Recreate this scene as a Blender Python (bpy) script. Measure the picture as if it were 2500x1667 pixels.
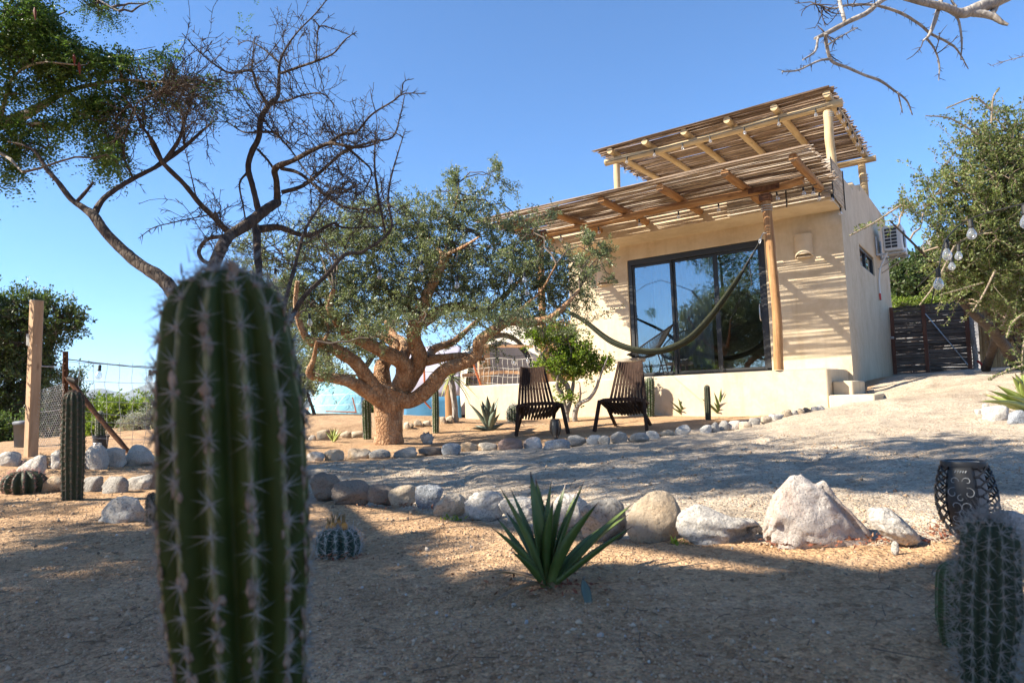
import bpy, math, random
import numpy as np
from mathutils import Vector, Matrix, Quaternion
from mathutils import noise as mnoise

rng = np.random.default_rng(11)
random.seed(11)
scene = bpy.context.scene
COL = scene.collection
for _o in list(bpy.data.objects):
    bpy.data.objects.remove(_o)

# ------------------------------------------------------------------ camera
# World axes: X along the house front, Y into the house, Z up.
CZ = 0.45                                  # camera height
YAW, PITCH, ROLL, FPX = 0.6183, 0.0858, -0.0333, 1680.0
CX, CY = 1250.0, 833.5
_d = np.array([-math.sin(YAW) * math.cos(PITCH), math.cos(YAW) * math.cos(PITCH), math.sin(PITCH)])
_r = np.array([math.cos(YAW), math.sin(YAW), 0.0])
_u = np.cross(_r, _d)
CR = math.cos(ROLL) * _r + math.sin(ROLL) * _u
CU = -math.sin(ROLL) * _r + math.cos(ROLL) * _u
CD = _d
CAM = np.array([0.0, 0.0, CZ])
cam_data = bpy.data.cameras.new("camera")
cam = bpy.data.objects.new("camera", cam_data)
COL.objects.link(cam)
m = Matrix.Identity(4)
for i in range(3):
    m[i][0], m[i][1], m[i][2], m[i][3] = CR[i], CU[i], -CD[i], CAM[i]
cam.matrix_world = m
cam_data.sensor_width = 36.0
cam_data.lens = FPX / 2500.0 * 36.0
cam_data.clip_start = 0.03
cam_data.clip_end = 40000.0
cam_data.dof.use_dof = True
cam_data.dof.focus_distance = 7.0
cam_data.dof.aperture_fstop = 8.5
scene.camera = cam

# ------------------------------------------------------------------ sky, sun, exposure
SUN_EL = math.radians(37.0)
SUN_TRAVEL = np.array([0.662, 0.75])        # direction the light travels over the ground
SUN_TRAVEL = SUN_TRAVEL / np.linalg.norm(SUN_TRAVEL)
SUN_DIR = np.array([SUN_TRAVEL[0] * math.cos(SUN_EL), SUN_TRAVEL[1] * math.cos(SUN_EL), -math.sin(SUN_EL)])
world = bpy.data.worlds.new("World")
scene.world = world
world.use_nodes = True
wn = world.node_tree.nodes
wl = world.node_tree.links
wn.clear()
w_out = wn.new("ShaderNodeOutputWorld")
w_bg = wn.new("ShaderNodeBackground")
w_sky = wn.new("ShaderNodeTexSky")
w_sky.sky_type = 'NISHITA'
w_sky.sun_disc = False
w_sky.sun_elevation = SUN_EL
w_sky.sun_rotation = math.atan2(-SUN_DIR[0], -SUN_DIR[1])
w_sky.altitude = 0.0
w_sky.air_density = 0.85
w_sky.dust_density = 0.0
w_sky.ozone_density = 10.0
w_bg.inputs[1].default_value = 0.095
w_wb = wn.new("ShaderNodeMix")
w_wb.data_type = 'RGBA'
w_wb.blend_type = 'MULTIPLY'
w_wb.inputs[0].default_value = 1.0
w_wb.inputs[7].default_value = (0.92, 1.02, 0.97, 1.0)     # the photograph's warm white balance
wl.new(w_sky.outputs[0], w_wb.inputs[6])
wl.new(w_wb.outputs[2], w_bg.inputs[0])
wl.new(w_bg.outputs[0], w_out.inputs[0])
sun_data = bpy.data.lights.new("sun", 'SUN')
sun_data.energy = 4.7
sun_data.angle = math.radians(0.5)
sun_data.color = (1.0, 0.91, 0.76)
sun = bpy.data.objects.new("sun", sun_data)
COL.objects.link(sun)
sun.location = (-8, -8, 12)
sun.rotation_euler = Vector(SUN_DIR).to_track_quat('-Z', 'Y').to_euler()
vs = scene.view_settings
vs.view_transform = 'Standard'
vs.look = 'None'
vs.exposure = 1.55
vs.gamma = 1.0
vs.use_curve_mapping = False
cy = scene.cycles
cy.max_bounces = 8
cy.diffuse_bounces = 4
cy.glossy_bounces = 3
cy.transmission_bounces = 6
cy.transparent_max_bounces = 12
cy.caustics_reflective = False
cy.caustics_refractive = False
cy.use_denoising = True
cy.sample_clamp_indirect = 6.0

# ------------------------------------------------------------------ pixel / ground helpers
def ray(px, py):
    return CD + (px - CX) / FPX * CR - (py - CY) / FPX * CU

def at(px, py, dep):
    """point seen at photograph pixel (px, py), dep metres in front of the camera plane"""
    return CAM + dep * ray(px, py)

def on_z(px, py, zr):
    k = ray(px, py)
    return CAM + k * (zr / k[2])

def on_v(px, py, v):
    k = ray(px, py)
    return CAM + k * (v / k[1])

def depth_of(p):
    return float((np.asarray(p) - CAM) @ CD)

# ground control points: pixel and height relative to the camera
_gc = [(1250, 1667, -.43), (0, 1667, -.46), (2500, 1667, -.39), (600, 1667, -.45), (1330, 1430, -.43), (2420, 1345, -.385),
       (2000, 1325, -.40), (1700, 1330, -.41), (1240, 1265, -.44), (860, 1230, -.46), (400, 1400, -.46), (180, 1222, -.45),
       (40, 1212, -.45), (330, 1135, -.42), (80, 1112, -.33), (760, 1125, -.49), (895, 1085, -.45), (1300, 1090, -.47),
       (1265, 1067, -.45), (1560, 1053, -.42), (1690, 1058, -.42), (1850, 1020, -.33), (1128, 1032, -.37), (1564, 1015, -.29),
       (2010, 998, -.246), (2140, 978, -.135), (2188, 918, .235), (2375, 905, .28), (2250, 960, -.08), (2200, 935, .066),
       (2420, 1030, -.30), (2500, 1005, -.24), (2300, 1080, -.36), (2000, 1100, -.38), (1600, 1150, -.42), (1000, 1160, -.47),
       (760, 1009, -.108), (1000, 1020, -.2), (850, 1058, -.36), (100, 1088, -.35), (300, 1078, -.34), (1050, 1057, -.40)]
_gp = [tuple(CAM[:2] + (ray(a, b) * (z / ray(a, b)[2]))[:2]) + (z,) for a, b, z in _gc]
_gp += [(2450 and x, y, z) for x, y, z in [(.9, 9.5, .02), (1.5, 12, .2), (0, 14, .28), (3, 16, .5), (-1.79, 16, .24), (-4, 18, .1), (-9, 12, -.34),
        (-9.5, 14, -.25), (-14, 6, -.4), (-12, 2, -.4), (-8, -2, -.45), (-3, -3, -.45), (2, -3, -.42), (4, 2, -.36), (5, 6, -.15), (6, -6, -.4),
        (-6, -8, -.45), (-16, 12, -.35), (-12, 18, -.2), (8, 12, .2), (-22, 4, -.45), (-20, 20, -.4), (-8, 24, 0), (4, 24, .6), (14, 4, 0), (0, -14, -.4), (-14, -10, -.45)]]
_gp = np.array(_gp)

def _tps(r2):
    return 0.5 * r2 * np.log(r2 + 1e-9)

_n = len(_gp)
_A = np.zeros((_n + 3, _n + 3))
_dd = ((_gp[:, None, :2] - _gp[None, :, :2]) ** 2).sum(-1)
_A[:_n, :_n] = _tps(_dd) + 0.05 * np.eye(_n)
_A[:_n, _n] = 1
_A[:_n, _n + 1:] = _gp[:, :2]
_A[_n:, :_n] = _A[:_n, _n:].T
_w = np.linalg.solve(_A, np.concatenate([_gp[:, 2], np.zeros(3)]))

def ground_np(x, y):
    x = np.asarray(x, float)
    y = np.asarray(y, float)
    sh = x.shape
    xf, yf = x.ravel(), y.ravel()
    out = np.empty(xf.shape)
    for s in range(0, len(xf), 20000):
        xs, ys = xf[s:s + 20000], yf[s:s + 20000]
        r2 = (xs[:, None] - _gp[None, :, 0]) ** 2 + (ys[:, None] - _gp[None, :, 1]) ** 2
        z = _tps(r2) @ _w[:_n] + _w[_n] + _w[_n + 1] * xs + _w[_n + 2] * ys
        R = np.sqrt(xs ** 2 + ys ** 2)
        t = np.clip((R - 17) / 14, 0, 1)
        t = t * t * (3 - 2 * t)
        out[s:s + 20000] = CZ + z * (1 - t) - 0.42 * t
    return out.reshape(sh)

def gz(x, y):
    return float(ground_np(np.array([x]), np.array([y]))[0])

def G(px, py):
    """ground point under photograph pixel"""
    k = ray(px, py)
    t = np.concatenate([np.arange(0.6, 12, 0.02), np.arange(12, 60, 0.1)])
    p = CAM[None] + t[:, None] * k[None]
    h = p[:, 2] - ground_np(p[:, 0], p[:, 1])
    i = np.argmax(h < 0) if (h < 0).any() else len(t) - 1
    if i > 0 and h[i] < 0:
        f = h[i - 1] / (h[i - 1] - h[i])
        q = p[i - 1] * (1 - f) + p[i] * f
    else:
        q = p[i]
    return q

# ------------------------------------------------------------------ mesh helpers
class MB:
    def __init__(self):
        self.v, self.f, self.a, self.n = [], [], [], 0

    def add(self, V, F, a=None):
        V = np.asarray(V, float).reshape(-1, 3)
        if isinstance(F, np.ndarray):
            if len(F):
                self.f.append(F + self.n)
        else:
            byk = {}
            for q in F:
                byk.setdefault(len(q), []).append(q)
            for k in byk:
                self.f.append(np.array(byk[k], int) + self.n)
        self.v.append(V)
        self.a.append(np.zeros(len(V)) if a is None else np.broadcast_to(np.asarray(a, float), (len(V),)))
        self.n += len(V)
        return self

    def mesh(self, name, mat, off=(0, 0, 0), smooth=True):
        me = bpy.data.meshes.new(name)
        V = np.concatenate(self.v) - np.asarray(off, float)
        me.vertices.add(len(V))
        me.vertices.foreach_set("co", V.ravel().astype(np.float32))
        loops = np.concatenate([f.ravel() for f in self.f])
        sizes = np.concatenate([np.full(len(f), f.shape[1]) for f in self.f])
        starts = np.concatenate([[0], np.cumsum(sizes)[:-1]])
        me.loops.add(len(loops))
        me.loops.foreach_set("vertex_index", loops.astype(np.int32))
        me.polygons.add(len(sizes))
        me.polygons.foreach_set("loop_start", starts.astype(np.int32))
        if smooth:
            me.polygons.foreach_set("use_smooth", np.ones(len(sizes), bool))
        A = np.concatenate(self.a)
        if np.any(A != 0):
            at_ = me.attributes.new("tone", 'FLOAT', 'POINT')
            at_.data.foreach_set("value", A.astype(np.float32))
        me.update(calc_edges=True)
        me.validate()
        if mat:
            me.materials.append(mat)
        if smooth == 'auto':
            try:
                me.set_sharp_from_angle(angle=math.radians(40))
            except Exception:
                pass
        return me

    def build(self, name, mat, parent=None, loc=None, smooth='auto'):
        off = np.zeros(3)
        p = parent
        while p is not None:
            off = off + np.array(p.location)
            p = p.parent
        if loc is not None:
            off = off + np.asarray(loc, float) if parent is None else off
        o = bpy.data.objects.new(name, self.mesh(name, mat, off, smooth))
        COL.objects.link(o)
        if parent is not None:
            o.parent = parent
        elif loc is not None:
            o.location = loc
        return o

def tag(o, label=None, cat=None, group=None, kind=None):
    if label: o["label"] = label
    if cat: o["category"] = cat
    if group: o["group"] = group
    if kind: o["kind"] = kind
    return o

def thing(name, label, cat, loc=(0, 0, 0), group=None):
    o = bpy.data.objects.new(name, None)
    o.empty_display_size = 0.1
    COL.objects.link(o)
    o.location = loc
    return tag(o, label, cat, group)

def copy_tree(o, parent=None):
    c = o.copy()
    COL.objects.link(c)
    if parent is not None:
        c.parent = parent
    for ch in list(o.children):
        copy_tree(ch, c)
    return c

def rotz(a):
    c, s = math.cos(a), math.sin(a)
    return np.array([[c, -s, 0], [s, c, 0], [0, 0, 1.0]])

def box(mb, c, size, R=None, bev=0.004, a=None):
    """chamfered box"""
    hx, hy, hz = [s / 2 for s in size]
    b = min(bev, hx * .6, hy * .6, hz * .6)
    V, idx = [], {}
    for sx in (-1, 1):
        for sy in (-1, 1):
            for sz in (-1, 1):
                for k in range(3):
                    p = [sx * (hx - b), sy * (hy - b), sz * (hz - b)]
                    p[k] = (sx, sy, sz)[k] * (hx, hy, hz)[k]
                    idx[(sx, sy, sz, k)] = len(V)
                    V.append(p)
    F = []
    for k in range(3):
        i, j = (k + 1) % 3, (k + 2) % 3
        for s in (-1, 1):
            q = []
            for a1, b1 in ((-1, -1), (1, -1), (1, 1), (-1, 1)):
                t = [0, 0, 0]
                t[k], t[i], t[j] = s, a1, b1
                q.append(idx[(t[0], t[1], t[2], k)])
            F.append(q if s > 0 else q[::-1])
        for a1 in (-1, 1):
            for b1 in (-1, 1):
                t0, t1 = [0, 0, 0], [0, 0, 0]
                t0[i] = t1[i] = a1
                t0[j] = t1[j] = b1
                t0[k], t1[k] = -1, 1
                q = [idx[tuple(t0) + (i,)], idx[tuple(t1) + (i,)], idx[tuple(t1) + (j,)], idx[tuple(t0) + (j,)]]
                F.append(q if a1 * b1 < 0 else q[::-1])
    for sx in (-1, 1):
        for sy in (-1, 1):
            for sz in (-1, 1):
                q = [idx[(sx, sy, sz, 0)], idx[(sx, sy, sz, 1)], idx[(sx, sy, sz, 2)]]
                F.append(q if sx * sy * sz > 0 else q[::-1])
    V = np.array(V)
    if R is not None:
        V = V @ np.asarray(R).T
    return mb.add(V + np.asarray(c, float), F, a)

def frames(P):
    P = np.asarray(P, float)
    T = np.gradient(P, axis=0)
    T /= np.linalg.norm(T, axis=1)[:, None] + 1e-12
    up = np.array([0, 0, 1.0]) if abs(T[0][2]) < .9 else np.array([1.0, 0, 0])
    n = np.cross(T[0], up)
    n /= np.linalg.norm(n)
    Ns = [n]
    for i in range(1, len(P)):
        n = Ns[-1] - T[i] * (Ns[-1] @ T[i])
        n /= np.linalg.norm(n) + 1e-12
        Ns.append(n)
    Ns = np.array(Ns)
    return T, Ns, np.cross(T, Ns)

def tube(mb, P, r, sides=8, cap=True, jit=0.0, tone=None, prof=None):
    P = np.asarray(P, float)
    r = np.broadcast_to(np.asarray(r, float), (len(P),))
    T, Nn, B = frames(P)
    th = np.arange(sides) * 2 * math.pi / sides
    rr = r[:, None] * np.ones(sides)[None]
    if jit:
        rr = rr * (1 + jit * (rng.random((len(P), sides)) - .5) * 2)
    if prof is not None:
        rr = rr * prof[None]
    V = P[:, None] + rr[:, :, None] * (np.cos(th)[None, :, None] * Nn[:, None] + np.sin(th)[None, :, None] * B[:, None])
    n = len(P)
    i = np.arange(n - 1)[:, None] * sides
    j = np.arange(sides)[None]
    j2 = (j + 1) % sides
    F = np.stack([i + j, i + j2, i + sides + j2, i + sides + j], -1).reshape(-1, 4)
    tn = None
    if tone is not None:
        tn = np.repeat(np.broadcast_to(np.asarray(tone, float), (n,)), sides)
    mb.add(V.reshape(-1, 3), F, tn)
    if cap:
        mb.add(V[0], [list(range(sides))[::-1]], None if tone is None else tn[:sides])
        mb.add(V[-1], [list(range(sides))], None if tone is None else tn[-sides:])
    return mb

def lathe(mb, prof, n=24, c=(0, 0, 0), axis=None, cap=True, tone=None):
    """prof: list of (radius, height)"""
    prof = np.array(prof, float)
    th = np.arange(n) * 2 * math.pi / n
    V = np.stack([prof[:, 0:1] * np.cos(th), prof[:, 0:1] * np.sin(th), prof[:, 1:2] * np.ones(n)], -1).reshape(-1, 3)
    if axis is not None:
        q = Vector((0, 0, 1)).rotation_difference(Vector(axis)).to_matrix()
        V = V @ np.array(q).T
    k = len(prof)
    i = np.arange(k - 1)[:, None] * n
    j = np.arange(n)[None]
    j2 = (j + 1) % n
    F = np.stack([i + j, i + j2, i + n + j2, i + n + j], -1).reshape(-1, 4)
    mb.add(V + np.asarray(c, float), F, tone)
    return mb

def smooth_path(P, r=None, per=6):
    P = np.asarray(P, float)
    if len(P) < 3:
        t = np.linspace(0, 1, per + 1)[:, None]
        Q = P[0] * (1 - t) + P[-1] * t
        return (Q, None if r is None else np.interp(np.linspace(0, 1, per + 1), [0, 1], [r[0], r[-1]]))
    E = np.vstack([2 * P[0] - P[1], P, 2 * P[-1] - P[-2]])
    out = []
    for i in range(len(P) - 1):
        p0, p1, p2, p3 = E[i], E[i + 1], E[i + 2], E[i + 3]
        for t in np.arange(per) / per:
            out.append(0.5 * ((2 * p1) + (-p0 + p2) * t + (2 * p0 - 5 * p1 + 4 * p2 - p3) * t * t + (-p0 + 3 * p1 - 3 * p2 + p3) * t ** 3))
    out.append(P[-1])
    rr = None
    if r is not None:
        rr = np.interp(np.arange(len(out)) / per, np.arange(len(P)), r)
    return np.array(out), rr

def catenary(a, b, sag, n=16):
    a, b = np.asarray(a, float), np.asarray(b, float)
    t = np.linspace(0, 1, n)[:, None]
    P = a * (1 - t) + b * t
    P[:, 2] -= (4 * sag * t * (1 - t))[:, 0]
    return P

def nrm(a):
    return a / (np.linalg.norm(a, axis=-1, keepdims=True) + 1e-12)

# vectorised 2-D gradient-free value noise
_perm = rng.random((256, 256))
def vnoise(x, y):
    xi, yi = np.floor(x).astype(int), np.floor(y).astype(int)
    fx, fy = x - xi, y - yi
    fx = fx * fx * (3 - 2 * fx)
    fy = fy * fy * (3 - 2 * fy)
    g = lambda a, b: _perm[a & 255, b & 255]
    return (g(xi, yi) * (1 - fx) + g(xi + 1, yi) * fx) * (1 - fy) + (g(xi, yi + 1) * (1 - fx) + g(xi + 1, yi + 1) * fx) * fy - .5

# ------------------------------------------------------------------ material helpers
class NT:
    def __init__(self, name):
        self.m = bpy.data.materials.new(name)
        self.m.use_nodes = True
        self.t = self.m.node_tree
        self.t.nodes.clear()
        self.out = self.t.nodes.new("ShaderNodeOutputMaterial")

    def n(self, typ, props=None, **inp):
        nd = self.t.nodes.new("ShaderNode" + typ)
        for k, v in (props or {}).items():
            setattr(nd, k, v)
        for k, v in inp.items():
            key = int(k[1:]) if k[0] == 'i' and k[1:].isdigit() else k.replace('_', ' ')
            self.set(nd, key, v)
        return nd

    def set(self, nd, key, v):
        s = nd.inputs[key]
        if isinstance(v, bpy.types.NodeSocket):
            self.t.links.new(v, s)
        elif isinstance(v, bpy.types.Node):
            self.t.links.new(v.outputs[0], s)
        else:
            if isinstance(v, tuple) and len(v) == 3 and s.type == 'RGBA':
                v = v + (1,)
            s.default_value = v

    def ramp(self, fac, stops, interp='LINEAR'):
        nd = self.t.nodes.new("ShaderNodeValToRGB")
        nd.color_ramp.interpolation = interp
        el = nd.color_ramp.elements
        while len(el) < len(stops):
            el.new(0.5)
        for e, (p, c) in zip(el, stops):
            e.position = p
            e.color = tuple(c) + (1,) if len(c) == 3 else c
        self.t.links.new(fac, nd.inputs[0])
        return nd.outputs[0]

    def mix(self, f, a, b, typ='MIX'):
        nd = self.t.nodes.new("ShaderNodeMix")
        nd.data_type = 'RGBA'
        nd.blend_type = typ
        for k, v in ((0, f), (6, a), (7, b)):
            self.set(nd, k, v)
        return nd.outputs[2]

    def math(self, op, a, b=0.0, c=None, clamp=False):
        nd = self.t.nodes.new("ShaderNodeMath")
        nd.operation = op
        nd.use_clamp = clamp
        self.set(nd, 0, a)
        self.set(nd, 1, b)
        if c is not None:
            self.set(nd, 2, c)
        return nd.outputs[0]

    def coord(self, scale=(1, 1, 1), rnd=True):
        tc = self.n("TexCoord")
        v = tc.outputs["Object"]
        if rnd:
            oi = self.n("ObjectInfo")
            mp0 = self.n("Mapping")
            self.t.links.new(v, mp0.inputs[0])
            cmb = self.n("CombineXYZ")
            r = self.math('MULTIPLY', oi.outputs["Random"], 37.0)
            self.t.links.new(r, cmb.inputs[0])
            self.t.links.new(r, cmb.inputs[1])
            self.t.links.new(cmb.outputs[0], mp0.inputs["Location"])
            v = mp0.outputs[0]
        mp = self.n("Mapping")
        mp.inputs["Scale"].default_value = scale
        self.t.links.new(v, mp.inputs[0])
        return mp.outputs[0]

    def noise(self, vec, scale, detail=5, rough=.6, dist=0.0):
        nd = self.n("TexNoise", Vector=vec, Scale=scale, Detail=detail, Roughness=rough, Distortion=dist)
        return nd.outputs[0]

    def voro(self, vec, scale, feature='F1', out=0, rand=1.0):
        nd = self.n("TexVoronoi", {"feature": feature}, Vector=vec, Scale=scale, Randomness=rand)
        return nd.outputs[out]

    def bump(self, h, strength=.4, dist=.01, normal=None):
        nd = self.n("Bump", Height=h, Strength=strength, Distance=dist)
        if normal is not None:
            self.t.links.new(normal, nd.inputs["Normal"])
        return nd.outputs[0]

    def bsdf(self, color, rough=.7, normal=None, spec=.3, metal=0.0, **kw):
        b = self.n("BsdfPrincipled")
        self.set(b, "Base Color", color)
        self.set(b, "Roughness", rough)
        self.set(b, "Metallic", metal)
        self.set(b, "Specular IOR Level", spec)
        for k, v in kw.items():
            self.set(b, k.replace('_', ' '), v)
        if normal is not None:
            self.t.links.new(normal, b.inputs["Normal"])
        self.t.links.new(b.outputs[0], self.out.inputs[0])
        return b

def sc(c, k):
    return tuple(min(1, x * k) for x in c)

def simple_mat(name, color, rough=.6, metal=0.0, spec=.3, var=.12, scale=8.0, bump=.15, bscale=60.0, bdist=.004):
    t = NT(name)
    v = t.coord()
    f = t.noise(v, scale)
    c = t.ramp(f, [(.3, sc(color, 1 - var)), (.7, sc(color, 1 + var))])
    nm = t.bump(t.noise(v, bscale, 4), bump, bdist) if bump else None
    t.bsdf(c, rough, nm, spec, metal)
    return t.m

def stone_mat(name, base, stain, speck=.5, stain_amt=.45, grain=140.0):
    t = NT(name)
    v = t.coord()
    big = t.noise(v, 6.0, 5, .6, .4)
    c = t.ramp(big, [(.3, sc(base, .8)), (.55, base), (.75, sc(base, 1.12))])
    st = t.ramp(t.noise(v, 4.3, 6, .65, .8), [(1 - stain_amt - .08, (0, 0, 0)), (1 - stain_amt + .14, (1, 1, 1))])
    c = t.mix(t.math('MULTIPLY', st, .75), c, stain)
    sp = t.ramp(t.noise(v, grain, 3, .7), [(.52, (1, 1, 1)), (.66, (1 - speck, 1 - speck, 1 - speck))])
    c = t.mix(1.0, c, sp, 'MULTIPLY')
    w = t.ramp(t.noise(v, grain * .6, 2, .6), [(.6, (0, 0, 0)), (.72, (1, 1, 1))])
    c = t.mix(t.math('MULTIPLY', w, .3), c, sc(base, 1.35))
    cr = t.ramp(t.voro(v, 7.0, 'DISTANCE_TO_EDGE'), [(.0, (0, 0, 0)), (.02, (1, 1, 1))])
    h = t.math('ADD', t.noise(v, 30.0, 8, .7), t.math('MULTIPLY', cr, .05))
    nm = t.bump(h, 1.0, .022)
    nm = t.bump(t.noise(v, grain, 4, .7), .5, .004, nm)
    t.bsdf(c, .85, nm, .25)
    return t.m

def wood_mat(name, cols, axis='Z', rough=.7, grain=26.0, knots=True, bump=.5):
    t = NT(name)
    s = {'X': (.05, 1, 1), 'Y': (1, .05, 1), 'Z': (1, 1, .05)}[axis]
    v = t.coord(s)
    v2 = t.coord()
    g = t.noise(v, grain, 8, .65, .5)
    c = t.ramp(g, [(.28, cols[0]), (.5, cols[1]), (.72, cols[2])])
    lg = t.noise(v2, 3.2, 4)
    c = t.mix(t.math('MULTIPLY', t.ramp(lg, [(.4, (0, 0, 0)), (.7, (1, 1, 1))]), .5), c, cols[0])
    if knots:
        kn = t.ramp(t.voro(t.coord({'X': (.3, 1, 1), 'Y': (1, .3, 1), 'Z': (1, 1, .3)}[axis]), 9.0), [(.05, (1, 1, 1)), (.14, (0, 0, 0))])
        c = t.mix(t.math('MULTIPLY', kn, .8), c, sc(cols[0], .45))
    nm = t.bump(g, bump, .012)
    t.bsdf(c, rough, nm, .3)
    return t.m

def leaf_mat(name, cols, trans=.35, rough=.45, spec=.4):
    """cols dark, mid, light; variation per leaf"""
    t = NT(name)
    ge = t.n("NewGeometry")
    c = t.ramp(ge.outputs["Random Per Island"], [(0.0, cols[0]), (.45, cols[1]), (.85, cols[2]), (1.0, cols[3] if len(cols) > 3 else cols[2])])
    v = t.coord(rnd=False)
    f = t.ramp(t.noise(v, 2.2, 3), [(.35, (.75, .75, .75)), (.65, (1.2, 1.2, 1.15))])
    c = t.mix(1.0, c, f, 'MULTIPLY')
    b = t.bsdf(c, rough, None, spec)
    tr = t.n("BsdfTranslucent")
    t.set(tr, 0, t.mix(.5, c, (cols[2][0] * 1.4, cols[2][1] * 1.5, cols[2][2] * .7)))
    ms = t.n("MixShader")
    t.set(ms, 0, trans)
    t.t.links.new(b.outputs[0], ms.inputs[1])
    t.t.links.new(tr.outputs[0], ms.inputs[2])
    t.t.links.new(ms.outputs[0], t.out.inputs[0])
    return t.m

def bark_mat(name, cols, scale=22.0, bump=.9, dist=.02, axis=(1, 1, .35)):
    t = NT(name)
    v = t.coord(axis, False)
    vd = t.voro(v, scale, 'DISTANCE_TO_EDGE')
    n1 = t.noise(v, scale * .6, 8, .7, .6)
    c = t.ramp(n1, [(.25, cols[0]), (.45, cols[1]), (.6, cols[2]), (.78, cols[3])])
    big = t.noise(t.coord((1, 1, .5), False), scale * .16, 5, .65, .5)
    c = t.mix(t.ramp(big, [(.48, (0, 0, 0)), (.66, (.5, .5, .5))]), c, t.ramp(n1, [(.3, cols[1]), (.5, cols[3]), (.7, sc(cols[3], 1.15))]))
    f = t.ramp(vd, [(0, (.5, .5, .5)), (.1, (1, 1, 1))])
    c = t.mix(.5, c, f, 'MULTIPLY')
    h = t.math('ADD', t.math('MULTIPLY', t.ramp(vd, [(0, (0, 0, 0)), (.2, (1, 1, 1))]), .5), n1)
    nm = t.bump(h, bump, dist)
    nm = t.bump(t.noise(v, scale * 6, 4), .4, .004, nm)
    t.bsdf(c, .8, nm, .25)
    return t.m
def on_u(px, py, u):
    k = ray(px, py)
    return CAM + k * (u / k[0])

def Z(r):
    return CZ + r

# ------------------------------------------------------------------ materials
def ground_mat():
    t = NT("sand")
    v = t.coord(rnd=False)
    big = t.noise(v, .55, 5, .6)
    mid = t.noise(v, 4.5, 6, .65)
    c = t.ramp(mid, [(.22, (.35, .22, .125)), (.5, (.465, .305, .18)), (.78, (.56, .385, .25))])
    gry = t.ramp(big, [(.38, (0, 0, 0)), (.62, (1, 1, 1))])
    c = t.mix(t.math('MULTIPLY', gry, .25), c, (.46, .37, .275))
    pa = t.n("Attribute", {"attribute_name": "tone"})
    pf = t.ramp(t.math('ADD', pa.outputs["Fac"], t.math('MULTIPLY_ADD', mid, .5, -.25)), [(.35, (0, 0, 0)), (.65, (1, 1, 1))])
    c2 = t.ramp(mid, [(.25, (.36, .305, .24)), (.5, (.45, .385, .31)), (.78, (.54, .47, .385))])
    c = t.mix(pf, c, c2)
    pat = t.ramp(t.noise(v, 1.7, 6, .7, .6), [(.3, (.72, .70, .68)), (.5, (1, 1, 1)), (.7, (1.14, 1.13, 1.1))])
    c = t.mix(1.0, c, pat, 'MULTIPLY')
    vc = t.n("TexVoronoi", Vector=v, Scale=170.0)
    cell = t.n("SeparateColor")
    t.t.links.new(vc.outputs["Color"], cell.inputs[0])
    gr = t.ramp(cell.outputs[0], [(0, (.6, .55, .5)), (.3, (.9, .87, .84)), (.7, (1.06, 1.03, .98)), (1, (1.3, 1.27, 1.2))])
    c = t.mix(.8, c, gr, 'MULTIPLY')
    vc2 = t.n("TexVoronoi", Vector=v, Scale=60.0)
    cell2 = t.n("SeparateColor")
    t.t.links.new(vc2.outputs["Color"], cell2.inputs[0])
    gr2 = t.ramp(cell2.outputs[1], [(0, (.55, .50, .46)), (.18, (.95, .93, .9)), (.85, (1.04, 1.02, 1)), (1, (1.3, 1.27, 1.22))])
    c = t.mix(.8, c, gr2, 'MULTIPLY')
    h1 = t.math('MULTIPLY', vc.outputs["Distance"], -1.0)
    nm = t.bump(t.noise(v, 14.0, 6, .7), .5, .03)
    nm = t.bump(t.math('MULTIPLY', vc2.outputs["Distance"], -1.0), .55, .012, nm)
    nm = t.bump(h1, .7, .006, nm)
    t.bsdf(c, .95, nm, .1)
    return t.m

def plaster_mat():
    t = NT("cream_plaster")
    v = t.coord(rnd=False)
    n1 = t.noise(v, 1.6, 6, .65, .6)
    c = t.ramp(n1, [(.28, (.50, .39, .255)), (.5, (.60, .485, .335)), (.72, (.66, .55, .395))])
    n2 = t.noise(v, 7.0, 6, .7, 1.2)
    c = t.mix(t.math('MULTIPLY', t.ramp(n2, [(.48, (0, 0, 0)), (.68, (1, 1, 1))]), .5), c, (.69, .575, .43))
    n3 = t.noise(t.coord((3, 3, .35), False), 2.6, 5, .6)
    c = t.mix(t.math('MULTIPLY', t.ramp(n3, [(.5, (0, 0, 0)), (.72, (1, 1, 1))]), .42), c, (.44, .33, .20))
    # faint earthy splash stains low on the walls
    sx = t.n("SeparateXYZ")
    tc = t.n("TexCoord")
    t.t.links.new(tc.outputs["Object"], sx.inputs[0])
    low = t.math('SUBTRACT', 1.0, t.math('MULTIPLY', t.math('ADD', sx.outputs[2], -.05), 2.2), clamp=True)
    stn = t.math('MULTIPLY', low, t.ramp(t.noise(v, 3.0, 6, .7), [(.42, (0, 0, 0)), (.62, (1, 1, 1))]), clamp=True)
    c = t.mix(t.math('MULTIPLY', stn, .75), c, (.52, .36, .19))
    tr_ = t.noise(t.coord((1, 1, 1), False), 3.3, 3, .5, 2.5)
    c = t.mix(t.math('MULTIPLY', t.ramp(tr_, [(.46, (0, 0, 0)), (.5, (1, 1, 1)), (.54, (0, 0, 0))]), .12), c, (.46, .36, .24))
    nm = t.bump(n2, .12, .02)
    nm = t.bump(t.noise(v, 90, 4), .15, .003, nm)
    t.bsdf(c, .8, nm, .2)
    return t.m

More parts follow.
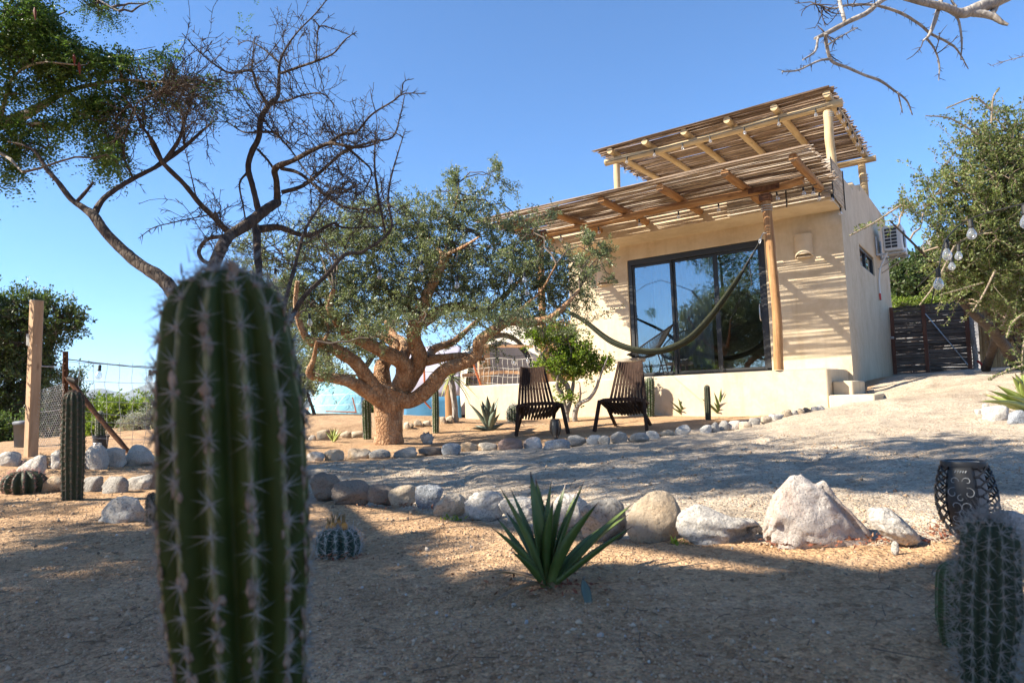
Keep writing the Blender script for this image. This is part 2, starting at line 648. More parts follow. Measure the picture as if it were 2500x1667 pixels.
def glass_mat(name, tint=(.55, .6, .62), base=.10):
    t = NT(name)
    tr = t.n("BsdfTransparent", Color=tint)
    gl = t.n("BsdfGlossy", Color=(.9, .95, 1.0), Roughness=.004)
    lw = t.n("LayerWeight", Blend=.35)
    f = t.math('MULTIPLY_ADD', lw.outputs["Fresnel"], .9, base, clamp=True)
    ms = t.n("MixShader")
    t.set(ms, 0, f)
    t.t.links.new(tr.outputs[0], ms.inputs[1])
    t.t.links.new(gl.outputs[0], ms.inputs[2])
    t.t.links.new(ms.outputs[0], t.out.inputs[0])
    return t.m

def cane_mat(name, cols):
    t = NT(name)
    oi = t.n("ObjectInfo")
    c = t.ramp(oi.outputs["Random"], [(0, cols[0]), (.35, cols[1]), (.7, cols[2]), (1, cols[3])])
    v = t.coord((.6, 1, 1))
    c = t.mix(1.0, c, t.ramp(t.noise(v, 9.0, 5, .7), [(.3, (.6, .58, .56)), (.7, (1.3, 1.28, 1.25))]), 'MULTIPLY')
    ring = t.noise(t.coord((1, .01, .01)), 5.0, 2)
    c = t.mix(t.math('MULTIPLY', t.ramp(ring, [(.6, (0, 0, 0)), (.66, (1, 1, 1))]), .35), c, sc(cols[0], .6))
    t.bsdf(c, .6, None, .35)
    return t.m

M = {}
M['sand'] = ground_mat()
M['plaster'] = plaster_mat()
M['glass'] = glass_mat("door_glass", (.66, .71, .74), .16)
M['winglass'] = glass_mat("window_glass", (.2, .22, .24), .25)
M['black'] = simple_mat("black_metal", (.018, .019, .021), .45, 0, .5, .15, 5, .05)
M['iron'] = simple_mat("black_painted_iron", (.013, .0135, .015), .48, 0, .4, .2, 20, .08)
M['galv'] = simple_mat("galvanised_steel", (.5, .5, .5), .4, .9, .5, .2, 20, .1)
M['rust'] = simple_mat("rusty_iron", (.12, .055, .03), .85, .2, .3, .5, 30, .5)
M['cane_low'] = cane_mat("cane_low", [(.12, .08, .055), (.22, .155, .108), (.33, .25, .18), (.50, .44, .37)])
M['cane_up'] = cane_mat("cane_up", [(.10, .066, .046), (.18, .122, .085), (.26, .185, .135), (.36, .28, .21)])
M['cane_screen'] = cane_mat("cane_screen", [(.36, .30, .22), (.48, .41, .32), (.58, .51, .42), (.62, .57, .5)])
M['cane_gate'] = cane_mat("cane_gate", [(.06, .045, .036), (.105, .08, .063), (.15, .115, .092), (.20, .155, .125)])
M['cane_fence'] = cane_mat("cane_fence", [(.30, .17, .07), (.42, .26, .11), (.5, .33, .16), (.55, .38, .2)])
for ax in 'XYZ':
    M['pine' + ax] = wood_mat("peeled_pine_" + ax, [(.33, .23, .12), (.50, .375, .21), (.60, .48, .31)], ax)
    M['redwood' + ax] = wood_mat("varnished_post_" + ax, [(.20, .09, .035), (.40, .215, .09), (.54, .33, .16)], ax)
M['board'] = wood_mat("sawn_board", [(.36, .225, .13), (.48, .32, .20), (.56, .40, .26)], 'Z')
M['boardX'] = wood_mat("sawn_rail", [(.42, .24, .12), (.56, .34, .19), (.64, .42, .26)], 'X')
M['chair'] = wood_mat("dark_chair_wood", [(.022, .011, .007), (.045, .023, .014), (.075, .04, .025)], 'Z', .85, 30, False, .3)
M['gatewood'] = wood_mat("gate_post_wood", [(.09, .035, .02), (.15, .06, .035), (.2, .09, .05)], 'Z')
M['curtain'] = simple_mat("pale_curtain", (.70, .76, .78), .9, 0, .1, .05, 3, .1)
M['room'] = simple_mat("dim_room", (.25, .22, .19), .9, 0, .1, .1, 2, 0)
M['white_plastic'] = simple_mat("white_plastic", (.62, .62, .6), .45, 0, .4, .05, 3, .02)
M['lampceramic'] = simple_mat("plaster_lamp", (.62, .50, .35), .75, 0, .2, .08, 6, .15)
M['rope'] = simple_mat("grey_rope", (.4, .4, .38), .8, 0, .2, .2, 60, .4, 200)
M['cord'] = simple_mat("black_cord", (.02, .02, .02), .6, 0, .3, .2, 40, .1)
M['red'] = simple_mat("red_hose", (.5, .04, .03), .45, 0, .4, .15, 10, .05)
M['concrete'] = simple_mat("grey_concrete", (.33, .29, .24), .9, 0, .15, .25, 6, .5, 40)

def bulb_glass():
    t = NT("bulb_glass")
    tr = t.n("BsdfTransparent", Color=(.93, .94, .95))
    gl = t.n("BsdfGlossy", Color=(1, 1, 1), Roughness=.05)
    df = t.n("BsdfDiffuse", Color=(.8, .82, .84))
    lw = t.n("LayerWeight", Blend=.45)
    m1 = t.n("MixShader")
    t.set(m1, 0, t.math('MULTIPLY_ADD', lw.outputs["Facing"], .5, .1, clamp=True))
    t.t.links.new(tr.outputs[0], m1.inputs[1])
    t.t.links.new(gl.outputs[0], m1.inputs[2])
    m2 = t.n("MixShader")
    t.set(m2, 0, .10)
    t.t.links.new(m1.outputs[0], m2.inputs[1])
    t.t.links.new(df.outputs[0], m2.inputs[2])
    t.t.links.new(m2.outputs[0], t.out.inputs[0])
    return t.m
M['bulb'] = bulb_glass()

# ------------------------------------------------------------------ ground
PATH = np.array([G(x, y)[:2] for x, y in ((600, 1190), (760, 1222), (1000, 1245), (1300, 1290), (1700, 1325), (2160, 1328), (2480, 1330))] + [(1.6, 2.2), (6, 4), (6, 14), (-1.5, 16), (-1.6, 9.4)] +
                [G(x, y)[:2] for x, y in ((2000, 988), (1850, 1018), (1690, 1052), (1300, 1092), (1000, 1115), (760, 1132), (600, 1145))])

def path_mask(X, Y):
    """1 on the raked gravel path, 0 in the planted beds, soft edge"""
    x = X + .5 * vnoise(X * 1.7, Y * 1.7 + 5)
    y = Y + .5 * vnoise(X * 1.7 + 8, Y * 1.7)
    x, y = X + (x - X) * .3, Y + (y - Y) * .3
    inside = np.zeros(np.shape(x), bool)
    dist = np.full(np.shape(x), 1e9)
    n = len(PATH)
    for i in range(n):
        (x0, y0), (x1, y1) = PATH[i], PATH[(i + 1) % n]
        c = (y0 > y) != (y1 > y)
        with np.errstate(divide='ignore', invalid='ignore'):
            inside ^= c & (x < (x1 - x0) * (y - y0) / (y1 - y0 + 1e-12) + x0)
        L2 = (x1 - x0) ** 2 + (y1 - y0) ** 2
        t = np.clip(((x - x0) * (x1 - x0) + (y - y0) * (y1 - y0)) / L2, 0, 1)
        dist = np.minimum(dist, np.hypot(x - x0 - t * (x1 - x0), y - y0 - t * (y1 - y0)))
    sd = np.where(inside, dist, -dist)
    return np.clip(.5 + sd / .16, 0, 1)

def build_ground():
    # view azimuth in world: forward is yaw to the left of +Y
    fine = np.linspace(-52, 52, 560)
    coarse = np.linspace(52, 308, 90)[1:-1]
    ang = np.radians(np.concatenate([fine, coarse]))
    rad = [0.22]
    while rad[-1] < 45:
        rad.append(rad[-1] * 1.0105)
    while rad[-1] < 5200:
        rad.append(rad[-1] * 1.16)
    rad = np.array(rad)
    A, Rr = np.meshgrid(ang, rad)
    # angle measured clockwise from the view direction
    X = Rr * (np.sin(A) * math.cos(YAW) - np.cos(A) * math.sin(YAW))
    Y = Rr * (np.sin(A) * math.sin(YAW) + np.cos(A) * math.cos(YAW))
    Zg = ground_np(X, Y)
    fade = np.clip((24 - Rr) / 10, 0, 1)
    # trodden, raked lumps on the path, finer relief in the beds
    path = .3 + .7 * path_mask(X, Y)
    lump = vnoise(X * 4.2, Y * 4.2) * .034 + vnoise(X * 8.5 + 7, Y * 8.5) * .022 + vnoise(X * 19, Y * 19 + 3) * .008
    soft = vnoise(X * 1.3 + 3, Y * 1.3) * .035
    fine_ = vnoise(X * 45, Y * 45) * .004 + vnoise(X * 90, Y * 90) * .0025
    Zg = Zg + fade * (lump * path + soft * .6 + fine_)
    nr, na = X.shape
    V = np.stack([X, Y, Zg], -1).reshape(-1, 3)
    i = np.arange(nr - 1)[:, None] * na
    j = np.arange(na)[None]
    j2 = (j + 1) % na
    F = np.stack([i + j, i + na + j, i + na + j2, i + j2], -1).reshape(-1, 4)
    mb = MB()
    mb.add(V, F, path_mask(X, Y).ravel() + 1e-4)
    mb.add(np.vstack([V[:na], [[0, 0, gz(0, 0)]]]), np.stack([np.arange(na), (np.arange(na) + 1) % na, np.full(na, na)], -1))
    o = mb.build("ground", M['sand'], smooth=True)
    tag(o, "pale raked sand and gravel yard rising to the house", None, None, "structure")
build_ground()

def build_gravel():
    n = 36000
    a = np.radians(rng.uniform(-44, 44, n))
    d = .85 * np.exp(rng.random(n) ** 1.0 * math.log(7.5))
    X = d * (np.sin(a) * math.cos(YAW) - np.cos(a) * math.sin(YAW))
    Y = d * (np.sin(a) * math.sin(YAW) + np.cos(a) * math.cos(YAW))
    keep = rng.random(n) < np.clip(.45 + 2.2 * vnoise(X * 2.3, Y * 2.3), .12, 1)
    X, Y, d = X[keep], Y[keep], d[keep]
    n = len(X)
    s = rng.uniform(.0013, .0032, n) * (1 + (rng.random(n) < .05) * 1.2) * (.75 + .25 * d)
    lump = np.zeros(n)
    zg = ground_np(X, Y)
    lumpf = vnoise(X * 4.2, Y * 4.2) * .034 + vnoise(X * 8.5 + 7, Y * 8.5) * .022 + vnoise(X * 19, Y * 19 + 3) * .008
    path = .3 + .7 * path_mask(X, Y)
    zg = zg + lumpf * path + vnoise(X * 1.3 + 3, Y * 1.3) * .021 + vnoise(X * 45, Y * 45) * .004 + vnoise(X * 90, Y * 90) * .0025
    base = np.array([[1, 0, 0], [0, 1, 0], [-1, 0, 0], [0, -1, 0], [0, 0, .8], [0, 0, -.8]], float)
    F0 = np.array([[0, 1, 4], [1, 2, 4], [2, 3, 4], [3, 0, 4], [1, 0, 5], [2, 1, 5], [3, 2, 5], [0, 3, 5]])
    th = rng.uniform(0, 6.28, n)
    st = rng.uniform(.7, 1.4, (n, 6, 3))
    B = base[None] * st * s[:, None, None]
    c, sn = np.cos(th)[:, None], np.sin(th)[:, None]
    V = np.stack([B[..., 0] * c - B[..., 1] * sn, B[..., 0] * sn + B[..., 1] * c, B[..., 2]], -1)
    V += np.stack([X, Y, zg + s * .3], -1)[:, None]
    F = (F0[None] + (np.arange(n) * 6)[:, None, None]).reshape(-1, 3)
    t = NT("gravel_grains")
    ge = t.n("NewGeometry")
    c = t.ramp(ge.outputs["Random Per Island"], [(0, (.24, .16, .11)), (.3, (.38, .26, .17)), (.6, (.46, .33, .22)), (.9, (.50, .38, .26)), (1, (.54, .44, .34))])
    t.bsdf(c, .85, None, .2)
    o = MB().add(V.reshape(-1, 3), F).build("gravel", t.m, smooth=False)
    tag(o, "loose coarse grains scattered over the near sand", "gravel", None, "stuff")
build_gravel()

# ------------------------------------------------------------------ hills
def ridge(name, label, pts, depth, mat, thick, rough=30.0):
    """mountain ridge built as a real range: crest at distance, slopes to both sides"""
    mb = MB()
    P = []
    for px, py in pts:
        P.append(at(px, py, depth))
    P, _ = smooth_path(np.array(P), None, 8)
    n = len(P)
    fw = np.array([-math.sin(YAW), math.cos(YAW), 0])
    rows = []
    prof = [(-1.0, 0), (-.7, .22), (-.45, .48), (-.25, .7), (-.1, .9), (0, 1), (.2, .8), (.5, .4), (1.0, 0)]
    for k, (o, hgt) in enumerate(prof):
        row = P.copy()
        base = -2.0
        row[:, 2] = base + (P[:, 2] - base) * hgt
        row += fw * thick * o
        row[:, 2] += (rng.random(n) - .5) * rough * (0 < hgt < 1)
        row[:, 0] += (rng.random(n) - .5) * rough * 2 * (0 < hgt < 1)
        rows.append(row)
    V = np.concatenate(rows)
    i = np.arange(len(prof) - 1)[:, None] * n
    j = np.arange(n - 1)[None]
    F = np.stack([i + j, i + j + 1, i + n + j + 1, i + n + j], -1).reshape(-1, 4)
    mb.add(V, F)
    o = mb.build(name, mat, smooth=True)
    tag(o, label, None, None, "structure")
M['hill'] = simple_mat("scrub_hill", (.10, .11, .07), .95, 0, .1, .4, .003, 0)
ridge("hills", "low blue mountain range on the far horizon", [(-900, 1005), (-300, 1000), (0, 985), (150, 962), (205, 956), (245, 948), (300, 958), (345, 944), (395, 930), (480, 940), (600, 960), (800, 985), (1100, 982), (1500, 970)], 4000.0, M['hill'], 700.0, 12.0)

# rocky hill behind the gate
def rocky_hill():
    mb = MB()
    c = at(2330, 850, 70.0)
    c[2] = gz(c[0], c[1]) - 1
    n, k = 60, 26
    V = []
    for i in range(k):
        f = i / (k - 1)
        for j in range(n):
            a = j / n * 2 * math.pi
            r = 16 * (1 - f) ** .8
            p = np.array([r * math.cos(a), r * math.sin(a), 17.5 * f ** 1.1])
            q = Vector(p * .22)
            p = p * (1 + .16 * mnoise.noise(q)) + .9 * np.array(mnoise.noise_vector(Vector(p * .55)))
            V.append(c + p)
    F = [[i * n + j, i * n + (j + 1) % n, (i + 1) * n + (j + 1) % n, (i + 1) * n + j] for i in range(k - 1) for j in range(n)]
    mb.add(np.array(V), F)
    t = NT("grey_crag")
    v = t.coord(rnd=False)
    cc = t.ramp(t.noise(v, .9, 8, .7), [(.3, (.16, .15, .14)), (.5, (.34, .32, .30)), (.7, (.46, .44, .42))])
    t.bsdf(cc, .95, t.bump(t.noise(v, 1.2, 8, .75), 1.0, .8), .1)
    o = mb.build("hill", t.m, smooth=False)
    tag(o, "grey rocky hillside rising behind the gate and trees", None, None, "structure")
rocky_hill()

def haze():
    mb = MB()
    box(mb, (0, 0, 118.0), (13000.0, 13000.0, 244.0), None, .01)
    m_ = bpy.data.materials.new("haze")
    m_.use_nodes = True
    nt = m_.node_tree
    nt.nodes.clear()
    o = nt.nodes.new("ShaderNodeOutputMaterial")
    v = nt.nodes.new("ShaderNodeVolumePrincipled")
    v.inputs["Color"].default_value = (.78, .87, 1.0, 1)
    v.inputs["Density"].default_value = 0.00014
    v.inputs["Anisotropy"].default_value = 0.1
    nt.links.new(v.outputs[0], o.inputs[1])
    ob = mb.build("haze", m_, smooth=False)
    tag(ob, "thin pale blue haze over the far land", None, None, "stuff")
haze()

# ------------------------------------------------------------------ house
UR, UL, VF, VB = -1.80, -6.55, 11.13, 16.3
VO = 10.47                                  # front of the overhanging roof band
ZS, ZP = Z(2.69), Z(3.28)
D0, D1, DT = -5.335, -2.945, Z(2.43)        # door opening
TZ = Z(.29)                                 # terrace floor
W0, W1, WB, WT = 12.62, 14.28, Z(2.07), Z(2.42)
VS1, VS2 = 12.42, 13.22
house = thing("house", "flat roofed cream plaster house with black sliding door and low terrace", "house", (UR, VF, Z(-.6)))

def build_walls():
    mb = MB()
    zb = Z(-.7)
    q = lambda *p: mb.add(np.array(p), [[0, 1, 2, 3]])
    def ring(x0, x1, z0, z1, hx0, hx1, hz0, hz1, f, flip=False):
        xs, zs = [x0, hx0, hx1, x1], [z0, hz0, hz1, z1]
        for i in range(3):
            for k in range(3):
                if i == 1 and k == 1:
                    continue
                p = [f(xs[i], zs[k]), f(xs[i + 1], zs[k]), f(xs[i + 1], zs[k + 1]), f(xs[i], zs[k + 1])]
                q(*(p[::-1] if flip else p))
    def reveal(hx0, hx1, hz0, hz1, f, g):
        c = [(hx0, hz0), (hx1, hz0), (hx1, hz1), (hx0, hz1)]
        for i in range(4):
            a, b = c[i], c[(i + 1) % 4]
            q(f(*b), f(*a), g(*a), g(*b))
    ff = lambda x, z: (x, VF, z)
    ring(UL, UR, zb, ZS, D0, D1, TZ, DT, ff)
    reveal(D0, D1, TZ, DT, ff, lambda x, z: (x, VF + .16, z))
    fs = lambda y, z: (UR, y, z)
    ring(VF, VB, zb, ZS, W0, W1, WB, WT, fs)
    reveal(W0, W1, WB, WT, fs, lambda y, z: (UR - .14, y, z))
    # left and rear walls
    q((UL, VB, zb), (UL, VF, zb), (UL, VF, ZS), (UL, VB, ZS))
    q((UR, VB, zb), (UL, VB, zb), (UL, VB, ZS), (UR, VB, ZS))
    bm_obj = mb.build("wall", M['plaster'], house, smooth=False)
    return bm_obj
import bmesh
def weld_bevel(o, w=.02, seg=3):
    bm = bmesh.new()
    bm.from_mesh(o.data)
    bmesh.ops.remove_doubles(bm, verts=bm.verts, dist=.0005)
    bmesh.ops.recalc_face_normals(bm, faces=bm.faces)
    bm.to_mesh(o.data)
    bm.free()
    if w:
        b = o.modifiers.new("bevel", 'BEVEL')
        b.width = w
        b.segments = seg
        b.limit_method = 'ANGLE'
        b.angle_limit = math.radians(40)
        b.harden_normals = False
        o.data.polygons.foreach_set("use_smooth", [True] * len(o.data.polygons))
        try:
            o.data.set_sharp_from_angle(angle=math.radians(80))
        except Exception:
            pass
wall = build_walls()
weld_bevel(wall, .018)

def build_roof_band():
    """overhanging roof slab with a parapet that steps up twice along the side"""
    mb = MB()
    q = lambda *p: mb.add(np.array(p), [list(range(len(p)))])
    s1, s2 = Z(3.43), Z(3.58)
    x0, x1, y0, y1, t = UL - .03, UR, VO, VB, .2
    prof = [(y0, ZP), (VS1, ZP), (VS1, s1), (VS2, s1), (VS2, s2), (y1, s2)]
    for x, flip in ((x1, False), (x0, True), (x1 - t, True), (x0 + t, False)):
        yy0 = y0 if x in (x0, x1) else y0 + t
        pr = [(yy0, ZP)] + prof[1:]
        zlow = ZS if x in (x0, x1) else Z(2.95)
        for (ya, za), (yb, zb) in zip(pr[:-1], pr[1:]):
            if ya == yb:
                continue
            p = [(x, ya, zlow), (x, yb, zlow), (x, yb, zb), (x, ya, za)]
            q(*(p[::-1] if flip else p))
    for xa, xb in ((x1 - t, x1), (x0, x0 + t)):
        for (ya, za), (yb, zb) in zip(prof[:-1], prof[1:]):
            q((xa, ya, za), (xb, ya, za), (xb, yb, zb), (xa, yb, zb))
    q((x0, y0, ZS), (x1, y0, ZS), (x1, y0, ZP), (x0, y0, ZP))
    q((x0 + t, y0, ZP), (x1 - t, y0, ZP), (x1 - t, y0 + t, ZP), (x0 + t, y0 + t, ZP))
    q((x0 + t, y0 + t, Z(2.95)), (x1 - t, y0 + t, Z(2.95)), (x1 - t, y0 + t, ZP), (x0 + t, y0 + t, ZP))
    q((x0 + t, y0 + t, Z(2.95)), (x1 - t, y0 + t, Z(2.95)), (x1 - t, y1, Z(2.95)), (x0 + t, y1, Z(2.95)))
    q((x1, y1, ZS), (x0, y1, ZS), (x0, y1, s2), (x1, y1, s2))
    # soffit in front of the wall and past its left end
    q((x0, y0, ZS), (x0, VF + .004, ZS), (x1, VF + .004, ZS), (x1, y0, ZS))
    o = mb.build("roof_band", M['plaster'], house, smooth=False)
    weld_bevel(o, .015)
build_roof_band()

def build_terrace():
    mb = MB()
    box(mb, ((-7.95 + UR - .06) / 2, (9.63 + VF - .004) / 2, (TZ + Z(-.75)) / 2), (7.95 + UR - .06, VF - .004 - 9.63, TZ - Z(-.75)), None, .02)
    mb.build("terrace", M['plaster'], house)
    # block step and low slab at its right end
    c1, c2 = on_v(2023, 931, 9.88), on_v(2081, 931, 9.88)
    mb = MB()
    x0, x1 = UR - .055, c2[0]
    st = (x0, x1)
    top = float(c1[2])
    box(mb, ((x0 + x1) / 2, (9.88 + 10.85) / 2, (top + Z(-.5)) / 2), (x1 - x0, .97, top - Z(-.5)), None, .015)
    mb.build("step", M['plaster'], house)
    a = on_v(2135, 962, 9.6)
    lo = float(on_v(2020, 965, 9.6)[2])
    mb = MB()
    x1b = float(a[0])
    box(mb, ((x0 + x1b) / 2, (9.59 + 10.9) / 2, (lo + Z(-.5)) / 2), (x1b - x0, 1.31, lo - Z(-.5)), None, .015)
    mb.build("step", M['plaster'], house)
build_terrace()

def build_door():
    yv = VF + .07
    fr = MB()
    w, d = .07, .10
    fr_top, x0, x1 = DT - .003, D0 + .003, D1 - .003
    box(fr, ((x0 + x1) / 2, yv, fr_top - .05), (x1 - x0, d, .10), None, .004)
    box(fr, ((x0 + x1) / 2, yv, TZ + .033), (x1 - x0, d, .06), None, .004)
    box(fr, (x0 + .035, yv, (TZ + DT) / 2), (.07, d - .01, DT - TZ - .17), None, .004)
    box(fr, (x1 - .035, yv, (TZ + DT) / 2), (.07, d - .01, DT - TZ - .17), None, .004)
    door = fr.build("sliding_door", M['black'], house)
    wid = (x1 - x0 - .14) / 3
    for i in range(3):
        a = x0 + .07 + wid * i
        off = (.0, .028, .0)[i] - .014
        sash = MB()
        zb, zt = TZ + .066, DT - .105
        for xx in (a + .022, a + wid - .022):
            box(sash, (xx, yv + off, (zb + zt) / 2), (.043, .024, zt - zb), None, .003)
        for zz in (zb + .03, zt - .022):
            box(sash, (a + wid / 2, yv + off, zz), (wid - .088, .022, .043), None, .003)
        s = sash.build("door_panel", M['black'], house)
        gp = MB()
        box(gp, (a + wid / 2, yv + off, (zb + zt) / 2), (wid - .086, .006, zt - zb - .09), None, .001)
        gp.build("pane", M['glass'], s)
    hd = MB()
    tube(hd, [(x1 - .13, yv - .03, TZ + .85), (x1 - .13, yv - .055, TZ + .88), (x1 - .13, yv - .055, TZ + 1.08), (x1 - .13, yv - .03, TZ + 1.11)], .009, 8)
    hd.build("handle", M['galv'], door)
    rm = MB()
    q = lambda *p: rm.add(np.array(p), [[0, 1, 2, 3]])
    X0, X1, Y0, Y1, Z0, Z1 = UL + .12, UR - .12, VF + .16, 14.6, TZ, Z(2.62)
    q((X0, Y1, Z0), (X1, Y1, Z0), (X1, Y1, Z1), (X0, Y1, Z1))
    q((X0, Y0, Z0), (X0, Y1, Z0), (X0, Y1, Z1), (X0, Y0, Z1))
    q((X1, Y0, Z0), (X1, Y1, Z0), (X1, Y1, Z1), (X1, Y0, Z1))
    q((X0, Y0, Z0), (X1, Y0, Z0), (X1, Y1, Z0), (X0, Y1, Z0))
    q((X0, Y0, Z1), (X1, Y0, Z1), (X1, Y1, Z1), (X0, Y1, Z1))
    for a, b, c, e in ((X0, D0, Z0, Z1), (D1, X1, Z0, Z1), (D0, D1, DT, Z1)):
        q((a, Y0, c), (b, Y0, c), (b, Y0, e), (a, Y0, e))
    rm.build("room", M['room'], house, smooth=False)
build_door()

def build_curtain():
    mb = MB()
    x0, x1 = -4.95, -3.93
    n, k = 90, 10
    xs = np.linspace(x0, x1, n)
    V = []
    for i in range(k + 1):
        z = TZ + .05 + (DT - TZ - .1) * i / k
        V += [(x, VF + .26 + .035 * math.sin(x * 42 + .5 * math.sin(i * .5)) * (1 - .3 * i / k) + .012 * math.sin(x * 97), z) for x in xs]
    F = [[i * n + j, i * n + j + 1, (i + 1) * n + j + 1, (i + 1) * n + j] for i in range(k) for j in range(n - 1)]
    mb.add(np.array(V), F)
    o = mb.build("curtain", M['curtain'], loc=((x0 + x1) / 2, VF + .36, TZ + .05), smooth=True)
    s = o.modifiers.new("thickness", 'SOLIDIFY')
    s.thickness = .003
    tag(o, "pale pleated curtain hanging behind the glass door panels", "curtain")
build_curtain()

def build_window():
    fr = MB()
    xw = UR - .06
    yc, zc = (W0 + W1) / 2, (WB + WT) / 2
    w, h = W1 - W0 - .006, WT - WB - .006
    for y in (W0 + .023, yc, W1 - .023):
        box(fr, (xw, y, zc), (.05, .04, h), None, .003)
    for z in (WB + .023, WT - .023):
        for a, b in ((W0 + .046, yc - .022), (yc + .022, W1 - .046)):
            box(fr, (xw, (a + b) / 2, z), (.046, b - a, .04), None, .003)
    f = fr.build("window", M['black'], house)
    for a, b in ((W0 + .045, yc - .021), (yc + .021, W1 - .045)):
        g = MB()
        box(g, (xw - .005, (a + b) / 2, zc), (.006, b - a, h - .08), None, .001)
        g.build("pane", M['winglass'], f)
    bk = MB()
    box(bk, (xw - .4, yc, zc), (.02, w + .6, h + .5), None, .001)
    bk.build("blind", M['room'], house)
build_window()

# wall lamps -------------------------------------------------------
def wall_lamp(u, label):
    w, h, dp = .27, .36, .11
    c = (u, VF, Z(2.035))
    t = thing("wall_lamp", label, "wall lamp", c, "half round plaster lamps beside the sliding door")
    sh = MB()
    n, k = 20, 8
    V, F = [], []
    for r_ in (1.0, .9):
        for i in range(k + 1):
            for j in range(n + 1):
                a = math.pi * j / n
                zz = h * i / k
                if i == 0:
                    zz += .075 * math.sin(a) ** 1.5      # scooped lower edge
                V.append((u - math.cos(a) * w / 2 * r_, VF - .002 - math.sin(a) * dp * r_ * (1 - .06 * abs(2 * i / k - 1)), c[2] + zz * (1 if r_ == 1 else .985)))
    o2 = (k + 1) * (n + 1)
    for i in range(k):
        for j in range(n):
            a, b = i * (n + 1) + j, (i + 1) * (n + 1) + j
            F.append([a, a + 1, b + 1, b])
            F.append([o2 + a, o2 + b, o2 + b + 1, o2 + a + 1])
    for j in range(n):
        F.append([j, o2 + j, o2 + j + 1, j + 1])
        a = k * (n + 1) + j
        F.append([a, a + 1, o2 + a + 1, o2 + a])
    sh.add(np.array(V), F)
    sh.build("lamp_shade", M['lampceramic'], t)
    lg = MB()
    th = np.linspace(0, math.pi, 16)
    P = [(u - math.cos(a) * w / 2 * .86, VF - .004 - math.sin(a) * dp * .86) for a in th]
    V = [(x, y, c[2] + .012) for x, y in P] + [(x, y, c[2] - .004) for x, y in P]
    F = [list(range(16))[::-1], list(range(16, 32))] + [[j, j + 1, 17 + j, 16 + j] for j in range(15)]
    lg.add(np.array(V), F)
    lg.build("base", M['lampceramic'], t)
wall_lamp(-2.355, "cream half round plaster wall lamp between the pergola post and house corner")
wall_lamp(-5.80, "cream half round plaster wall lamp left of the sliding door, half behind foliage")

# air conditioner --------------------------------------------------
def build_ac():
    a = on_u(2152, 553, -1.66)
    b = on_u(2152, 607, -1.66)
    y0 = float(a[1])
    zt, zb = float(a[2]), float(b[2]) - .02
    dpt, ln = .32, .78
    t = thing("air_conditioner", "white outdoor air conditioner unit on brackets high on the side wall", "air conditioner", (UR, y0, zb))
    cs = MB()
    xc = -1.66 + dpt / 2
    box(cs, (xc, y0 + ln / 2, (zt + zb) / 2), (dpt, ln, zt - zb), None, .02)
    cs.build("casing", M['white_plastic'], t)
    gr = MB()
    for i in range(2):
        for k in range(6):
            hh = (zt - zb - .1) / 6
            box(gr, (xc - .065 + .105 * i - .01, y0 - .004, zb + .05 + hh * (k + .5)), (.092, .012, hh - .018), None, .003)
    gr.build("vent", M['black'], t)
    fan = MB()
    lathe(fan, [(.02, 0), (.16, 0), (.17, .012), (.16, .02), (.02, .02)], 28, (-1.66 + dpt - .004, y0 + .3, (zt + zb) / 2), (1, 0, 0))
    fan.build("fan_grille", M['black'], t)
    for yy in (y0 + .12, y0 + ln - .12):
        br = MB()
        box(br, ((UR - 1.30) / 2, yy, zb - .022), (-1.30 - UR, .035, .035), None, .003)
        box(br, (UR + .018, yy, zb + .16), (.03, .034, .34), None, .003)
        tube(br, [(UR + .01, yy, zb - .3), (-1.36, yy, zb - .04)], .012, 6)
        br.build("bracket", M['galv'], t)
    pp = MB()
    P, _ = smooth_path([(-1.6, y0 + .06, zb), (-1.66, y0 + .05, zb - .12), (-1.74, y0 + .03, zb - .3), (-1.772, y0, zb - .55), (-1.772, y0 - .02, zb - .8)], None, 6)
    tube(pp, P, .016, 8)
    pp.build("pipe", M['white_plastic'], t)
    rd = MB()
    tube(rd, [P[-1] + [0, 0, .02], P[-1] + [.005, -.03, -.10]], .018, 8)
    rd.build("pipe_end", M['red'], t)
build_ac()

# ------------------------------------------------------------------ pergolas
def log(P, r, sides=12, jit=.03, ends=True):
    P, R_ = smooth_path(np.array(P, float), [r] * len(P), 10)
    n = len(P)
    w = np.array([.5 * mnoise.noise(Vector((i * .35, P[0][0] * 3, P[0][1] * 7))) for i in range(n)])
    Rr = R_ * (1 + .12 * w)
    off = np.array([np.array(mnoise.noise_vector(Vector((i * .12 + 5, P[0][0], P[0][1] * 3)))) for i in range(n)])
    P = P + off * r * .35
    mb = MB()
    tube(mb, P, Rr, sides, True, jit)
    return mb

def cane_mesh(name, length, r, mat, seed, wob=.015, droop=0.0):
    rs = np.random.default_rng(seed)
    n = 26
    x = np.linspace(-.5, .5, n) * length
    ph = rs.uniform(0, 6.28, 4)
    y = wob * .6 * (np.sin(x * 1.1 + ph[0]) + .5 * np.sin(x * 2.7 + ph[1])) * .6
    z = wob * (np.sin(x * .9 + ph[2]) * .5 + .4 * np.sin(x * 3.1 + ph[3])) * .5
    rr = r * np.linspace(1.15, .8, n) * (1 + .06 * rs.standard_normal(n))
    if seed % 2:
        rr = rr[::-1]
    mb = MB()
    tube(mb, np.stack([x, y, z], 1), rr, 6, True)
    return mb.mesh(name, mat, smooth=True)

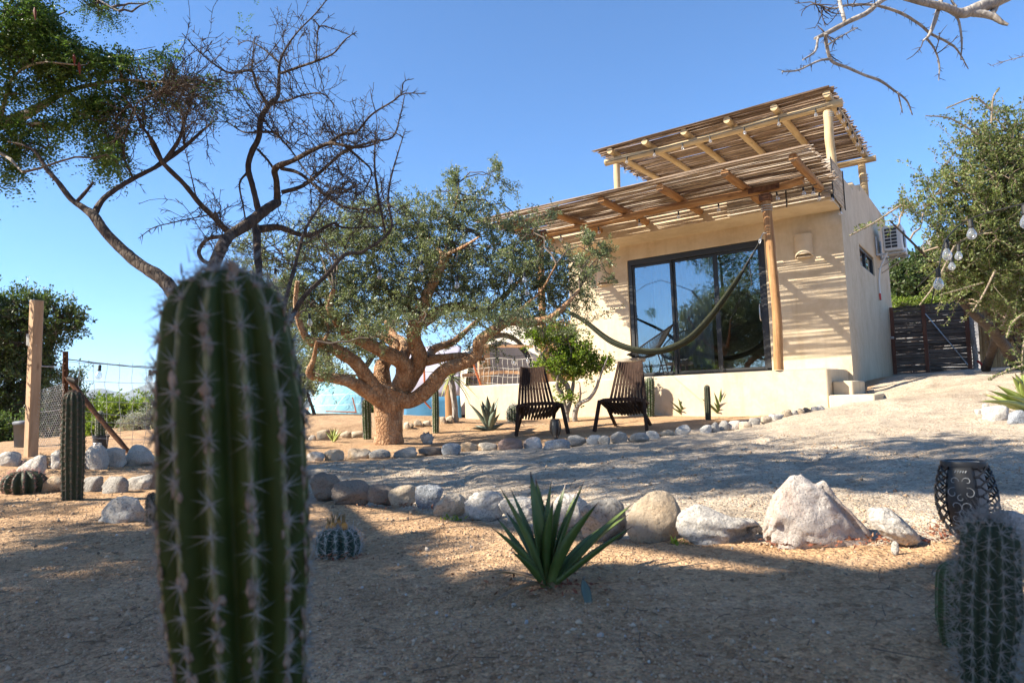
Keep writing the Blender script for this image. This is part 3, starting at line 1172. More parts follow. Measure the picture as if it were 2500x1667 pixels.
def cane_roof(root, u0, u1, v0, v1, zf, mat, nc, r, seed, wob, zamp):
    meshes = [cane_mesh("cane", u1 - u0, r * k, mat, seed + i, wob) for i, k in enumerate([.8, 1.0, 1.15, .9, 1.25, .7, 1.05, .95])]
    rs = np.random.default_rng(seed)
    v = v0
    pitch = (v1 - v0) / nc
    for i in range(nc):
        o = bpy.data.objects.new("cane", meshes[int(rs.integers(0, 8))])
        COL.objects.link(o)
        o.parent = root
        vv = v0 + pitch * (i + .5) + rs.normal() * pitch * .28
        uc = (u0 + u1) / 2 + rs.normal() * .03
        z = zf(uc, vv) + rs.normal() * .004 + zamp * mnoise.noise(Vector((vv * 1.7, seed, 0)))
        o.location = np.array([uc, vv, z]) - np.array(root.location)
        o.rotation_euler = (rs.uniform(0, 6.28), rs.normal() * .004, rs.normal() * .0035)
        o.scale = (1 + rs.normal() * .006, 1, 1)

def lower_pergola():
    t = thing("pergola", "lower cane roofed pergola of orange brown logs over the terrace", "pergola", (-4.3, 9.63, TZ))
    PR, PL = -2.46, -6.22
    for u, lean in ((PR, -.03), (PL, .0)):
        zb = TZ + .001
        log([(u, 9.66, zb), (u + .012, 9.655, zb + 1.1), (u + lean * .3, 9.63, Z(2.70))], .061, 14).build("post", M['redwoodZ'], t)
    zb = Z(2.775)
    log([(PL - .35, 9.60, zb), (PL + 1.4, 9.61, zb - .015), (-4.2, 9.6, zb + .01), (PR, 9.62, zb), (-1.98, 9.6, zb + .02)], .055, 12).build("beam", M['redwoodX'], t)
    for x in (PR - .02, PL):
        j = MB()
        for k in range(3):
            tube(j, [(x + .073 * math.cos(a), 9.635 + .073 * math.sin(a), Z(2.48) + .035 * k) for a in np.linspace(0, 2 * math.pi, 16)], .006, 6, False)
        j.build("rope_binding", M['rope'], t)
        br = MB()
        box(br, (x, 9.615, Z(2.66)), (.15, .15, .1), None, .01)
        bo = br.build("bracket", M['rust'], t)
        br = MB()
        box(br, (x, 9.535, Z(2.775)), (.42, .012, .075), None, .004)
        br.build("plate", M['rust'], bo)
        for q in (-.15, 0, .15):
            br = MB()
            tube(br, [(x + q, 9.52, Z(2.78)), (x + q, 9.7, Z(2.78))], .008, 6)
            br.build("bolt", M['rust'], bo)
    us = [-6.48, -5.50, -4.63, -3.70, -2.79, -1.93]
    for i, u in enumerate(us):
        log([(u, 8.86, Z(2.885)), (u + .01, 9.6, Z(2.88)), (u, 10.43 + .04, Z(2.875))], .055, 12).build("rafter", M['redwoodY'], t)
    zf = lambda u, v: Z(2.957)
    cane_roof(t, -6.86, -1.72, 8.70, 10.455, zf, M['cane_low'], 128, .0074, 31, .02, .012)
    return t
lower_pergola()

def upper_pergola():
    vfp, vbp = 11.25, 14.45
    t = thing("pergola", "upper cane roofed pergola of pale peeled logs on the roof terrace", "pergola", (-3.7, 11.2, ZP))
    zt = Z(4.28)
    log([(-1.895, vfp, Z(3.285)), (-1.90, vfp, Z(3.8)), (-1.885, vfp, zt)], .067, 14).build("post", M['pineZ'], t)
    log([(-5.50, vfp, Z(2.955)), (-5.50, vfp, Z(3.6)), (-5.505, vfp, zt)], .06, 14).build("post", M['pineZ'], t)
    log([(-1.90, vbp, Z(3.585)), (-1.90, vbp, zt)], .066, 14).build("post", M['pineZ'], t)
    log([(-5.50, vbp, Z(2.955)), (-5.5, vbp, zt)], .06, 14).build("post", M['pineZ'], t)
    zb = Z(4.345)
    log([(-5.72, vfp - .02, zb), (-4.6, vfp, zb - .01), (-3.2, vfp, zb + .012), (-1.67, vfp - .02, zb)], .062, 12).build("beam", M['pineX'], t)
    log([(-5.72, vbp, zb), (-3.6, vbp, zb), (-1.66, vbp, zb)], .06, 12).build("beam", M['pineX'], t)
    for x in (-1.89, ):
        for (yy, zz) in ((vfp, Z(4.17)), (vbp, Z(3.95))):
            j = MB()
            for k in range(3):
                tube(j, [(x + .073 * math.cos(a), yy + .073 * math.sin(a), zz + (.03 + .03 * (yy > 12)) * k) for a in np.linspace(0, 2 * math.pi, 16)], .007, 6, False)
            j.build("rope_binding", M['rope'], t)
    for u in (-5.52, -4.84, -4.12, -3.38, -2.62, -1.86):
        log([(u, 11.02, Z(4.467)), (u + .01, 12.6, Z(4.463)), (u, 14.6, Z(4.46))], .056, 12).build("rafter", M['pineY'], t)
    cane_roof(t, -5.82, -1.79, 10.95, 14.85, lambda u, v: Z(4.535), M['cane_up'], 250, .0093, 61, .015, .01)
    return t
upper_pergola()

def cane_screen():
    t = thing("cane_screen", "pale split cane screen wrapped round the front corner of the roof", "screen", (-1.78, VO, ZS))
    rs = np.random.default_rng(5)
    n = 30
    z0, z1 = Z(2.72), Z(3.29)
    mf = [cane_mesh("cane", 1.5, .0085 * k, M['cane_screen'], 90 + i, .006) for i, k in enumerate((.9, 1, 1.1))]
    ms = [cane_mesh("cane", .82, .0085 * k, M['cane_screen'], 95 + i, .006) for i, k in enumerate((.9, 1, 1.1))]
    for i in range(n):
        z = z0 + (z1 - z0) * (i + .5) / n
        o = bpy.data.objects.new("cane", mf[i % 3])
        COL.objects.link(o)
        o.parent = t
        o.location = np.array([-1.775 - .75, VO - .03, z]) - np.array(t.location)
        o.rotation_euler = (rs.uniform(0, 6), rs.normal() * .003, 0)
        o = bpy.data.objects.new("cane", ms[i % 3])
        COL.objects.link(o)
        o.parent = t
        o.location = np.array([UR + .028, VO + .40, z + .004]) - np.array(t.location)
        o.rotation_euler = (0, rs.normal() * .003 + .0, math.pi / 2)
    st = MB()
    for x, y in ((UR + .03, VO - .03), (UR + .045, VO + .78), (-2.4, VO - .042)):
        tube(st, [(x, y, z0 - .03), (x, y, z1 + .01)], .008, 6, True, .2)
    st.build("stitching", M['cord'], t)
cane_screen()
# ------------------------------------------------------------------ vegetation helpers
def rand_unit(n):
    v = rng.standard_normal((n, 3))
    return nrm(v)

def ellipsoids(lobes, n, dep, conv=None):
    """sample n points in ellipsoids given in photograph pixels (cx, cy, rx, ry[, depth shift[, depth radius]])"""
    L = np.array([[l[0], l[1], l[2], l[3], (l[4] if len(l) > 4 else 0), (l[5] if len(l) > 5 else -1)] for l in lobes], float)
    wgt = L[:, 2] * L[:, 3] * np.sqrt(L[:, 2] * L[:, 3])
    idx = rng.choice(len(L), n, p=wgt / wgt.sum())
    u = rand_unit(n) * (rng.random(n) ** (1 / 2.4))[:, None]
    l = L[idx]
    sx = dep / FPX
    dr = np.where(l[:, 5] > 0, l[:, 5], np.sqrt(l[:, 2] * l[:, 3]) * sx * 1.1)
    d = dep + l[:, 4] + u[:, 2] * dr
    px = l[:, 0] + u[:, 0] * l[:, 2]
    py = l[:, 1] + u[:, 1] * l[:, 3]
    k = CD[None] + ((px - CX) / FPX)[:, None] * CR[None] - ((py - CY) / FPX)[:, None] * CU[None]
    return CAM[None] + d[:, None] * k

def multi_tube(mb, A, B, C, r0, r1, seg=5, sides=4, wob=0.0):
    """many quadratic Bezier twigs at once; returns points (n, seg+1, 3)"""
    n = len(A)
    t = np.linspace(0, 1, seg + 1)[None, :, None]
    P = (1 - t) ** 2 * A[:, None] + 2 * t * (1 - t) * B[:, None] + t ** 2 * C[:, None]
    if wob:
        P[:, 1:-1] += rng.standard_normal((n, seg - 1, 3)) * wob * np.linalg.norm(C - A, axis=1)[:, None, None]
    T = np.gradient(P, axis=1)
    T = nrm(T)
    ref = np.where(np.abs(T[..., 2:3]) < .9, np.array([0, 0, 1.0]), np.array([1.0, 0, 0]))
    N1 = nrm(np.cross(T, ref))
    N2 = np.cross(T, N1)
    th = np.arange(sides) * 2 * math.pi / sides
    rr = (np.asarray(r0).reshape(-1, 1) * (1 - t[..., 0]) + np.asarray(r1).reshape(-1, 1) * t[..., 0])
    V = P[:, :, None] + rr[:, :, None, None] * (np.cos(th)[None, None, :, None] * N1[:, :, None] + np.sin(th)[None, None, :, None] * N2[:, :, None])
    i = np.arange(seg)[:, None] * sides
    j = np.arange(sides)[None]
    j2 = (j + 1) % sides
    F = np.stack([i + j, i + j2, i + sides + j2, i + sides + j], -1).reshape(-1, 4)
    Fa = (F[None] + (np.arange(n) * (seg + 1) * sides)[:, None, None]).reshape(-1, 4)
    mb.add(V.reshape(-1, 3), Fa)
    return P

def leaves(mb, P, D, L, W, fold=.25):
    """diamond leaves at P growing along D, length L, width W"""
    n = len(P)
    D = nrm(D)
    S = nrm(np.cross(D, rand_unit(n)))
    U = np.cross(S, D)
    L = np.broadcast_to(L, (n,))[:, None]
    W = np.broadcast_to(W, (n,))[:, None]
    mid = P + D * L * .5
    V = np.stack([P, mid + S * W * .5 + U * W * fold, P + D * L, mid - S * W * .5 + U * W * fold], 1)
    i = (np.arange(n) * 4)[:, None]
    F = np.concatenate([i + np.array([[0, 1, 2]]), i + np.array([[0, 2, 3]])])
    mb.add(V.reshape(-1, 3), F)

def nearest(nodes, targets):
    out = np.empty(len(targets), int)
    for s in range(0, len(targets), 500):
        d = ((targets[s:s + 500, None] - nodes[None]) ** 2).sum(-1)
        out[s:s + 500] = d.argmin(1)
    return out

def grow(nodes, lobes, dep, mbt, mbl, n1, n2, n3, leaf=(.022, .011), per=40, up=.25, r=(.013, .006, .003), spread=.02, sprig=.25, long_=0.0):
    """limbs -> boughs -> sprigs carrying leaves, filling the lobes"""
    nodes = np.array(nodes)
    for lvl, (n, r0, r1) in enumerate(((n1, r[0], r[1] * .9), (n2, r[1], r[2]))):
        T = ellipsoids(lobes, n, dep)
        A = nodes[nearest(nodes, T)]
        mid = (A + T) / 2 + rand_unit(n) * np.linalg.norm(T - A, axis=1)[:, None] * .16
        mid[:, 2] += up * .35 * np.linalg.norm(T - A, axis=1)
        P = multi_tube(mbt, A, mid, T, np.full(n, r0), np.full(n, r1), 6, 5 if lvl == 0 else 4, .03)
        nodes = np.concatenate([nodes, P[:, 2:].reshape(-1, 3)])
    T = ellipsoids(lobes, n3, dep)
    A0 = nodes[nearest(nodes, T)]
    d = T - A0
    ln = np.linalg.norm(d, axis=1)[:, None]
    far = np.minimum(ln, sprig * 1.6)
    A = T - d / (ln + 1e-9) * far
    A = np.where(ln < sprig * 1.6, A0, A)
    C = T + nrm(d + rand_unit(n3) * ln * .6 + np.array([0, 0, up]) * ln) * sprig * rng.uniform(.3, 1.0 + long_, (n3, 1))
    P = multi_tube(mbt, A, (A + C) / 2 + rand_unit(n3) * .03, C, np.full(n3, r[2]), np.full(n3, .0011), 4, 3, .03)
    # leaves along each sprig
    t = rng.random((n3, per)) ** .8
    seg = t * 4
    i = np.minimum(seg.astype(int), 3)
    f = (seg - i)[..., None]
    ar = np.arange(n3)[:, None]
    pos = P[ar, i] * (1 - f) + P[ar, i + 1] * f
    axis = nrm(P[:, -1] - P[:, 0])[:, None] * np.ones((1, per, 1))
    pos = pos.reshape(-1, 3)
    ax = axis.reshape(-1, 3)
    out = rand_unit(len(pos))
    pos = pos + out * rng.random((len(pos), 1)) * spread
    s = rng.uniform(.6, 1.25, len(pos))
    leaves(mbl, pos, out + ax * .7 + np.array([0, 0, .25]), leaf[0] * s, leaf[1] * s)
    return nodes

def branch_px(mb, conv, pts, dep, sides=12, jit=.06, per=6, rscale=None, wob=.0):
    """trace a limb: pts (x, y, r) in crop pixels, dep (start, end) depth"""
    n = len(pts)
    P, R = [], []
    for i, p in enumerate(pts):
        f = i / (n - 1)
        d = dep[0] + (dep[1] - dep[0]) * f
        px, py, k = conv(p[0], p[1])
        P.append(at(px, py, d))
        R.append(p[2] * k * d / FPX)
    P, R = smooth_path(np.array(P), R, per)
    if wob:
        for i in range(1, len(P)):
            P[i] = P[i] + np.array(mnoise.noise_vector(Vector(P[i] * 3.0))) * wob * R[i]
    if jit:
        R = R * (1 + .10 * np.array([mnoise.noise(Vector(p * 9.0)) for p in P]))
    tube(mb, P, R, sides, True, jit)
    return P, R

def thorns(mb, P, R, spacing=.04, L=(.02, .055), r=.0028):
    seg = np.linalg.norm(np.diff(P, axis=0), axis=1)
    s = np.concatenate([[0], np.cumsum(seg)])
    n = int(s[-1] / spacing)
    if n < 1:
        return
    q = rng.uniform(0, s[-1], n)
    A = np.stack([np.interp(q, s, P[:, k]) for k in range(3)], 1)
    T = nrm(np.stack([np.interp(q, s[1:], np.diff(P[:, k])) for k in range(3)], 1))
    D = nrm(np.cross(T, rand_unit(n)) + T * .45)
    ln = rng.uniform(L[0], L[1], (n, 1))
    C = A + D * ln
    multi_tube(mb, A, (A + C) / 2 + rand_unit(n) * .004, C, np.full(n, r), np.full(n, r * .35), 2, 3)

def twig(mb, p, d, length, r, depth=2):
    n = max(4, int(length / .05))
    P = [np.array(p, float)]
    d = d / np.linalg.norm(d)
    for i in range(n):
        d = nrm(d + rng.standard_normal(3) * .22 + np.array([0, 0, .04]))
        P.append(P[-1] + d * length / n)
    P = np.array(P)
    R = np.linspace(r, max(.0016, r * .35), len(P))
    tube(mb, P, R, 5, True)
    thorns(mb, P, R, .032, (.015, .05), .0024)
    if depth > 0:
        for k in range(rng.integers(2, 5)):
            i = rng.integers(1, len(P) - 1)
            twig(mb, P[i], nrm(P[min(i + 1, len(P) - 1)] - P[i - 1]) + rand_unit(1)[0] * .9, length * rng.uniform(.35, .6), R[i] * .7, depth - 1)

def ground_trunk(mb, base, top, r0, r1, bend=.2, sides=10, jit=.08):
    base, top = np.array(base, float), np.array(top, float)
    mid = (base + top) / 2 + rand_unit(1)[0] * np.linalg.norm(top - base) * bend * .5
    P, R = smooth_path(np.array([base - [0, 0, .1], base + (mid - base) * .1, mid, top]), [r0 * 1.15, r0, (r0 + r1) / 2, r1], 7)
    tube(mb, P, R, sides, True, jit)
    return P

M['bark_orange'] = bark_mat("peeling_orange_bark", [(.15, .075, .038), (.32, .17, .085), (.43, .265, .15), (.50, .38, .26)], 26.0, .9, .02, (1, 1, .7))
M['bark_dark'] = bark_mat("dark_thorn_bark", [(.03, .022, .018), (.058, .042, .034), (.095, .072, .058), (.15, .118, .095)], 40.0, .8, .01)
M['bark_grey'] = bark_mat("grey_smooth_bark", [(.16, .14, .12), (.27, .24, .21), (.36, .33, .3), (.48, .45, .42)], 24.0, .6, .01)
M['twig'] = simple_mat("grey_brown_twig", (.12, .095, .075), .85, 0, .2, .3, 30, .3)
M['twig_pale'] = simple_mat("pale_twig", (.26, .2, .15), .85, 0, .2, .3, 30, .3)
M['leaf_olive'] = leaf_mat("small_olive_leaf", [(.08, .11, .05), (.165, .21, .10), (.255, .29, .16), (.36, .385, .25)], .34, .36, .5)
M['leaf_green'] = leaf_mat("fresh_green_leaf", [(.08, .14, .014), (.15, .24, .028), (.24, .34, .04), (.34, .38, .06)], .45)
M['leaf_pinnate'] = leaf_mat("pinnate_leaf", [(.042, .085, .022), (.072, .14, .03), (.115, .19, .042), (.18, .25, .07)], .4)
M['leaf_yellowish'] = leaf_mat("yellowish_shrub_leaf", [(.07, .10, .032), (.13, .17, .052), (.20, .24, .075), (.30, .27, .12)], .32)
M['leaf_far'] = leaf_mat("far_bush_leaf", [(.04, .075, .02), (.075, .12, .03), (.11, .17, .04), (.17, .2, .06)], .3)
M['leaf_bright'] = leaf_mat("bright_bush_leaf", [(.08, .13, .015), (.15, .22, .025), (.22, .30, .04), (.32, .34, .06)], .35)
M['leaf_silver'] = leaf_mat("silver_bush_leaf", [(.2, .22, .18), (.32, .34, .28), (.42, .43, .36), (.5, .5, .44)], .2)
M['leaf_dark'] = leaf_mat("dark_tree_leaf", [(.028, .05, .015), (.06, .095, .027), (.095, .14, .04), (.155, .19, .06)], .32)
M['leaf_dry'] = leaf_mat("dry_brown_leaf", [(.14, .07, .03), (.24, .13, .06), (.33, .2, .1), (.4, .27, .15)], .2)

# ------------------------------------------------------------------ main tree
MT_D = 8.25
cvA = lambda x, y: (660 + x / 2.119, 380 + y / 2.119, 1 / 2.119)
def main_tree():
    base = G(897, 1087)
    t = thing("tree", "broad bushy tree with thick peeling orange trunk and many low spreading limbs", "tree", base)
    D = depth_of(base) + .18
    tb = MB()
    nodes = []
    B = lambda pts, d0, d1, **k: nodes.append(branch_px(tb, cvA, pts, (D + d0, D + d1), **k))
    B([(612, 1540, 84), (612, 1495, 76), (614, 1400, 70), (610, 1310, 76), (622, 1250, 84), (640, 1205, 76)], 0, 0, sides=24, jit=.02, wob=.05)
    kw = dict(sides=16, jit=.03, wob=.12)
    B([(600, 1310, 50), (560, 1240, 44), (500, 1150, 38), (440, 1070, 34), (350, 1010, 30), (270, 972, 26), (205, 960, 21), (165, 900, 17), (132, 780, 14), (140, 650, 11)], 0, -.9, **kw)
    B([(560, 1260, 44), (480, 1205, 38), (400, 1165, 31), (300, 1148, 26), (205, 1132, 19), (225, 1050, 12), (240, 960, 8)], -.1, -.9, **kw)
    B([(660, 1240, 52), (700, 1120, 50), (680, 1065, 45), (620, 1030, 40), (500, 970, 34), (400, 920, 29), (345, 860, 24), (305, 780, 17), (330, 690, 11)], .05, -.5, **kw)
    B([(680, 1200, 54), (755, 1085, 50), (772, 1035, 44), (742, 950, 38), (752, 860, 37), (785, 790, 35), (820, 700, 27), (862, 620, 25), (898, 540, 25), (915, 512, 20)], .1, -.3, **kw)
    B([(905, 515, 12), (1000, 470, 8), (1080, 420, 5)], -.3, -.7, sides=8)
    B([(900, 520, 11), (830, 440, 8), (760, 360, 5)], -.3, .1, sides=8)
    B([(905, 510, 9), (920, 400, 7), (960, 260, 5), (975, 140, 3)], -.3, 0, sides=8)
    B([(750, 840, 30), (705, 785, 22), (625, 720, 15), (560, 620, 10), (500, 500, 7)], 0, .5, sides=10)
    B([(790, 860, 34), (880, 800, 26), (985, 780, 23), (1090, 812, 19), (1180, 750, 13), (1260, 680, 9), (1330, 600, 6)], 0, .7, **kw)
    B([(640, 1250, 52), (740, 1262, 42), (832, 1190, 39), (905, 1110, 37), (1000, 1072, 33), (1068, 1028, 30), (1082, 965, 29), (1150, 908, 27), (1235, 858, 26), (1350, 862, 24), (1450, 838, 19), (1530, 770, 13), (1600, 690, 8)], 0, -.5, **kw)
    B([(800, 1060, 30), (900, 1045, 21), (1010, 1035, 18), (1110, 1055, 6)], .1, -.2, **kw)
    B([(590, 1200, 44), (578, 1110, 40), (600, 1060, 34), (650, 1000, 28), (600, 940, 22), (520, 900, 16), (440, 800, 9)], .35, .9, **kw)
    B([(680, 1060, 34), (700, 980, 27), (640, 930, 20), (600, 860, 13)], .4, 1.1, **kw)
    B([(820, 1050, 26), (850, 1000, 22), (950, 960, 18), (1040, 880, 12), (1130, 800, 8)], .3, 1.2, **kw)
    B([(1235, 860, 14), (1290, 800, 9), (1400, 700, 6), (1480, 560, 4)], -.2, -.6, sides=8)
    B([(270, 975, 9), (300, 890, 7), (250, 800, 5)], -.6, -.3, sides=8)
    tb.build("trunk", M['bark_orange'], t)
    nd = np.concatenate([p[3:] for p, _ in nodes[1:]])
    k = 2500 / 2352
    L = [(700, 560, 70, 70), (790, 560, 100, 90), (890, 520, 110, 75), (1000, 500, 100, 70), (1080, 480, 80, 70), (1180, 520, 85, 45), (1141, 415, 14, 40, 0, .15), (1048, 425, 22, 32, 0, .2),
         (960, 600, 140, 90), (1100, 600, 140, 80), (1220, 610, 110, 70), (1300, 640, 80, 60), (1350, 610, 45, 45, -.4), (1240, 690, 110, 45), (1120, 690, 120, 50), (780, 670, 110, 80),
         (880, 680, 120, 70), (1000, 690, 100, 50), (735, 850, 40, 50, -.6, .3), (715, 770, 60, 60, -.5), (760, 720, 90, 60, -.3), (860, 760, 80, 40, -.6, .4), (1000, 735, 110, 34, -.7, .4), (1150, 730, 120, 34, -.8, .4), (1280, 760, 70, 26, -.5, .3), (1170, 715, 60, 30, -.2, .4), (1235, 728, 70, 24, -.1, .4), (1310, 735, 50, 22, -.3, .3), (760, 865, 60, 40, .5, .4), (830, 865, 40, 30, .8, .3), (690, 850, 40, 60, .3, .4), (680, 690, 60, 70, -.3), (1330, 690, 55, 40, -.3), (1010, 785, 55, 30, .8), (1385, 590, 22, 30, -.4, .2), (660, 620, 60, 60), (600, 560, 50, 55, -.2, .4), (575, 630, 45, 60, -.3, .4), (620, 690, 60, 45, -.3, .4), (560, 560, 22, 40, -.2, .3), (545, 640, 24, 40, -.2, .3),
         (1120, 800, 60, 40, .6), (1200, 745, 60, 30, -.1), (800, 790, 70, 50, .6), (1390, 720, 20, 12, -.3, .2)]
    L = [(a[0] * k, a[1] * k, a[2] * k, a[3] * k) + tuple(a[4:]) for a in L]
    tw, lf = MB(), MB()
    grow(nd, L, D, tw, lf, 120, 480, 3150, (.030, .014), 40, .3, (.013, .006, .003), .025, .22)
    # upright shoots breaking the outline
    sp = [(1141, 400, 8, 30, 0, .1), (1045, 415, 10, 26, 0, .1), (1180, 455, 10, 30, .2, .2), (1270, 500, 10, 25, .2, .2), (1352, 560, 12, 30, -.4, .15), (1395, 585, 18, 18, -.4, .15), (930, 470, 10, 25, .2, .2), (820, 480, 10, 24, 0, .2), (1405, 650, 16, 8, -.3, .15)]
    sp = [(a[0] * k, a[1] * k, a[2] * k, a[3] * k) + tuple(a[4:]) for a in sp]
    grow(nd, sp, D, tw, lf, 10, 20, 130, (.028, .013), 36, 1.2, (.008, .005, .003), .02, .16)
    tag(tw.build("twigs", M['twig'], t, smooth=True), kind="stuff")
    tag(lf.build("crown", M['leaf_olive'], t, smooth=False), kind="stuff")
main_tree()

# ------------------------------------------------------------------ bare thorn tree
cvB = lambda x, y: (x / 2.138, y / 2.138, 1 / 2.138)
def thorn_tree():
    base = G(585, 1225)
    D = 4.6
    t = thing("thorn_tree", "leafless thorny tree with dark crooked limbs behind the tall near cactus", "tree", base)
    tb = MB()
    BR = []
    def B(pts, d0, d1, s=9, **k):
        pts = [(x, y, r * (.84 if r < 24 else .94)) for x, y, r in pts]
        P, R = branch_px(tb, cvB, pts, (D + d0, D + d1), sides=s, jit=.05, wob=.25, **k)
        BR.append((P, R))
    bx, by, _ = 585 * 2.138, 1225 * 2.138, 0
    db = depth_of(base) - D
    B([(bx, by + 30, 46), (bx - 40, 2200, 40), (bx - 130, 1800, 36), (1100, 1500, 33), (1115, 1385, 32), (1160, 1290, 31), (1205, 1230, 29), (1300, 1168, 32), (1395, 1090, 29), (1450, 1055, 24)], db, .2, 14)
    B([(bx - 30, by + 30, 48), (1120, 2200, 44), (1010, 1800, 42), (905, 1535, 40), (830, 1440, 36), (740, 1380, 32), (640, 1300, 28), (550, 1210, 28), (490, 1128, 26), (440, 1090, 20), (370, 1040, 17), (300, 950, 14), (240, 880, 14), (190, 800, 10), (130, 760, 7), (40, 740, 4)], db, -.5, 14)
    B([(488, 1125, 22), (530, 1050, 17), (600, 990, 15), (700, 930, 14), (800, 880, 13), (850, 848, 16), (950, 780, 13), (1050, 690, 8), (1105, 640, 5)], -.3, .3)
    B([(855, 850, 14), (930, 740, 12), (960, 650, 8), (990, 560, 6), (1020, 470, 4)], 0, .2)
    B([(850, 850, 12), (800, 740, 10), (740, 660, 7), (690, 560, 5), (610, 470, 3)], 0, -.3)
    B([(395, 1058, 12), (440, 1010, 12), (468, 975, 9), (488, 950, 8)], -.4, -.35)
    B([(1205, 1228, 20), (1120, 1140, 17), (1040, 1060, 16), (960, 960, 15), (852, 852, 14), (800, 770, 10), (770, 690, 7)], .05, -.1)
    B([(1355, 1120, 20), (1320, 980, 17), (1295, 880, 17), (1312, 800, 18), (1350, 720, 18), (1362, 620, 18), (1410, 540, 16), (1450, 500, 12), (1455, 400, 10), (1462, 320, 8), (1500, 240, 6), (1560, 160, 5), (1640, 80, 4), (1705, 0, 3), (1760, -90, 2.4)], .1, .5)
    B([(1458, 385, 8), (1560, 350, 8), (1650, 320, 7), (1740, 280, 5), (1800, 210, 4), (1862, 165, 2.6)], .4, .2)
    B([(1650, 315, 5), (1655, 220, 4), (1668, 140, 4), (1740, 152, 3), (1820, 182, 2.4)], .3, .4)
    B([(1635, 100, 4), (1668, 140, 3.5)], .3, .35)
    B([(1452, 325, 6), (1380, 260, 4.5), (1300, 215, 3), (1240, 232, 2.4)], .4, .7)
    B([(1395, 545, 10), (1340, 450, 8), (1312, 372, 7), (1200, 382, 6), (1110, 330, 5), (1030, 260, 4), (950, 175, 2.6)], .3, .1)
    B([(1312, 375, 6), (1320, 300, 5), (1330, 190, 2.6)], .3, .3)
    B([(1415, 540, 7), (1500, 525, 6), (1590, 495, 5), (1680, 490, 4), (1740, 540, 2.4)], .3, 0)
    B([(1450, 1060, 22), (1445, 950, 18), (1440, 880, 21), (1530, 840, 15), (1620, 790, 14), (1720, 748, 12), (1800, 760, 10), (1890, 770, 7), (1980, 745, 5)], .2, -.3)
    B([(1720, 745, 10), (1790, 700, 9), (1860, 690, 8), (1940, 600, 6), (2050, 530, 5), (2110, 490, 4), (2222, 490, 2.4)], 0, -.3)
    B([(2095, 500, 4), (2108, 430, 3), (2160, 412, 2.2)], -.3, -.3)
    B([(1800, 762, 9), (1880, 830, 7), (1940, 900, 5), (1900, 1000, 3.5)], -.1, .2)
    B([(1470, 1005, 14), (1580, 970, 12), (1680, 890, 10), (1800, 790, 9), (1950, 740, 7), (2050, 715, 5), (2090, 600, 4), (2112, 500, 2.6)], .2, .5)
    B([(1470, 880, 13), (1570, 910, 10), (1700, 1020, 8), (1800, 1080, 7), (1920, 1090, 5), (2010, 1050, 3)], .2, -.4)
    B([(1330, 1200, 24), (1450, 1188, 21), (1550, 1222, 15), (1630, 1225, 12), (1740, 1165, 9), (1800, 1190, 6), (2000, 1182, 3)], .1, .6)
    B([(1340, 1190, 24), (1345, 1320, 22), (1352, 1440, 22), (1330, 1700, 24), (bx + 60, 2200, 28), (bx + 40, by + 30, 32)], .1, db, 12)
    B([(bx + 30, by, 24), (1420, 1900, 20), (1495, 1560, 14), (1540, 1380, 11), (1590, 1210, 9), (1660, 1090, 6), (1740, 980, 4)], db, -.3)
    B([(1420, 1900, 18), (1560, 1590, 15), (1700, 1440, 13), (1800, 1330, 12), (1900, 1310, 10), (2040, 1200, 8), (2025, 1050, 7), (2040, 930, 6), (2080, 790, 4), (2115, 680, 2.4)], -.4, .1)
    B([(2010, 1215, 7), (1970, 1000, 8), (1955, 860, 6), (1960, 690, 3)], .1, -.2)
    B([(1180, 1232, 14), (1085, 1250, 12), (1040, 1310, 12), (1060, 1360, 12), (1110, 1380, 12)], .05, .1)
    B([(1150, 1110, 5), (1050, 1130, 4), (890, 1165, 3.6), (800, 1190, 3), (722, 1245, 2)], .1, -.3)
    B([(690, 920, 7), (650, 820, 5), (660, 680, 4), (720, 540, 3), (830, 480, 2.4)], 0, -.5)
    B([(1290, 900, 8), (1250, 960, 6), (1270, 1080, 5), (1290, 1190, 5)], .2, .1)
    B([(1370, 690, 8), (1440, 700, 6), (1530, 800, 5), (1620, 920, 4), (1780, 1010, 3)], .3, -.2)
    B([(1350, 690, 7), (1270, 690, 5), (1190, 640, 3)], .3, .6)
    B([(1345, 780, 8), (1400, 840, 7), (1440, 900, 8)], .3, .2)
    B([(1030, 1060, 5), (985, 860, 2.5), (960, 760, 2)], 0, -.2)
    tb.build("trunk", M['bark_dark'], t)
    tw = MB()
    for P, R in BR:
        m_ = R < .011
        if m_.sum() > 3:
            thorns(tw, P[m_], R[m_], .016, (.02, .065), .0030)
    # crooked side twigs, densest where the photograph shows a tangle
    zones = [(1000, 560, 190, 120, 50), (1800, 1050, 230, 120, 52), (1850, 680, 170, 90, 26), (1300, 480, 130, 120, 24), (1100, 1150, 90, 90, 16), (1550, 1250, 200, 90, 24), (650, 640, 130, 90, 18), (1750, 900, 160, 80, 22), (1450, 650, 160, 60, 12), (1380, 300, 120, 90, 10)]
    nodes = np.concatenate([P for P, R in BR])
    for zx, zy, rx, ry, n in zones:
        for k in range(int(n * 1.35)):
            px, py, _ = cvB(zx + rng.normal() * rx * .6, zy + rng.normal() * ry * .6)
            T = at(px, py, D + rng.normal() * .3)
            i = int(((nodes - T) ** 2).sum(1).argmin())
            d = T - nodes[i]
            L = min(np.linalg.norm(d) + .1, .55)
            twig(tw, nodes[i], d + rand_unit(1)[0] * .1, L, .003, 1)
    tag(tw.build("twigs", M['bark_dark'], t, smooth=True), kind="stuff")
thorn_tree()

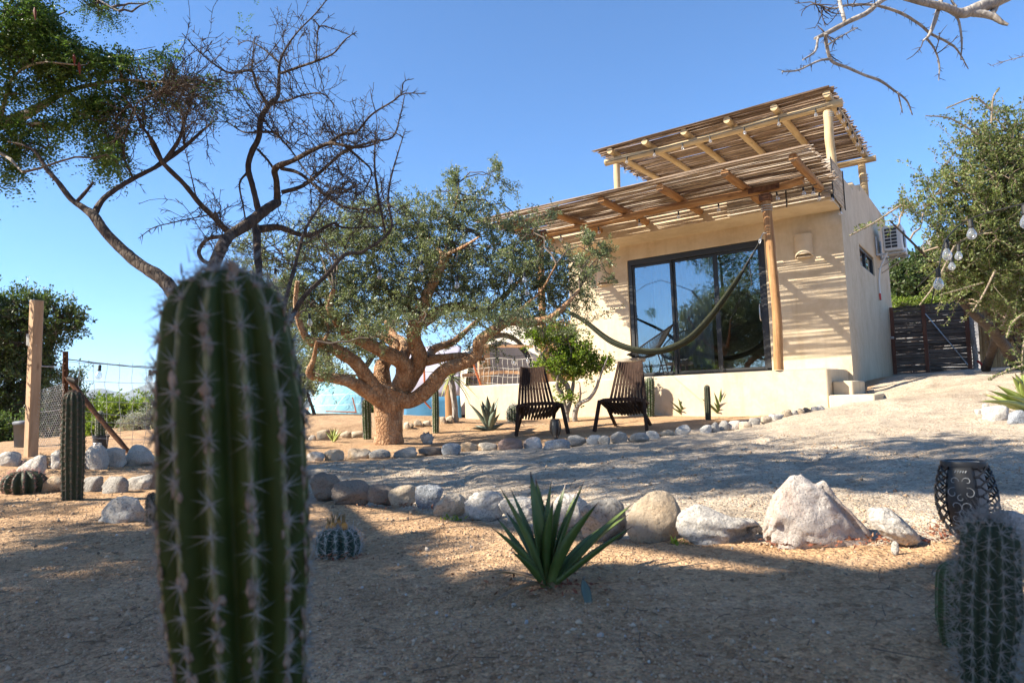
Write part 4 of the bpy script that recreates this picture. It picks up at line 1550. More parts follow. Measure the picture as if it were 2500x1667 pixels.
# ------------------------------------------------------------------ leafy tree reaching in from the left
def fronds(mbl, mbt, P, D, Ln=.13, k=9, leaf=(.016, .009)):
    """pinnate leaves: rachis with paired leaflets"""
    n = len(P)
    D = nrm(D)
    droop = np.array([0, 0, -1.0])
    t = (np.arange(k) + 1) / k
    ln = Ln * rng.uniform(.7, 1.2, (n, 1, 1))
    R = P[:, None] + D[:, None] * ln * t[None, :, None] + droop * (ln * .35) * (t ** 2)[None, :, None]
    S = nrm(np.cross(D, np.array([0, 0, 1.0]) + rand_unit(n) * .5))
    for s in (-1, 1):
        Q = R + S[:, None] * s * leaf[0] * .12
        dd = S[:, None] * s + D[:, None] * .35 + rand_unit(n * k).reshape(n, k, 3) * .3
        sz = rng.uniform(.7, 1.2, n * k)
        leaves(mbl, Q.reshape(-1, 3), dd.reshape(-1, 3), leaf[0] * sz, leaf[1] * sz, .1)

def leafy_tree():
    D = 5.0
    FWD0 = np.array([-math.sin(YAW), math.cos(YAW), 0])
    RGT0 = np.array([math.cos(YAW), math.sin(YAW), 0])
    base = at(-190, 1290, 5.2)
    base[2] = gz(base[0], base[1])
    t = thing("leafy_tree", "dense green feathery leaved tree hanging in from the upper left", "tree", base)
    tb, tw, lf = MB(), MB(), MB()
    nodes = []
    top = at(-240, 560, 5.2)
    nodes.append(ground_trunk(tb, base, top, .16, .11, .15, 14))
    for a, r in (((-200, 300), .06), ((-330, -100), .07), ((-300, 100), .06), ((-400, 300), .06), ((-150, 700), .045), ((-300, -300), .05)):
        nodes.append(ground_trunk(tb, top, at(a[0] - 60, a[1], 5.2 + rng.normal() * .6), .085, r * .5, .08, 9))
    P, R = branch_px(tb, cvB, [(-450, 1150, 34), (-430, 900, 32), (-300, 740, 30), (0, 650, 30), (150, 590, 24), (235, 540, 19), (350, 480, 12), (500, 440, 10), (650, 420, 8), (850, 430, 5)], (5.2, 4.6), 10, .05)
    nodes.append(P)
    P, R = branch_px(tb, cvB, [(-60, 670, 12), (100, 652, 9), (220, 643, 7)], (4.9, 4.6), 8, .05)
    nodes.append(P)
    for pts in ([(350, 480, 9), (480, 560, 6), (650, 580, 4)], [(-300, 720, 14), (0, 800, 9), (120, 900, 5)], [(-400, 500, 14), (-100, 300, 10), (150, 150, 6), (350, 60, 4)], [(500, 440, 6), (600, 340, 5), (800, 300, 3)], [(0, 640, 10), (60, 420, 7), (200, 330, 5), (400, 340, 4)], [(650, 420, 5), (700, 600, 4), (560, 780, 3)], [(-100, 320, 9), (100, 20, 6), (400, -40, 4), (620, 60, 3)]):
        P, R = branch_px(tb, cvB, pts, (4.8, 4.7 + rng.normal() * .3), 7, .05)
        nodes.append(P)
    for gp, hh in (((700, 1500), 3.0), ((1100, 1450), 2.9)):
        q = G(*gp)
        nodes.append(ground_trunk(tb, top, q - SUN_DIR * (hh / -SUN_DIR[2]), .07, .02, .12, 9))
    tb.build("trunk", M['bark_grey'], t)
    nd = np.concatenate([n[2:] for n in nodes])
    v = 2.138
    inL = [(140, 90, 170, 110), (60, 250, 110, 110), (270, 260, 180, 120), (480, 330, 180, 80), (640, 320, 120, 60), (855, 290, 60, 80, 0, .3), (920, 370, 80, 30), (80, 460, 110, 70), (260, 480, 120, 60),
           (70, 760, 110, 90), (60, 900, 90, 70), (230, 790, 90, 60), (560, 800, 105, 115, 0, .4), (480, 700, 100, 40), (610, 880, 50, 45, 0, .3), (740, 610, 60, 60), (900, 520, 80, 40), (1050, 430, 110, 20, 0, .2), (1130, 560, 40, 40, 0, .2), (330, 640, 150, 60), (560, 560, 130, 70), (700, 470, 120, 50), (1200, 460, 60, 20, 0, .2), (240, 130, 90, 60), (10, 640, 60, 60),
           (470, 560, 140, 90), (820, 470, 100, 60), (150, 660, 110, 70), (300, 380, 150, 70), (620, 690, 70, 70)]
    L = [(a / v, b / v, c / v, e / v) + tuple(rest) for a, b, c, e, *rest in inL]
    n3 = 3400
    def run(L, n1, n2, n3, Dp, per, ln, leaf, k):
        nonlocal nd
        nn = nd
        for n, r0, r1 in ((n1, .009, .004), (n2, .0045, .002)):
            T = ellipsoids(L, n, Dp)
            A = nn[nearest(nn, T)]
            mid = (A + T) / 2 + rand_unit(n) * np.linalg.norm(T - A, axis=1)[:, None] * .15
            P = multi_tube(tw, A, mid, T, np.full(n, r0), np.full(n, r1), 5, 4, .03)
            nn = np.concatenate([nn, P[:, 2:].reshape(-1, 3)])
        T = ellipsoids(L, n3, Dp)
        A = nn[nearest(nn, T)]
        d = T - A
        P = A + d * rng.uniform(.5, 1, (n3, 1))
        fronds(lf, tw, P, d + rand_unit(n3) * .25 + np.array([0, 0, -.02]), ln, k, leaf)
    run(L, 70, 260, 3300, 4.7, 1, .13, (.021, .012), 8)
    # wispy sprays against the sky
    sp = [(545 / v, 60 / v, 70 / v, 45 / v, 0, .2), (620 / v, 60 / v, 30 / v, 30 / v, 0, .15), (765 / v, 5, 40 / v, 20 / v, 0, .15), (1320 / v, 8, 36 / v, 24 / v, 0, .15), (480 / v, 30 / v, 60 / v, 30 / v, 0, .2), (700 / v, 330 / v, 40 / v, 30 / v, 0, .2), (1080 / v, 450 / v, 120 / v, 22 / v, 0, .2)]
    run(sp, 14, 30, 190, 4.7, 1, .12, (.016, .008), 9)
    # the crown outside the picture (it shades the yard and shows in the glass)
    off = [(-250, 150, 260, 220, .2, 1.0), (-330, 330, 150, 160, .2, .9), (-300, -300, 300, 200, .5, 1.1), (-150, 560, 120, 100, .2, .6), (-350, 560, 160, 120, 0, .8), (-260, 660, 130, 130, .2, .7), (-220, 830, 120, 100, .3, .5)]
    run(off, 60, 200, 2900, 4.9, 1, .2, (.036, .024), 8)
    # the wide crown of the same tree towards the viewpoint: it shades the near beds and dapples the path
    def shade(spots, n3, ln, leaf, k):
        nonlocal nd
        C, S = [], []
        for px, py, rx, rd, hgt, rh, wgt in spots:
            g = G(px, py)
            c = g - SUN_DIR * ((hgt) / -SUN_DIR[2])
            q_ = c - CAM
            dq = q_ @ CD
            if dq > .3:
                sx_, sy_ = CX + FPX * (q_ @ CR) / dq, CY - FPX * (q_ @ CU) / dq
                mg = FPX * rx / dq + 60
                if -mg < sx_ < 2500 + mg and sy_ > -mg:
                    continue
            C.append(c)
            S.append((rx, rd, rh, wgt))
        C, S = np.array(C), np.array(S)
        w = S[:, 3] * S[:, 0] * S[:, 1]
        def pick(n):
            i = rng.choice(len(C), n, p=w / w.sum())
            u = rand_unit(n) * (rng.random(n) ** .4)[:, None]
            return C[i] + RGT0 * (u[:, 0] * S[i, 0])[:, None] + FWD0 * (u[:, 1] * S[i, 1])[:, None] + np.array([0, 0, 1.0]) * (u[:, 2] * S[i, 2])[:, None]
        qq = nd - CAM
        dq = qq @ CD
        off_ = (dq < .3) | (CX + FPX * (qq @ CR) / np.maximum(dq, .3) < -60)
        nn = nd[off_ & ((dq < .3) | (CY - FPX * (qq @ CU) / np.maximum(dq, .3) < 250))]
        for n, r0, r1 in ((50, .012, .005), (160, .005, .002)):
            T = pick(n)
            A = nn[nearest(nn, T)]
            mid = (A + T) / 2 + rand_unit(n) * np.linalg.norm(T - A, axis=1)[:, None] * .08
            mid[:, 2] += .45 * np.linalg.norm(T - A, axis=1)
            P = multi_tube(tw, A, mid, T, np.full(n, r0), np.full(n, r1), 5, 4, .03)
            nn = np.concatenate([nn, P[:, 2:].reshape(-1, 3)])
        T = pick(n3)
        A = nn[nearest(nn, T)]
        d = T - A
        fronds(lf, tw, T, d + rand_unit(n3) * .4, ln, k, leaf)
    # (ground pixel that is shaded, half width, half depth, height of the foliage above it, half height, density)
    hub = RGT0 * -3.9 + FWD0 * .4 + np.array([0, 0, CZ + 3.2])
    nd = np.concatenate([nd, ground_trunk(tw, top, hub, .07, .05, .05, 8)[3:]])
    dense = [(700, 1500, .45, .4, 3.0, .2, 1), (1030, 1540, .36, .26, 3.0, .14, 1), (350, 1560, .5, .4, 3.0, .3, 1), (800, 1350, .28, .28, 3.1, .14, 1), (1090, 1470, .2, .2, 3.0, .1, 1), (540, 1310, .4, .35, 3.2, .15, .8), (1000, 1640, .6, .25, 3.0, .3, 1), (400, 1640, .5, .25, 3.0, .3, 1)]
    shade(dense, 2600, .2, (.04, .028), 8)
    loose = []
    for k in range(110):
        px_, py_ = rng.uniform(720, 2520), 1052 + 175 * rng.random() ** .8
        if px_ > 1200:
            py_ = 1052 + 118 * rng.random() ** .8
        if px_ > 1900 and py_ < 1060 + (px_ - 1900) * .0:
            continue
        s_ = rng.uniform(.10, .30)
        loose.append((px_, py_, s_ * 1.3, s_ * .8, 3.2 + rng.normal() * .15, s_ * .5, 1.2))
    for k in range(110):
        px_, py_ = rng.uniform(1250, 2600), 1075 + 115 * rng.random()
        s_ = rng.uniform(.10, .26)
        loose.append((px_, py_, s_ * 1.5, s_ * .7, 3.3 + rng.normal() * .15, s_ * .5, 1.3))
    for k in range(60):
        px_, py_ = rng.uniform(-100, 760), 1232 + 260 * rng.random()
        s_ = rng.uniform(.10, .26)
        loose.append((px_, py_, s_ * 1.5, s_ * .7, 3.0 + rng.normal() * .15, s_ * .5, 1.1))
    loose += [(1050, 1180, .7, .45, 3.3, .4, .1), (820, 1160, .4, .4, 3.2, .3, .9), (200, 1330, .7, .5, 3.1, .4, .55), (150, 1450, .6, .4, 3.0, .3, .7)]
    shade(loose, 3900, .2, (.042, .028), 8)
    # unseen boughs overhead, added to keep sky light off the near ground
    ov = [(RGT0 * x + FWD0 * y + np.array([0, 0, CZ + z]), rx, ry, rz) for x, y, z, rx, ry, rz in ((-2.2, 1.2, 3.5, 1.2, 1.0, .4), (-.6, 1.0, 3.7, 1.2, .9, .4), (1.0, .9, 3.8, 1.2, .9, .4), (-1.2, -.4, 3.6, 1.3, .9, .4), (.6, -.4, 3.8, 1.3, .9, .4), (2.2, .6, 3.9, .9, .8, .4), (-2.6, 2.2, 3.7, .8, .6, .3), (-.8, 2.1, 4.0, .9, .5, .3), (.8, 2.0, 4.0, .9, .5, .3))]
    nodes_o = [ground_trunk(tw, hub, ov[k][0], .045, .015, .1, 8) for k in (0, 1, 2, 4, 5)]
    nn = np.concatenate([q[3:] for q in nodes_o])
    i = rng.integers(0, len(ov), 1200)
    C = np.array([o[0] for o in ov])[i]
    Sx = np.array([o[1:] for o in ov])[i]
    u = rand_unit(1200) * (rng.random(1200) ** .4)[:, None]
    T = C + RGT0 * (u[:, 0] * Sx[:, 0])[:, None] + FWD0 * (u[:, 1] * Sx[:, 1])[:, None] + np.array([0, 0, 1.0]) * (u[:, 2] * Sx[:, 2])[:, None]
    A = nn[nearest(nn, T[:160])]
    multi_tube(tw, A, (A + T[:160]) / 2 + rand_unit(160) * .1, T[:160], np.full(160, .008), np.full(160, .002), 5, 4, .03)
    fronds(lf, tw, T, rand_unit(1200) + [0, 0, -.2], .2, 8, (.045, .03))
    tag(tw.build("twigs", M['twig'], t, smooth=True), kind="stuff")
    tag(lf.build("crown", M['leaf_pinnate'], t, smooth=False), kind="stuff")
    pods = MB()
    for px, py in ((412 / v, 350 / v), (385 / v, 305 / v), (180 / v, 65 / v)):
        c = at(px, py, 4.3)
        P = np.array([c + [0, 0, .03], c + [.006, 0, 0], c + [0, .006, -.05]])
        tube(pods, P, [.003, .011, .002], 6)
    pods.build("seed_pod", simple_mat("red_brown_pod", (.16, .035, .02), .6), t)
leafy_tree()

# ------------------------------------------------------------------ branch reaching in at the upper right
cvC = lambda x, y: (1850 + x / 2.178, y / 2.178, 1 / 2.178)
def right_branch():
    D = 3.4
    base = at(3300, 1500, 4.4)
    base[2] = gz(base[0], base[1])
    t = thing("thorn_tree", "bare thorny branch of a tree reaching into the upper right sky", "tree", base)
    tb = MB()
    BR = []
    def B(pts, d0, d1, s=9):
        P, R = branch_px(tb, cvC, pts, (D + d0, D + d1), sides=s, jit=.05, wob=.25)
        BR.append((P, R))
    top = at(3000, 100, 4.2)
    ground_trunk(tb, base, top, .13, .08, .15, 12)
    j = at(2620, -90, 3.6)
    ground_trunk(tb, top, j, .075, .036, .2, 10)
    def inv(p):
        q = np.asarray(p) - CAM
        d = q @ CD
        return ((CX + FPX * (q @ CR) / d - 1850) * 2.178, (CY - FPX * (q @ CU) / d) * 2.178)
    jx, jy = inv(j)
    B([(jx, jy, 40), (1500, -110, 36), (1380, -50, 33), (1280, 5, 30), (1180, 40, 34), (1080, 72, 25), (1000, 42, 20), (870, 12, 18), (780, -12, 15), (720, -22, 13), (650, 10, 13), (580, 68, 13), (470, 120, 13), (370, 175, 12), (303, 206, 7)], .2, -.1, 12)
    B([(1130, 70, 20), (1200, 75, 21), (1255, 90, 18), (1300, 120, 12), (1332, 133, 7)], .1, .05, 10)
    B([(1245, 78, 17), (1270, 20, 17), (1290, -60, 15), (1330, -200, 12)], .1, .5)
    B([(360, 180, 10), (368, 250, 9), (395, 325, 8), (480, 360, 8), (570, 400, 7), (650, 430, 7), (720, 480, 6), (790, 535, 5), (822, 612, 3)], -.1, .2)
    B([(745, 492, 4), (755, 540, 4), (770, 602, 2.5)], .1, .15)
    B([(392, 315, 7), (335, 322, 6), (270, 350, 5), (210, 376, 5), (130, 382, 4)], -.1, -.4)
    B([(320, 202, 7), (305, 275, 6), (240, 320, 4)], -.1, -.3)
    B([(375, 238, 5), (450, 190, 4), (530, 148, 2.5)], -.1, .2)
    B([(305, 22, 3), (400, 45, 4), (480, 28, 6), (560, 25, 6), (640, 32, 7), (760, 70, 8), (860, 130, 7), (920, 180, 7), (1000, 220, 6), (1060, 265, 5), (1120, 368, 2.5)], 0, .2)
    B([(985, -40, 11), (960, 50, 11), (940, 120, 11), (910, 190, 8), (880, 218, 5)], .1, .05)
    B([(895, 200, 6), (940, 262, 5), (965, 345, 4.5), (962, 430, 2.5)], .05, .1)
    B([(1050, 80, 8), (1070, 120, 6), (1085, 220, 5), (1080, 320, 2.5)], .1, .1)
    B([(428, -30, 10), (440, 30, 10), (462, 115, 10)], .1, -.05)
    B([(1060, -20, 6), (1030, 0, 6), (1055, 40, 6)], .1, .1)
    B([(1500, 260, 3), (1420, 298, 2.6), (1330, 322, 2.2), (1240, 350, 1.4)], .4, .3)
    tb.build("trunk", M['bark_grey'], t)
    tw = MB()
    for P, R in BR[3:]:
        thorns(tw, P, R, .022, (.012, .04), .0022)
    for px, py, n in ((340, 50, 10), (560, 20, 6), (1000, 230, 3), (300, 270, 4)):
        for k in range(n):
            q, w_, _ = cvC(px + rng.normal() * 50, py + rng.normal() * 20)
            T = at(q, w_, D)
            nodes = np.concatenate([P for P, R in BR])
            i = int(((nodes - T) ** 2).sum(1).argmin())
            twig(tw, nodes[i], T - nodes[i] + rand_unit(1)[0] * .08, .12, .003, 0)
    tag(tw.build("twigs", M['bark_dark'], t, smooth=True), kind="stuff")
right_branch()

# ------------------------------------------------------------------ shrub tree on the right
def right_shrub():
    base = G(2440, 905)
    t = thing("shrub_tree", "large yellowish green thorny shrub tree with arching shoots at right of the gate", "tree", base)
    D = 7.2
    tb, tw, lf = MB(), MB(), MB()
    dB = depth_of(base)
    n = []
    cv = lambda x, y: (2150 + x / 4.354, 700 + y / 4.354, 1 / 4.354)
    n.append(branch_px(tb, cv, [(1460, 860, 62), (1400, 760, 58), (1310, 620, 56), (1210, 480, 56), (1090, 370, 48), (960, 260, 40), (800, 60, 30), (700, -300, 20)], (dB, 7.4), 12, .06)[0])
    n.append(branch_px(tb, cv, [(1120, 880, 44), (1170, 720, 42), (1230, 560, 44), (1330, 400, 40), (1420, 100, 32), (1450, -400, 24), (1300, -900, 16)], (dB + .2, 7.2), 12, .06)[0])
    n.append(branch_px(tb, cv, [(1330, 420, 26), (1600, 100, 24), (1800, -500, 18), (1700, -1200, 12)], (dB, 7.0), 10, .06)[0])
    n.append(branch_px(tb, cv, [(800, 60, 16), (500, -300, 14), (100, -700, 8)], (7.6, 6.9), 8, .06)[0])
    n.append(branch_px(tb, cv, [(1420, 100, 18), (1100, -500, 14), (700, -1300, 8)], (7.6, 7.2), 8, .06)[0])
    tb.build("trunk", M['bark_dark'], t)
    nd = np.concatenate([q[4:] for q in n])
    k = 2500 / 2352
    L = [(2235, 330, 50, 55), (2300, 320, 60, 75), (2200, 420, 80, 60), (2300, 430, 90, 90), (2130, 470, 75, 32), (2070, 480, 45, 18, -.2, .2), (2020, 505, 35, 10, -.3, .12), (2250, 540, 100, 75),
         (2180, 560, 70, 45), (2300, 620, 80, 75), (2210, 620, 60, 45), (2330, 700, 60, 40, .2), (2250, 660, 70, 40), (2380, 740, 70, 50, .3), (2290, 560, 100, 90), (2380, 560, 80, 90), (2360, 380, 70, 100), (2430, 420, 90, 160, .2), (2440, 620, 80, 100, .2), (2160, 620, 40, 25, .1), (2280, 250, 40, 20, .2, .3)]
    L = [(a[0] * k, a[1] * k, a[2] * k, a[3] * k) + tuple(a[4:]) for a in L]
    grow(nd, L, D, tw, lf, 100, 380, 3000, (.032, .017), 36, .15, (.011, .005, .0028), .022, .26, .4)
    # long arching shoots with tight small leaves
    def shoot(pts, d, dens=130, ls=.018):
        P, R = branch_px(tw, lambda x, y: (x, y, 1), pts, (d, d), 4, 0, 8)
        s = rng.uniform(0, len(P) - 1.01, dens)
        i = s.astype(int)
        f = (s - i)[:, None]
        pos = P[i] * (1 - f) + P[i + 1] * f
        leaves(lf, pos, rand_unit(dens) + np.array([0, 0, .3]), ls * rng.uniform(.6, 1.2, dens), ls * .5)
    for pts, d in (([(2500, 765, 2.5), (2470, 790, 2.5), (2458, 825, 2)], 4.2), ([(2520, 885, 2.5), (2460, 905, 2.5), (2412, 928, 1.5)], 4.0), ([(2510, 800, 2.5), (2498, 850, 2), (2495, 915, 1.5)], 4.0), ([(2520, 880, 2), (2490, 884, 2), (2460, 890, 1.5)], 4.4),
                   ([(2430, 660, 2.5), (2400, 720, 2.2), (2375, 760, 1.6)], 5.5), ([(2400, 690, 2), (2350, 705, 2), (2295, 720, 1.4)], 5.5), ([(2330, 600, 2.2), (2285, 690, 2), (2245, 745, 1.4)], 6), ([(2200, 500, 2.2), (2140, 540, 2), (2075, 575, 1.4)], 6.5),
                   ([(2420, 270, 2.2), (2380, 240, 2), (2310, 265, 1.4)], 6.8), ([(2390, 330, 2.2), (2320, 290, 2), (2260, 283, 1.2)], 6.8), ([(2420, 300, 2.2), (2425, 240, 2), (2440, 215, 1.4)], 6.8), ([(2560, 860, 2), (2500, 880, 2), (2470, 850, 1.6)], 4.1)):
        shoot(pts, d)
    tag(tw.build("twigs", M['twig_pale'], t, smooth=True), kind="stuff")
    tag(lf.build("crown", M['leaf_yellowish'], t, smooth=False), kind="stuff")
right_shrub()

# ------------------------------------------------------------------ small white-barked tree between the chairs
def small_tree():
    cv = lambda x, y: (1130 + x / 5.227, 780 + y / 5.227, 1 / 5.227)
    base = G(1390, 1029)
    D = depth_of(base)
    t = thing("small_tree", "small pale barked tree with fresh green leaves between the two wooden chairs", "tree", base)
    tb, tw, lf = MB(), MB(), MB()
    n = []
    for pts, d in (([(1330, 1320, 36), (1325, 1200, 30), (1360, 1050, 32), (1395, 900, 26), (1410, 760, 20), (1380, 600, 12), (1340, 420, 8)], .2),
                   ([(1430, 1320, 34), (1430, 1180, 38), (1490, 1070, 26), (1610, 1010, 24), (1700, 880, 22), (1740, 760, 18), (1800, 600, 10), (1850, 480, 6)], -.2),
                   ([(1325, 1180, 22), (1260, 950, 22), (1200, 860, 20), (1230, 700, 18), (1290, 560, 12), (1380, 460, 10), (1340, 260, 6)], -.1),
                   ([(1360, 1000, 28), (1330, 850, 34), (1250, 760, 30), (1110, 640, 24), (1030, 500, 26), (980, 420, 22), (930, 390, 18), (915, 300, 14), (880, 200, 8)], .1),
                   ([(1010, 440, 16), (1060, 380, 12), (1120, 300, 7)], .0),
                   ([(1480, 1080, 14), (1500, 960, 14), (1490, 800, 6)], -.2), ([(1500, 950, 8), (1580, 915, 5)], -.2)):
        n.append(branch_px(tb, cv, pts, (D, D + d), 10, .06, wob=.2)[0])
    tb.build("trunk", M['bark_grey'], t)
    nd = np.concatenate([q[3:] for q in n])
    c = lambda x, y, rx, ry, *a: (1130 + x / 5.227, 780 + y / 5.227, rx / 5.227, ry / 5.227) + a
    L = [c(1000, 250, 180, 110), c(1300, 250, 160, 140), c(1250, 500, 200, 120), c(1050, 560, 130, 70), c(1500, 400, 170, 130), c(1550, 600, 160, 110), c(1330, 660, 200, 90), c(1600, 720, 100, 70), c(1800, 560, 130, 80), c(1350, 130, 100, 70), c(1300, 980, 90, 80), c(1430, 1050, 60, 80), c(1250, 880, 60, 60), c(1700, 640, 120, 60), c(900, 180, 110, 60), c(1150, 160, 120, 70), c(1640, 520, 100, 90)]
    grow(nd, L, D, tw, lf, 30, 110, 760, (.040, .026), 15, .1, (.009, .005, .003), .03, .16)
    tag(tw.build("twigs", M['twig'], t, smooth=True), kind="stuff")
    tag(lf.build("crown", M['leaf_green'], t, smooth=False), kind="stuff")
small_tree()

# ------------------------------------------------------------------ background trees and bushes
def bush(label, base_px, dep, lobes, mat, name="bush", cat="bush", n3=700, leaf=(.05, .028), per=26, trunk=.05, twm='twig', sprig=.3, ground=True, nt=4):
    b = at(base_px[0], base_px[1], dep)
    b[2] = gz(b[0], b[1]) if ground else b[2]
    t = thing(name, label, cat, b)
    tb, tw, lf = MB(), MB(), MB()
    n = []
    for k in range(nt):
        l = lobes[int(rng.integers(0, len(lobes)))]
        n.append(ground_trunk(tb, b + rng.standard_normal(3) * [.12, .12, 0], at(l[0], l[1], dep + (l[4] if len(l) > 4 else 0)), trunk, trunk * .4, .3, 7))
    tb.build("trunk", M['bark_dark'], t)
    nd = np.concatenate([q[2:] for q in n])
    grow(nd, lobes, dep, tw, lf, max(12, n3 // 25), max(30, n3 // 8), n3, leaf, per, .15, (.02, .01, .006), .05, sprig)
    tag(tw.build("twigs", M[twm], t, smooth=True), kind="stuff")
    tag(lf.build("crown", M[mat], t, smooth=False), kind="stuff")
    return t

bush("dark drooping feathery tree behind the wooden fence post at left", (20, 1075), 12.0,
     [(60, 760, 90, 50), (150, 770, 70, 38), (190, 800, 35, 30), (30, 830, 70, 60), (120, 820, 60, 40), (-60, 800, 100, 110), (60, 900, 80, 60), (20, 990, 70, 50), (120, 900, 40, 40), (-80, 950, 90, 90)], 'leaf_dark', "tree", "tree", 1700, (.06, .03), 26, .12)
bush("grey green open bush behind the chicken wire fence", (130, 1085), 13.0, [(140, 960, 60, 60), (110, 1010, 60, 50), (170, 990, 40, 50), (100, 1050, 60, 30), (185, 930, 25, 40)], 'leaf_far', n3=420, leaf=(.05, .024), per=18)
bush("bright green rounded bush beyond the fence, right of the rusty post", (300, 1085), 22.0, [(290, 1012, 70, 34), (350, 1016, 60, 36), (230, 1018, 40, 34), (260, 1038, 60, 34), (340, 1045, 60, 30), (420, 1016, 60, 36)], 'leaf_bright', n3=1200, leaf=(.09, .05), per=24, sprig=.5)
bush("dull green bush mass far beyond the fence beside the bright one", (230, 1060), 30.0, [(215, 1000, 40, 24), (180, 1005, 40, 36), (265, 990, 26, 16), (140, 1010, 60, 40)], 'leaf_far', n3=600, leaf=(.12, .07), per=24, sprig=.6)
bush("silvery white bush growing low behind the fence brace", (345, 1080), 11.0, [(335, 1040, 40, 26), (365, 1030, 30, 28), (320, 1065, 35, 18), (370, 1065, 30, 18)], 'leaf_silver', n3=300, leaf=(.035, .016), per=22, trunk=.02, sprig=.2, twm='twig_pale')
bush("small yellow green bush at the foot of the rusty fence post", (225, 1085), 10.0, [(215, 1060, 24, 24), (232, 1045, 18, 20)], 'leaf_bright', n3=130, leaf=(.035, .022), per=18, trunk=.015, sprig=.15)
bush("low dark green bush at the left picture edge behind the grey bin", (10, 1088), 11.0, [(20, 1055, 45, 26), (-40, 1050, 60, 36)], 'leaf_far', n3=300, leaf=(.05, .03), per=22, trunk=.03)
bush("grey green shrub standing behind the tall near cactus and blue tent", (735, 1010), 11.5, [(715, 960, 40, 40), (740, 920, 40, 40), (690, 990, 40, 25), (765, 890, 40, 30), (680, 900, 40, 60)], 'leaf_olive', n3=420, leaf=(.045, .022), per=22, trunk=.03)
bush("tall olive green tree behind the crown of the broad tree", (800, 1000), 16.0, [(760, 800, 70, 60), (880, 830, 70, 50), (980, 760, 80, 60), (700, 720, 60, 60)], 'leaf_olive', "tree", "tree", 500, (.08, .04), 20, .1)
bush("dark evergreen tree standing behind the cane gate", (2230, 905), 19.0, [(2230, 680, 60, 70), (2290, 660, 60, 70), (2190, 720, 40, 40), (2340, 700, 60, 60), (2400, 680, 60, 80), (2260, 730, 70, 40), (2180, 660, 14, 50)], 'leaf_dark', "tree", "tree", 1500, (.09, .05), 26, .12)
bush("low bright leafy bush just over the top of the cane gate", (2210, 905), 17.5, [(2195, 745, 26, 12), (2240, 742, 40, 12), (2290, 735, 30, 10)], 'leaf_bright', n3=140, leaf=(.05, .03), per=20, trunk=.03, sprig=.2)
bush("dry brown bush overhanging the bamboo fence", (2500, 905), 12.0, [(2450, 745, 50, 26), (2500, 760, 50, 34), (2480, 800, 40, 30)], 'leaf_dry', n3=520, leaf=(.05, .02), per=22, trunk=.03, twm='twig_pale', sprig=.3)
for i, (px, dep, h, w, lab) in enumerate([(-250, 26, 940, 130, "broad green bush far out at the left"), (520, 30, 985, 90, "green bush hidden behind the tall near cactus"), (640, 34, 985, 80, "scrub bush far behind the thorn tree"), (880, 40, 975, 90, "far scrub bush behind the blue tent"), (1040, 42, 970, 90, "far scrub bush behind the canvas tent")]):
    bush(lab, (px, 1010), dep, [(px, h + 20, w, 36), (px + w * .6, h + 30, w * .6, 28), (px - w * .6, h + 32, w * .6, 26)], 'leaf_far', n3=420, leaf=(.14, .08), per=22, sprig=.6)
# ------------------------------------------------------------------ stones
def ico(sub):
    bm = bmesh.new()
    bmesh.ops.create_icosphere(bm, subdivisions=sub, radius=1.0)
    V = np.array([v.co[:] for v in bm.verts])
    F = np.array([[v.index for v in f.verts] for f in bm.faces])
    bm.free()
    return V, F
ICO = {3: ico(3), 4: ico(4), 5: ico(5)}
_p3 = rng.random((64, 64, 64))
def vnoise3(P, s, o=0):
    Q = P * s + o
    i = np.floor(Q).astype(int)
    f = Q - i
    f = f * f * (3 - 2 * f)
    r = 0
    for a in (0, 1):
        for b in (0, 1):
            for c in (0, 1):
                w = (f[:, 0] if a else 1 - f[:, 0]) * (f[:, 1] if b else 1 - f[:, 1]) * (f[:, 2] if c else 1 - f[:, 2])
                r = r + w * _p3[(i[:, 0] + a) & 63, (i[:, 1] + b) & 63, (i[:, 2] + c) & 63]
    return r - .5

STONE = {
    'white': stone_mat("white_granite", (.58, .535, .475), (.52, .36, .20), .55, .30),
    'pink': stone_mat("pinkish_white_stone", (.56, .50, .45), (.50, .31, .21), .4, .46),
    'tan': stone_mat("tan_stone", (.46, .37, .27), (.40, .28, .17), .3, .4, 90),
    'grey': stone_mat("grey_granite", (.36, .335, .30), (.36, .30, .23), .6, .3),
    'blue': stone_mat("blue_grey_granite", (.30, .315, .335), (.34, .33, .32), .65, .2),
    'red': stone_mat("reddish_brown_stone", (.28, .19, .155), (.33, .24, .19), .35, .4),
    'brown': stone_mat("brown_stone", (.27, .215, .17), (.31, .23, .16), .4, .4),
    'cream': stone_mat("cream_stone", (.55, .46, .35), (.55, .34, .17), .4, .45),
    'coral': stone_mat("porous_coral_stone", (.50, .38, .26), (.40, .26, .14), .6, .5, 70),
}

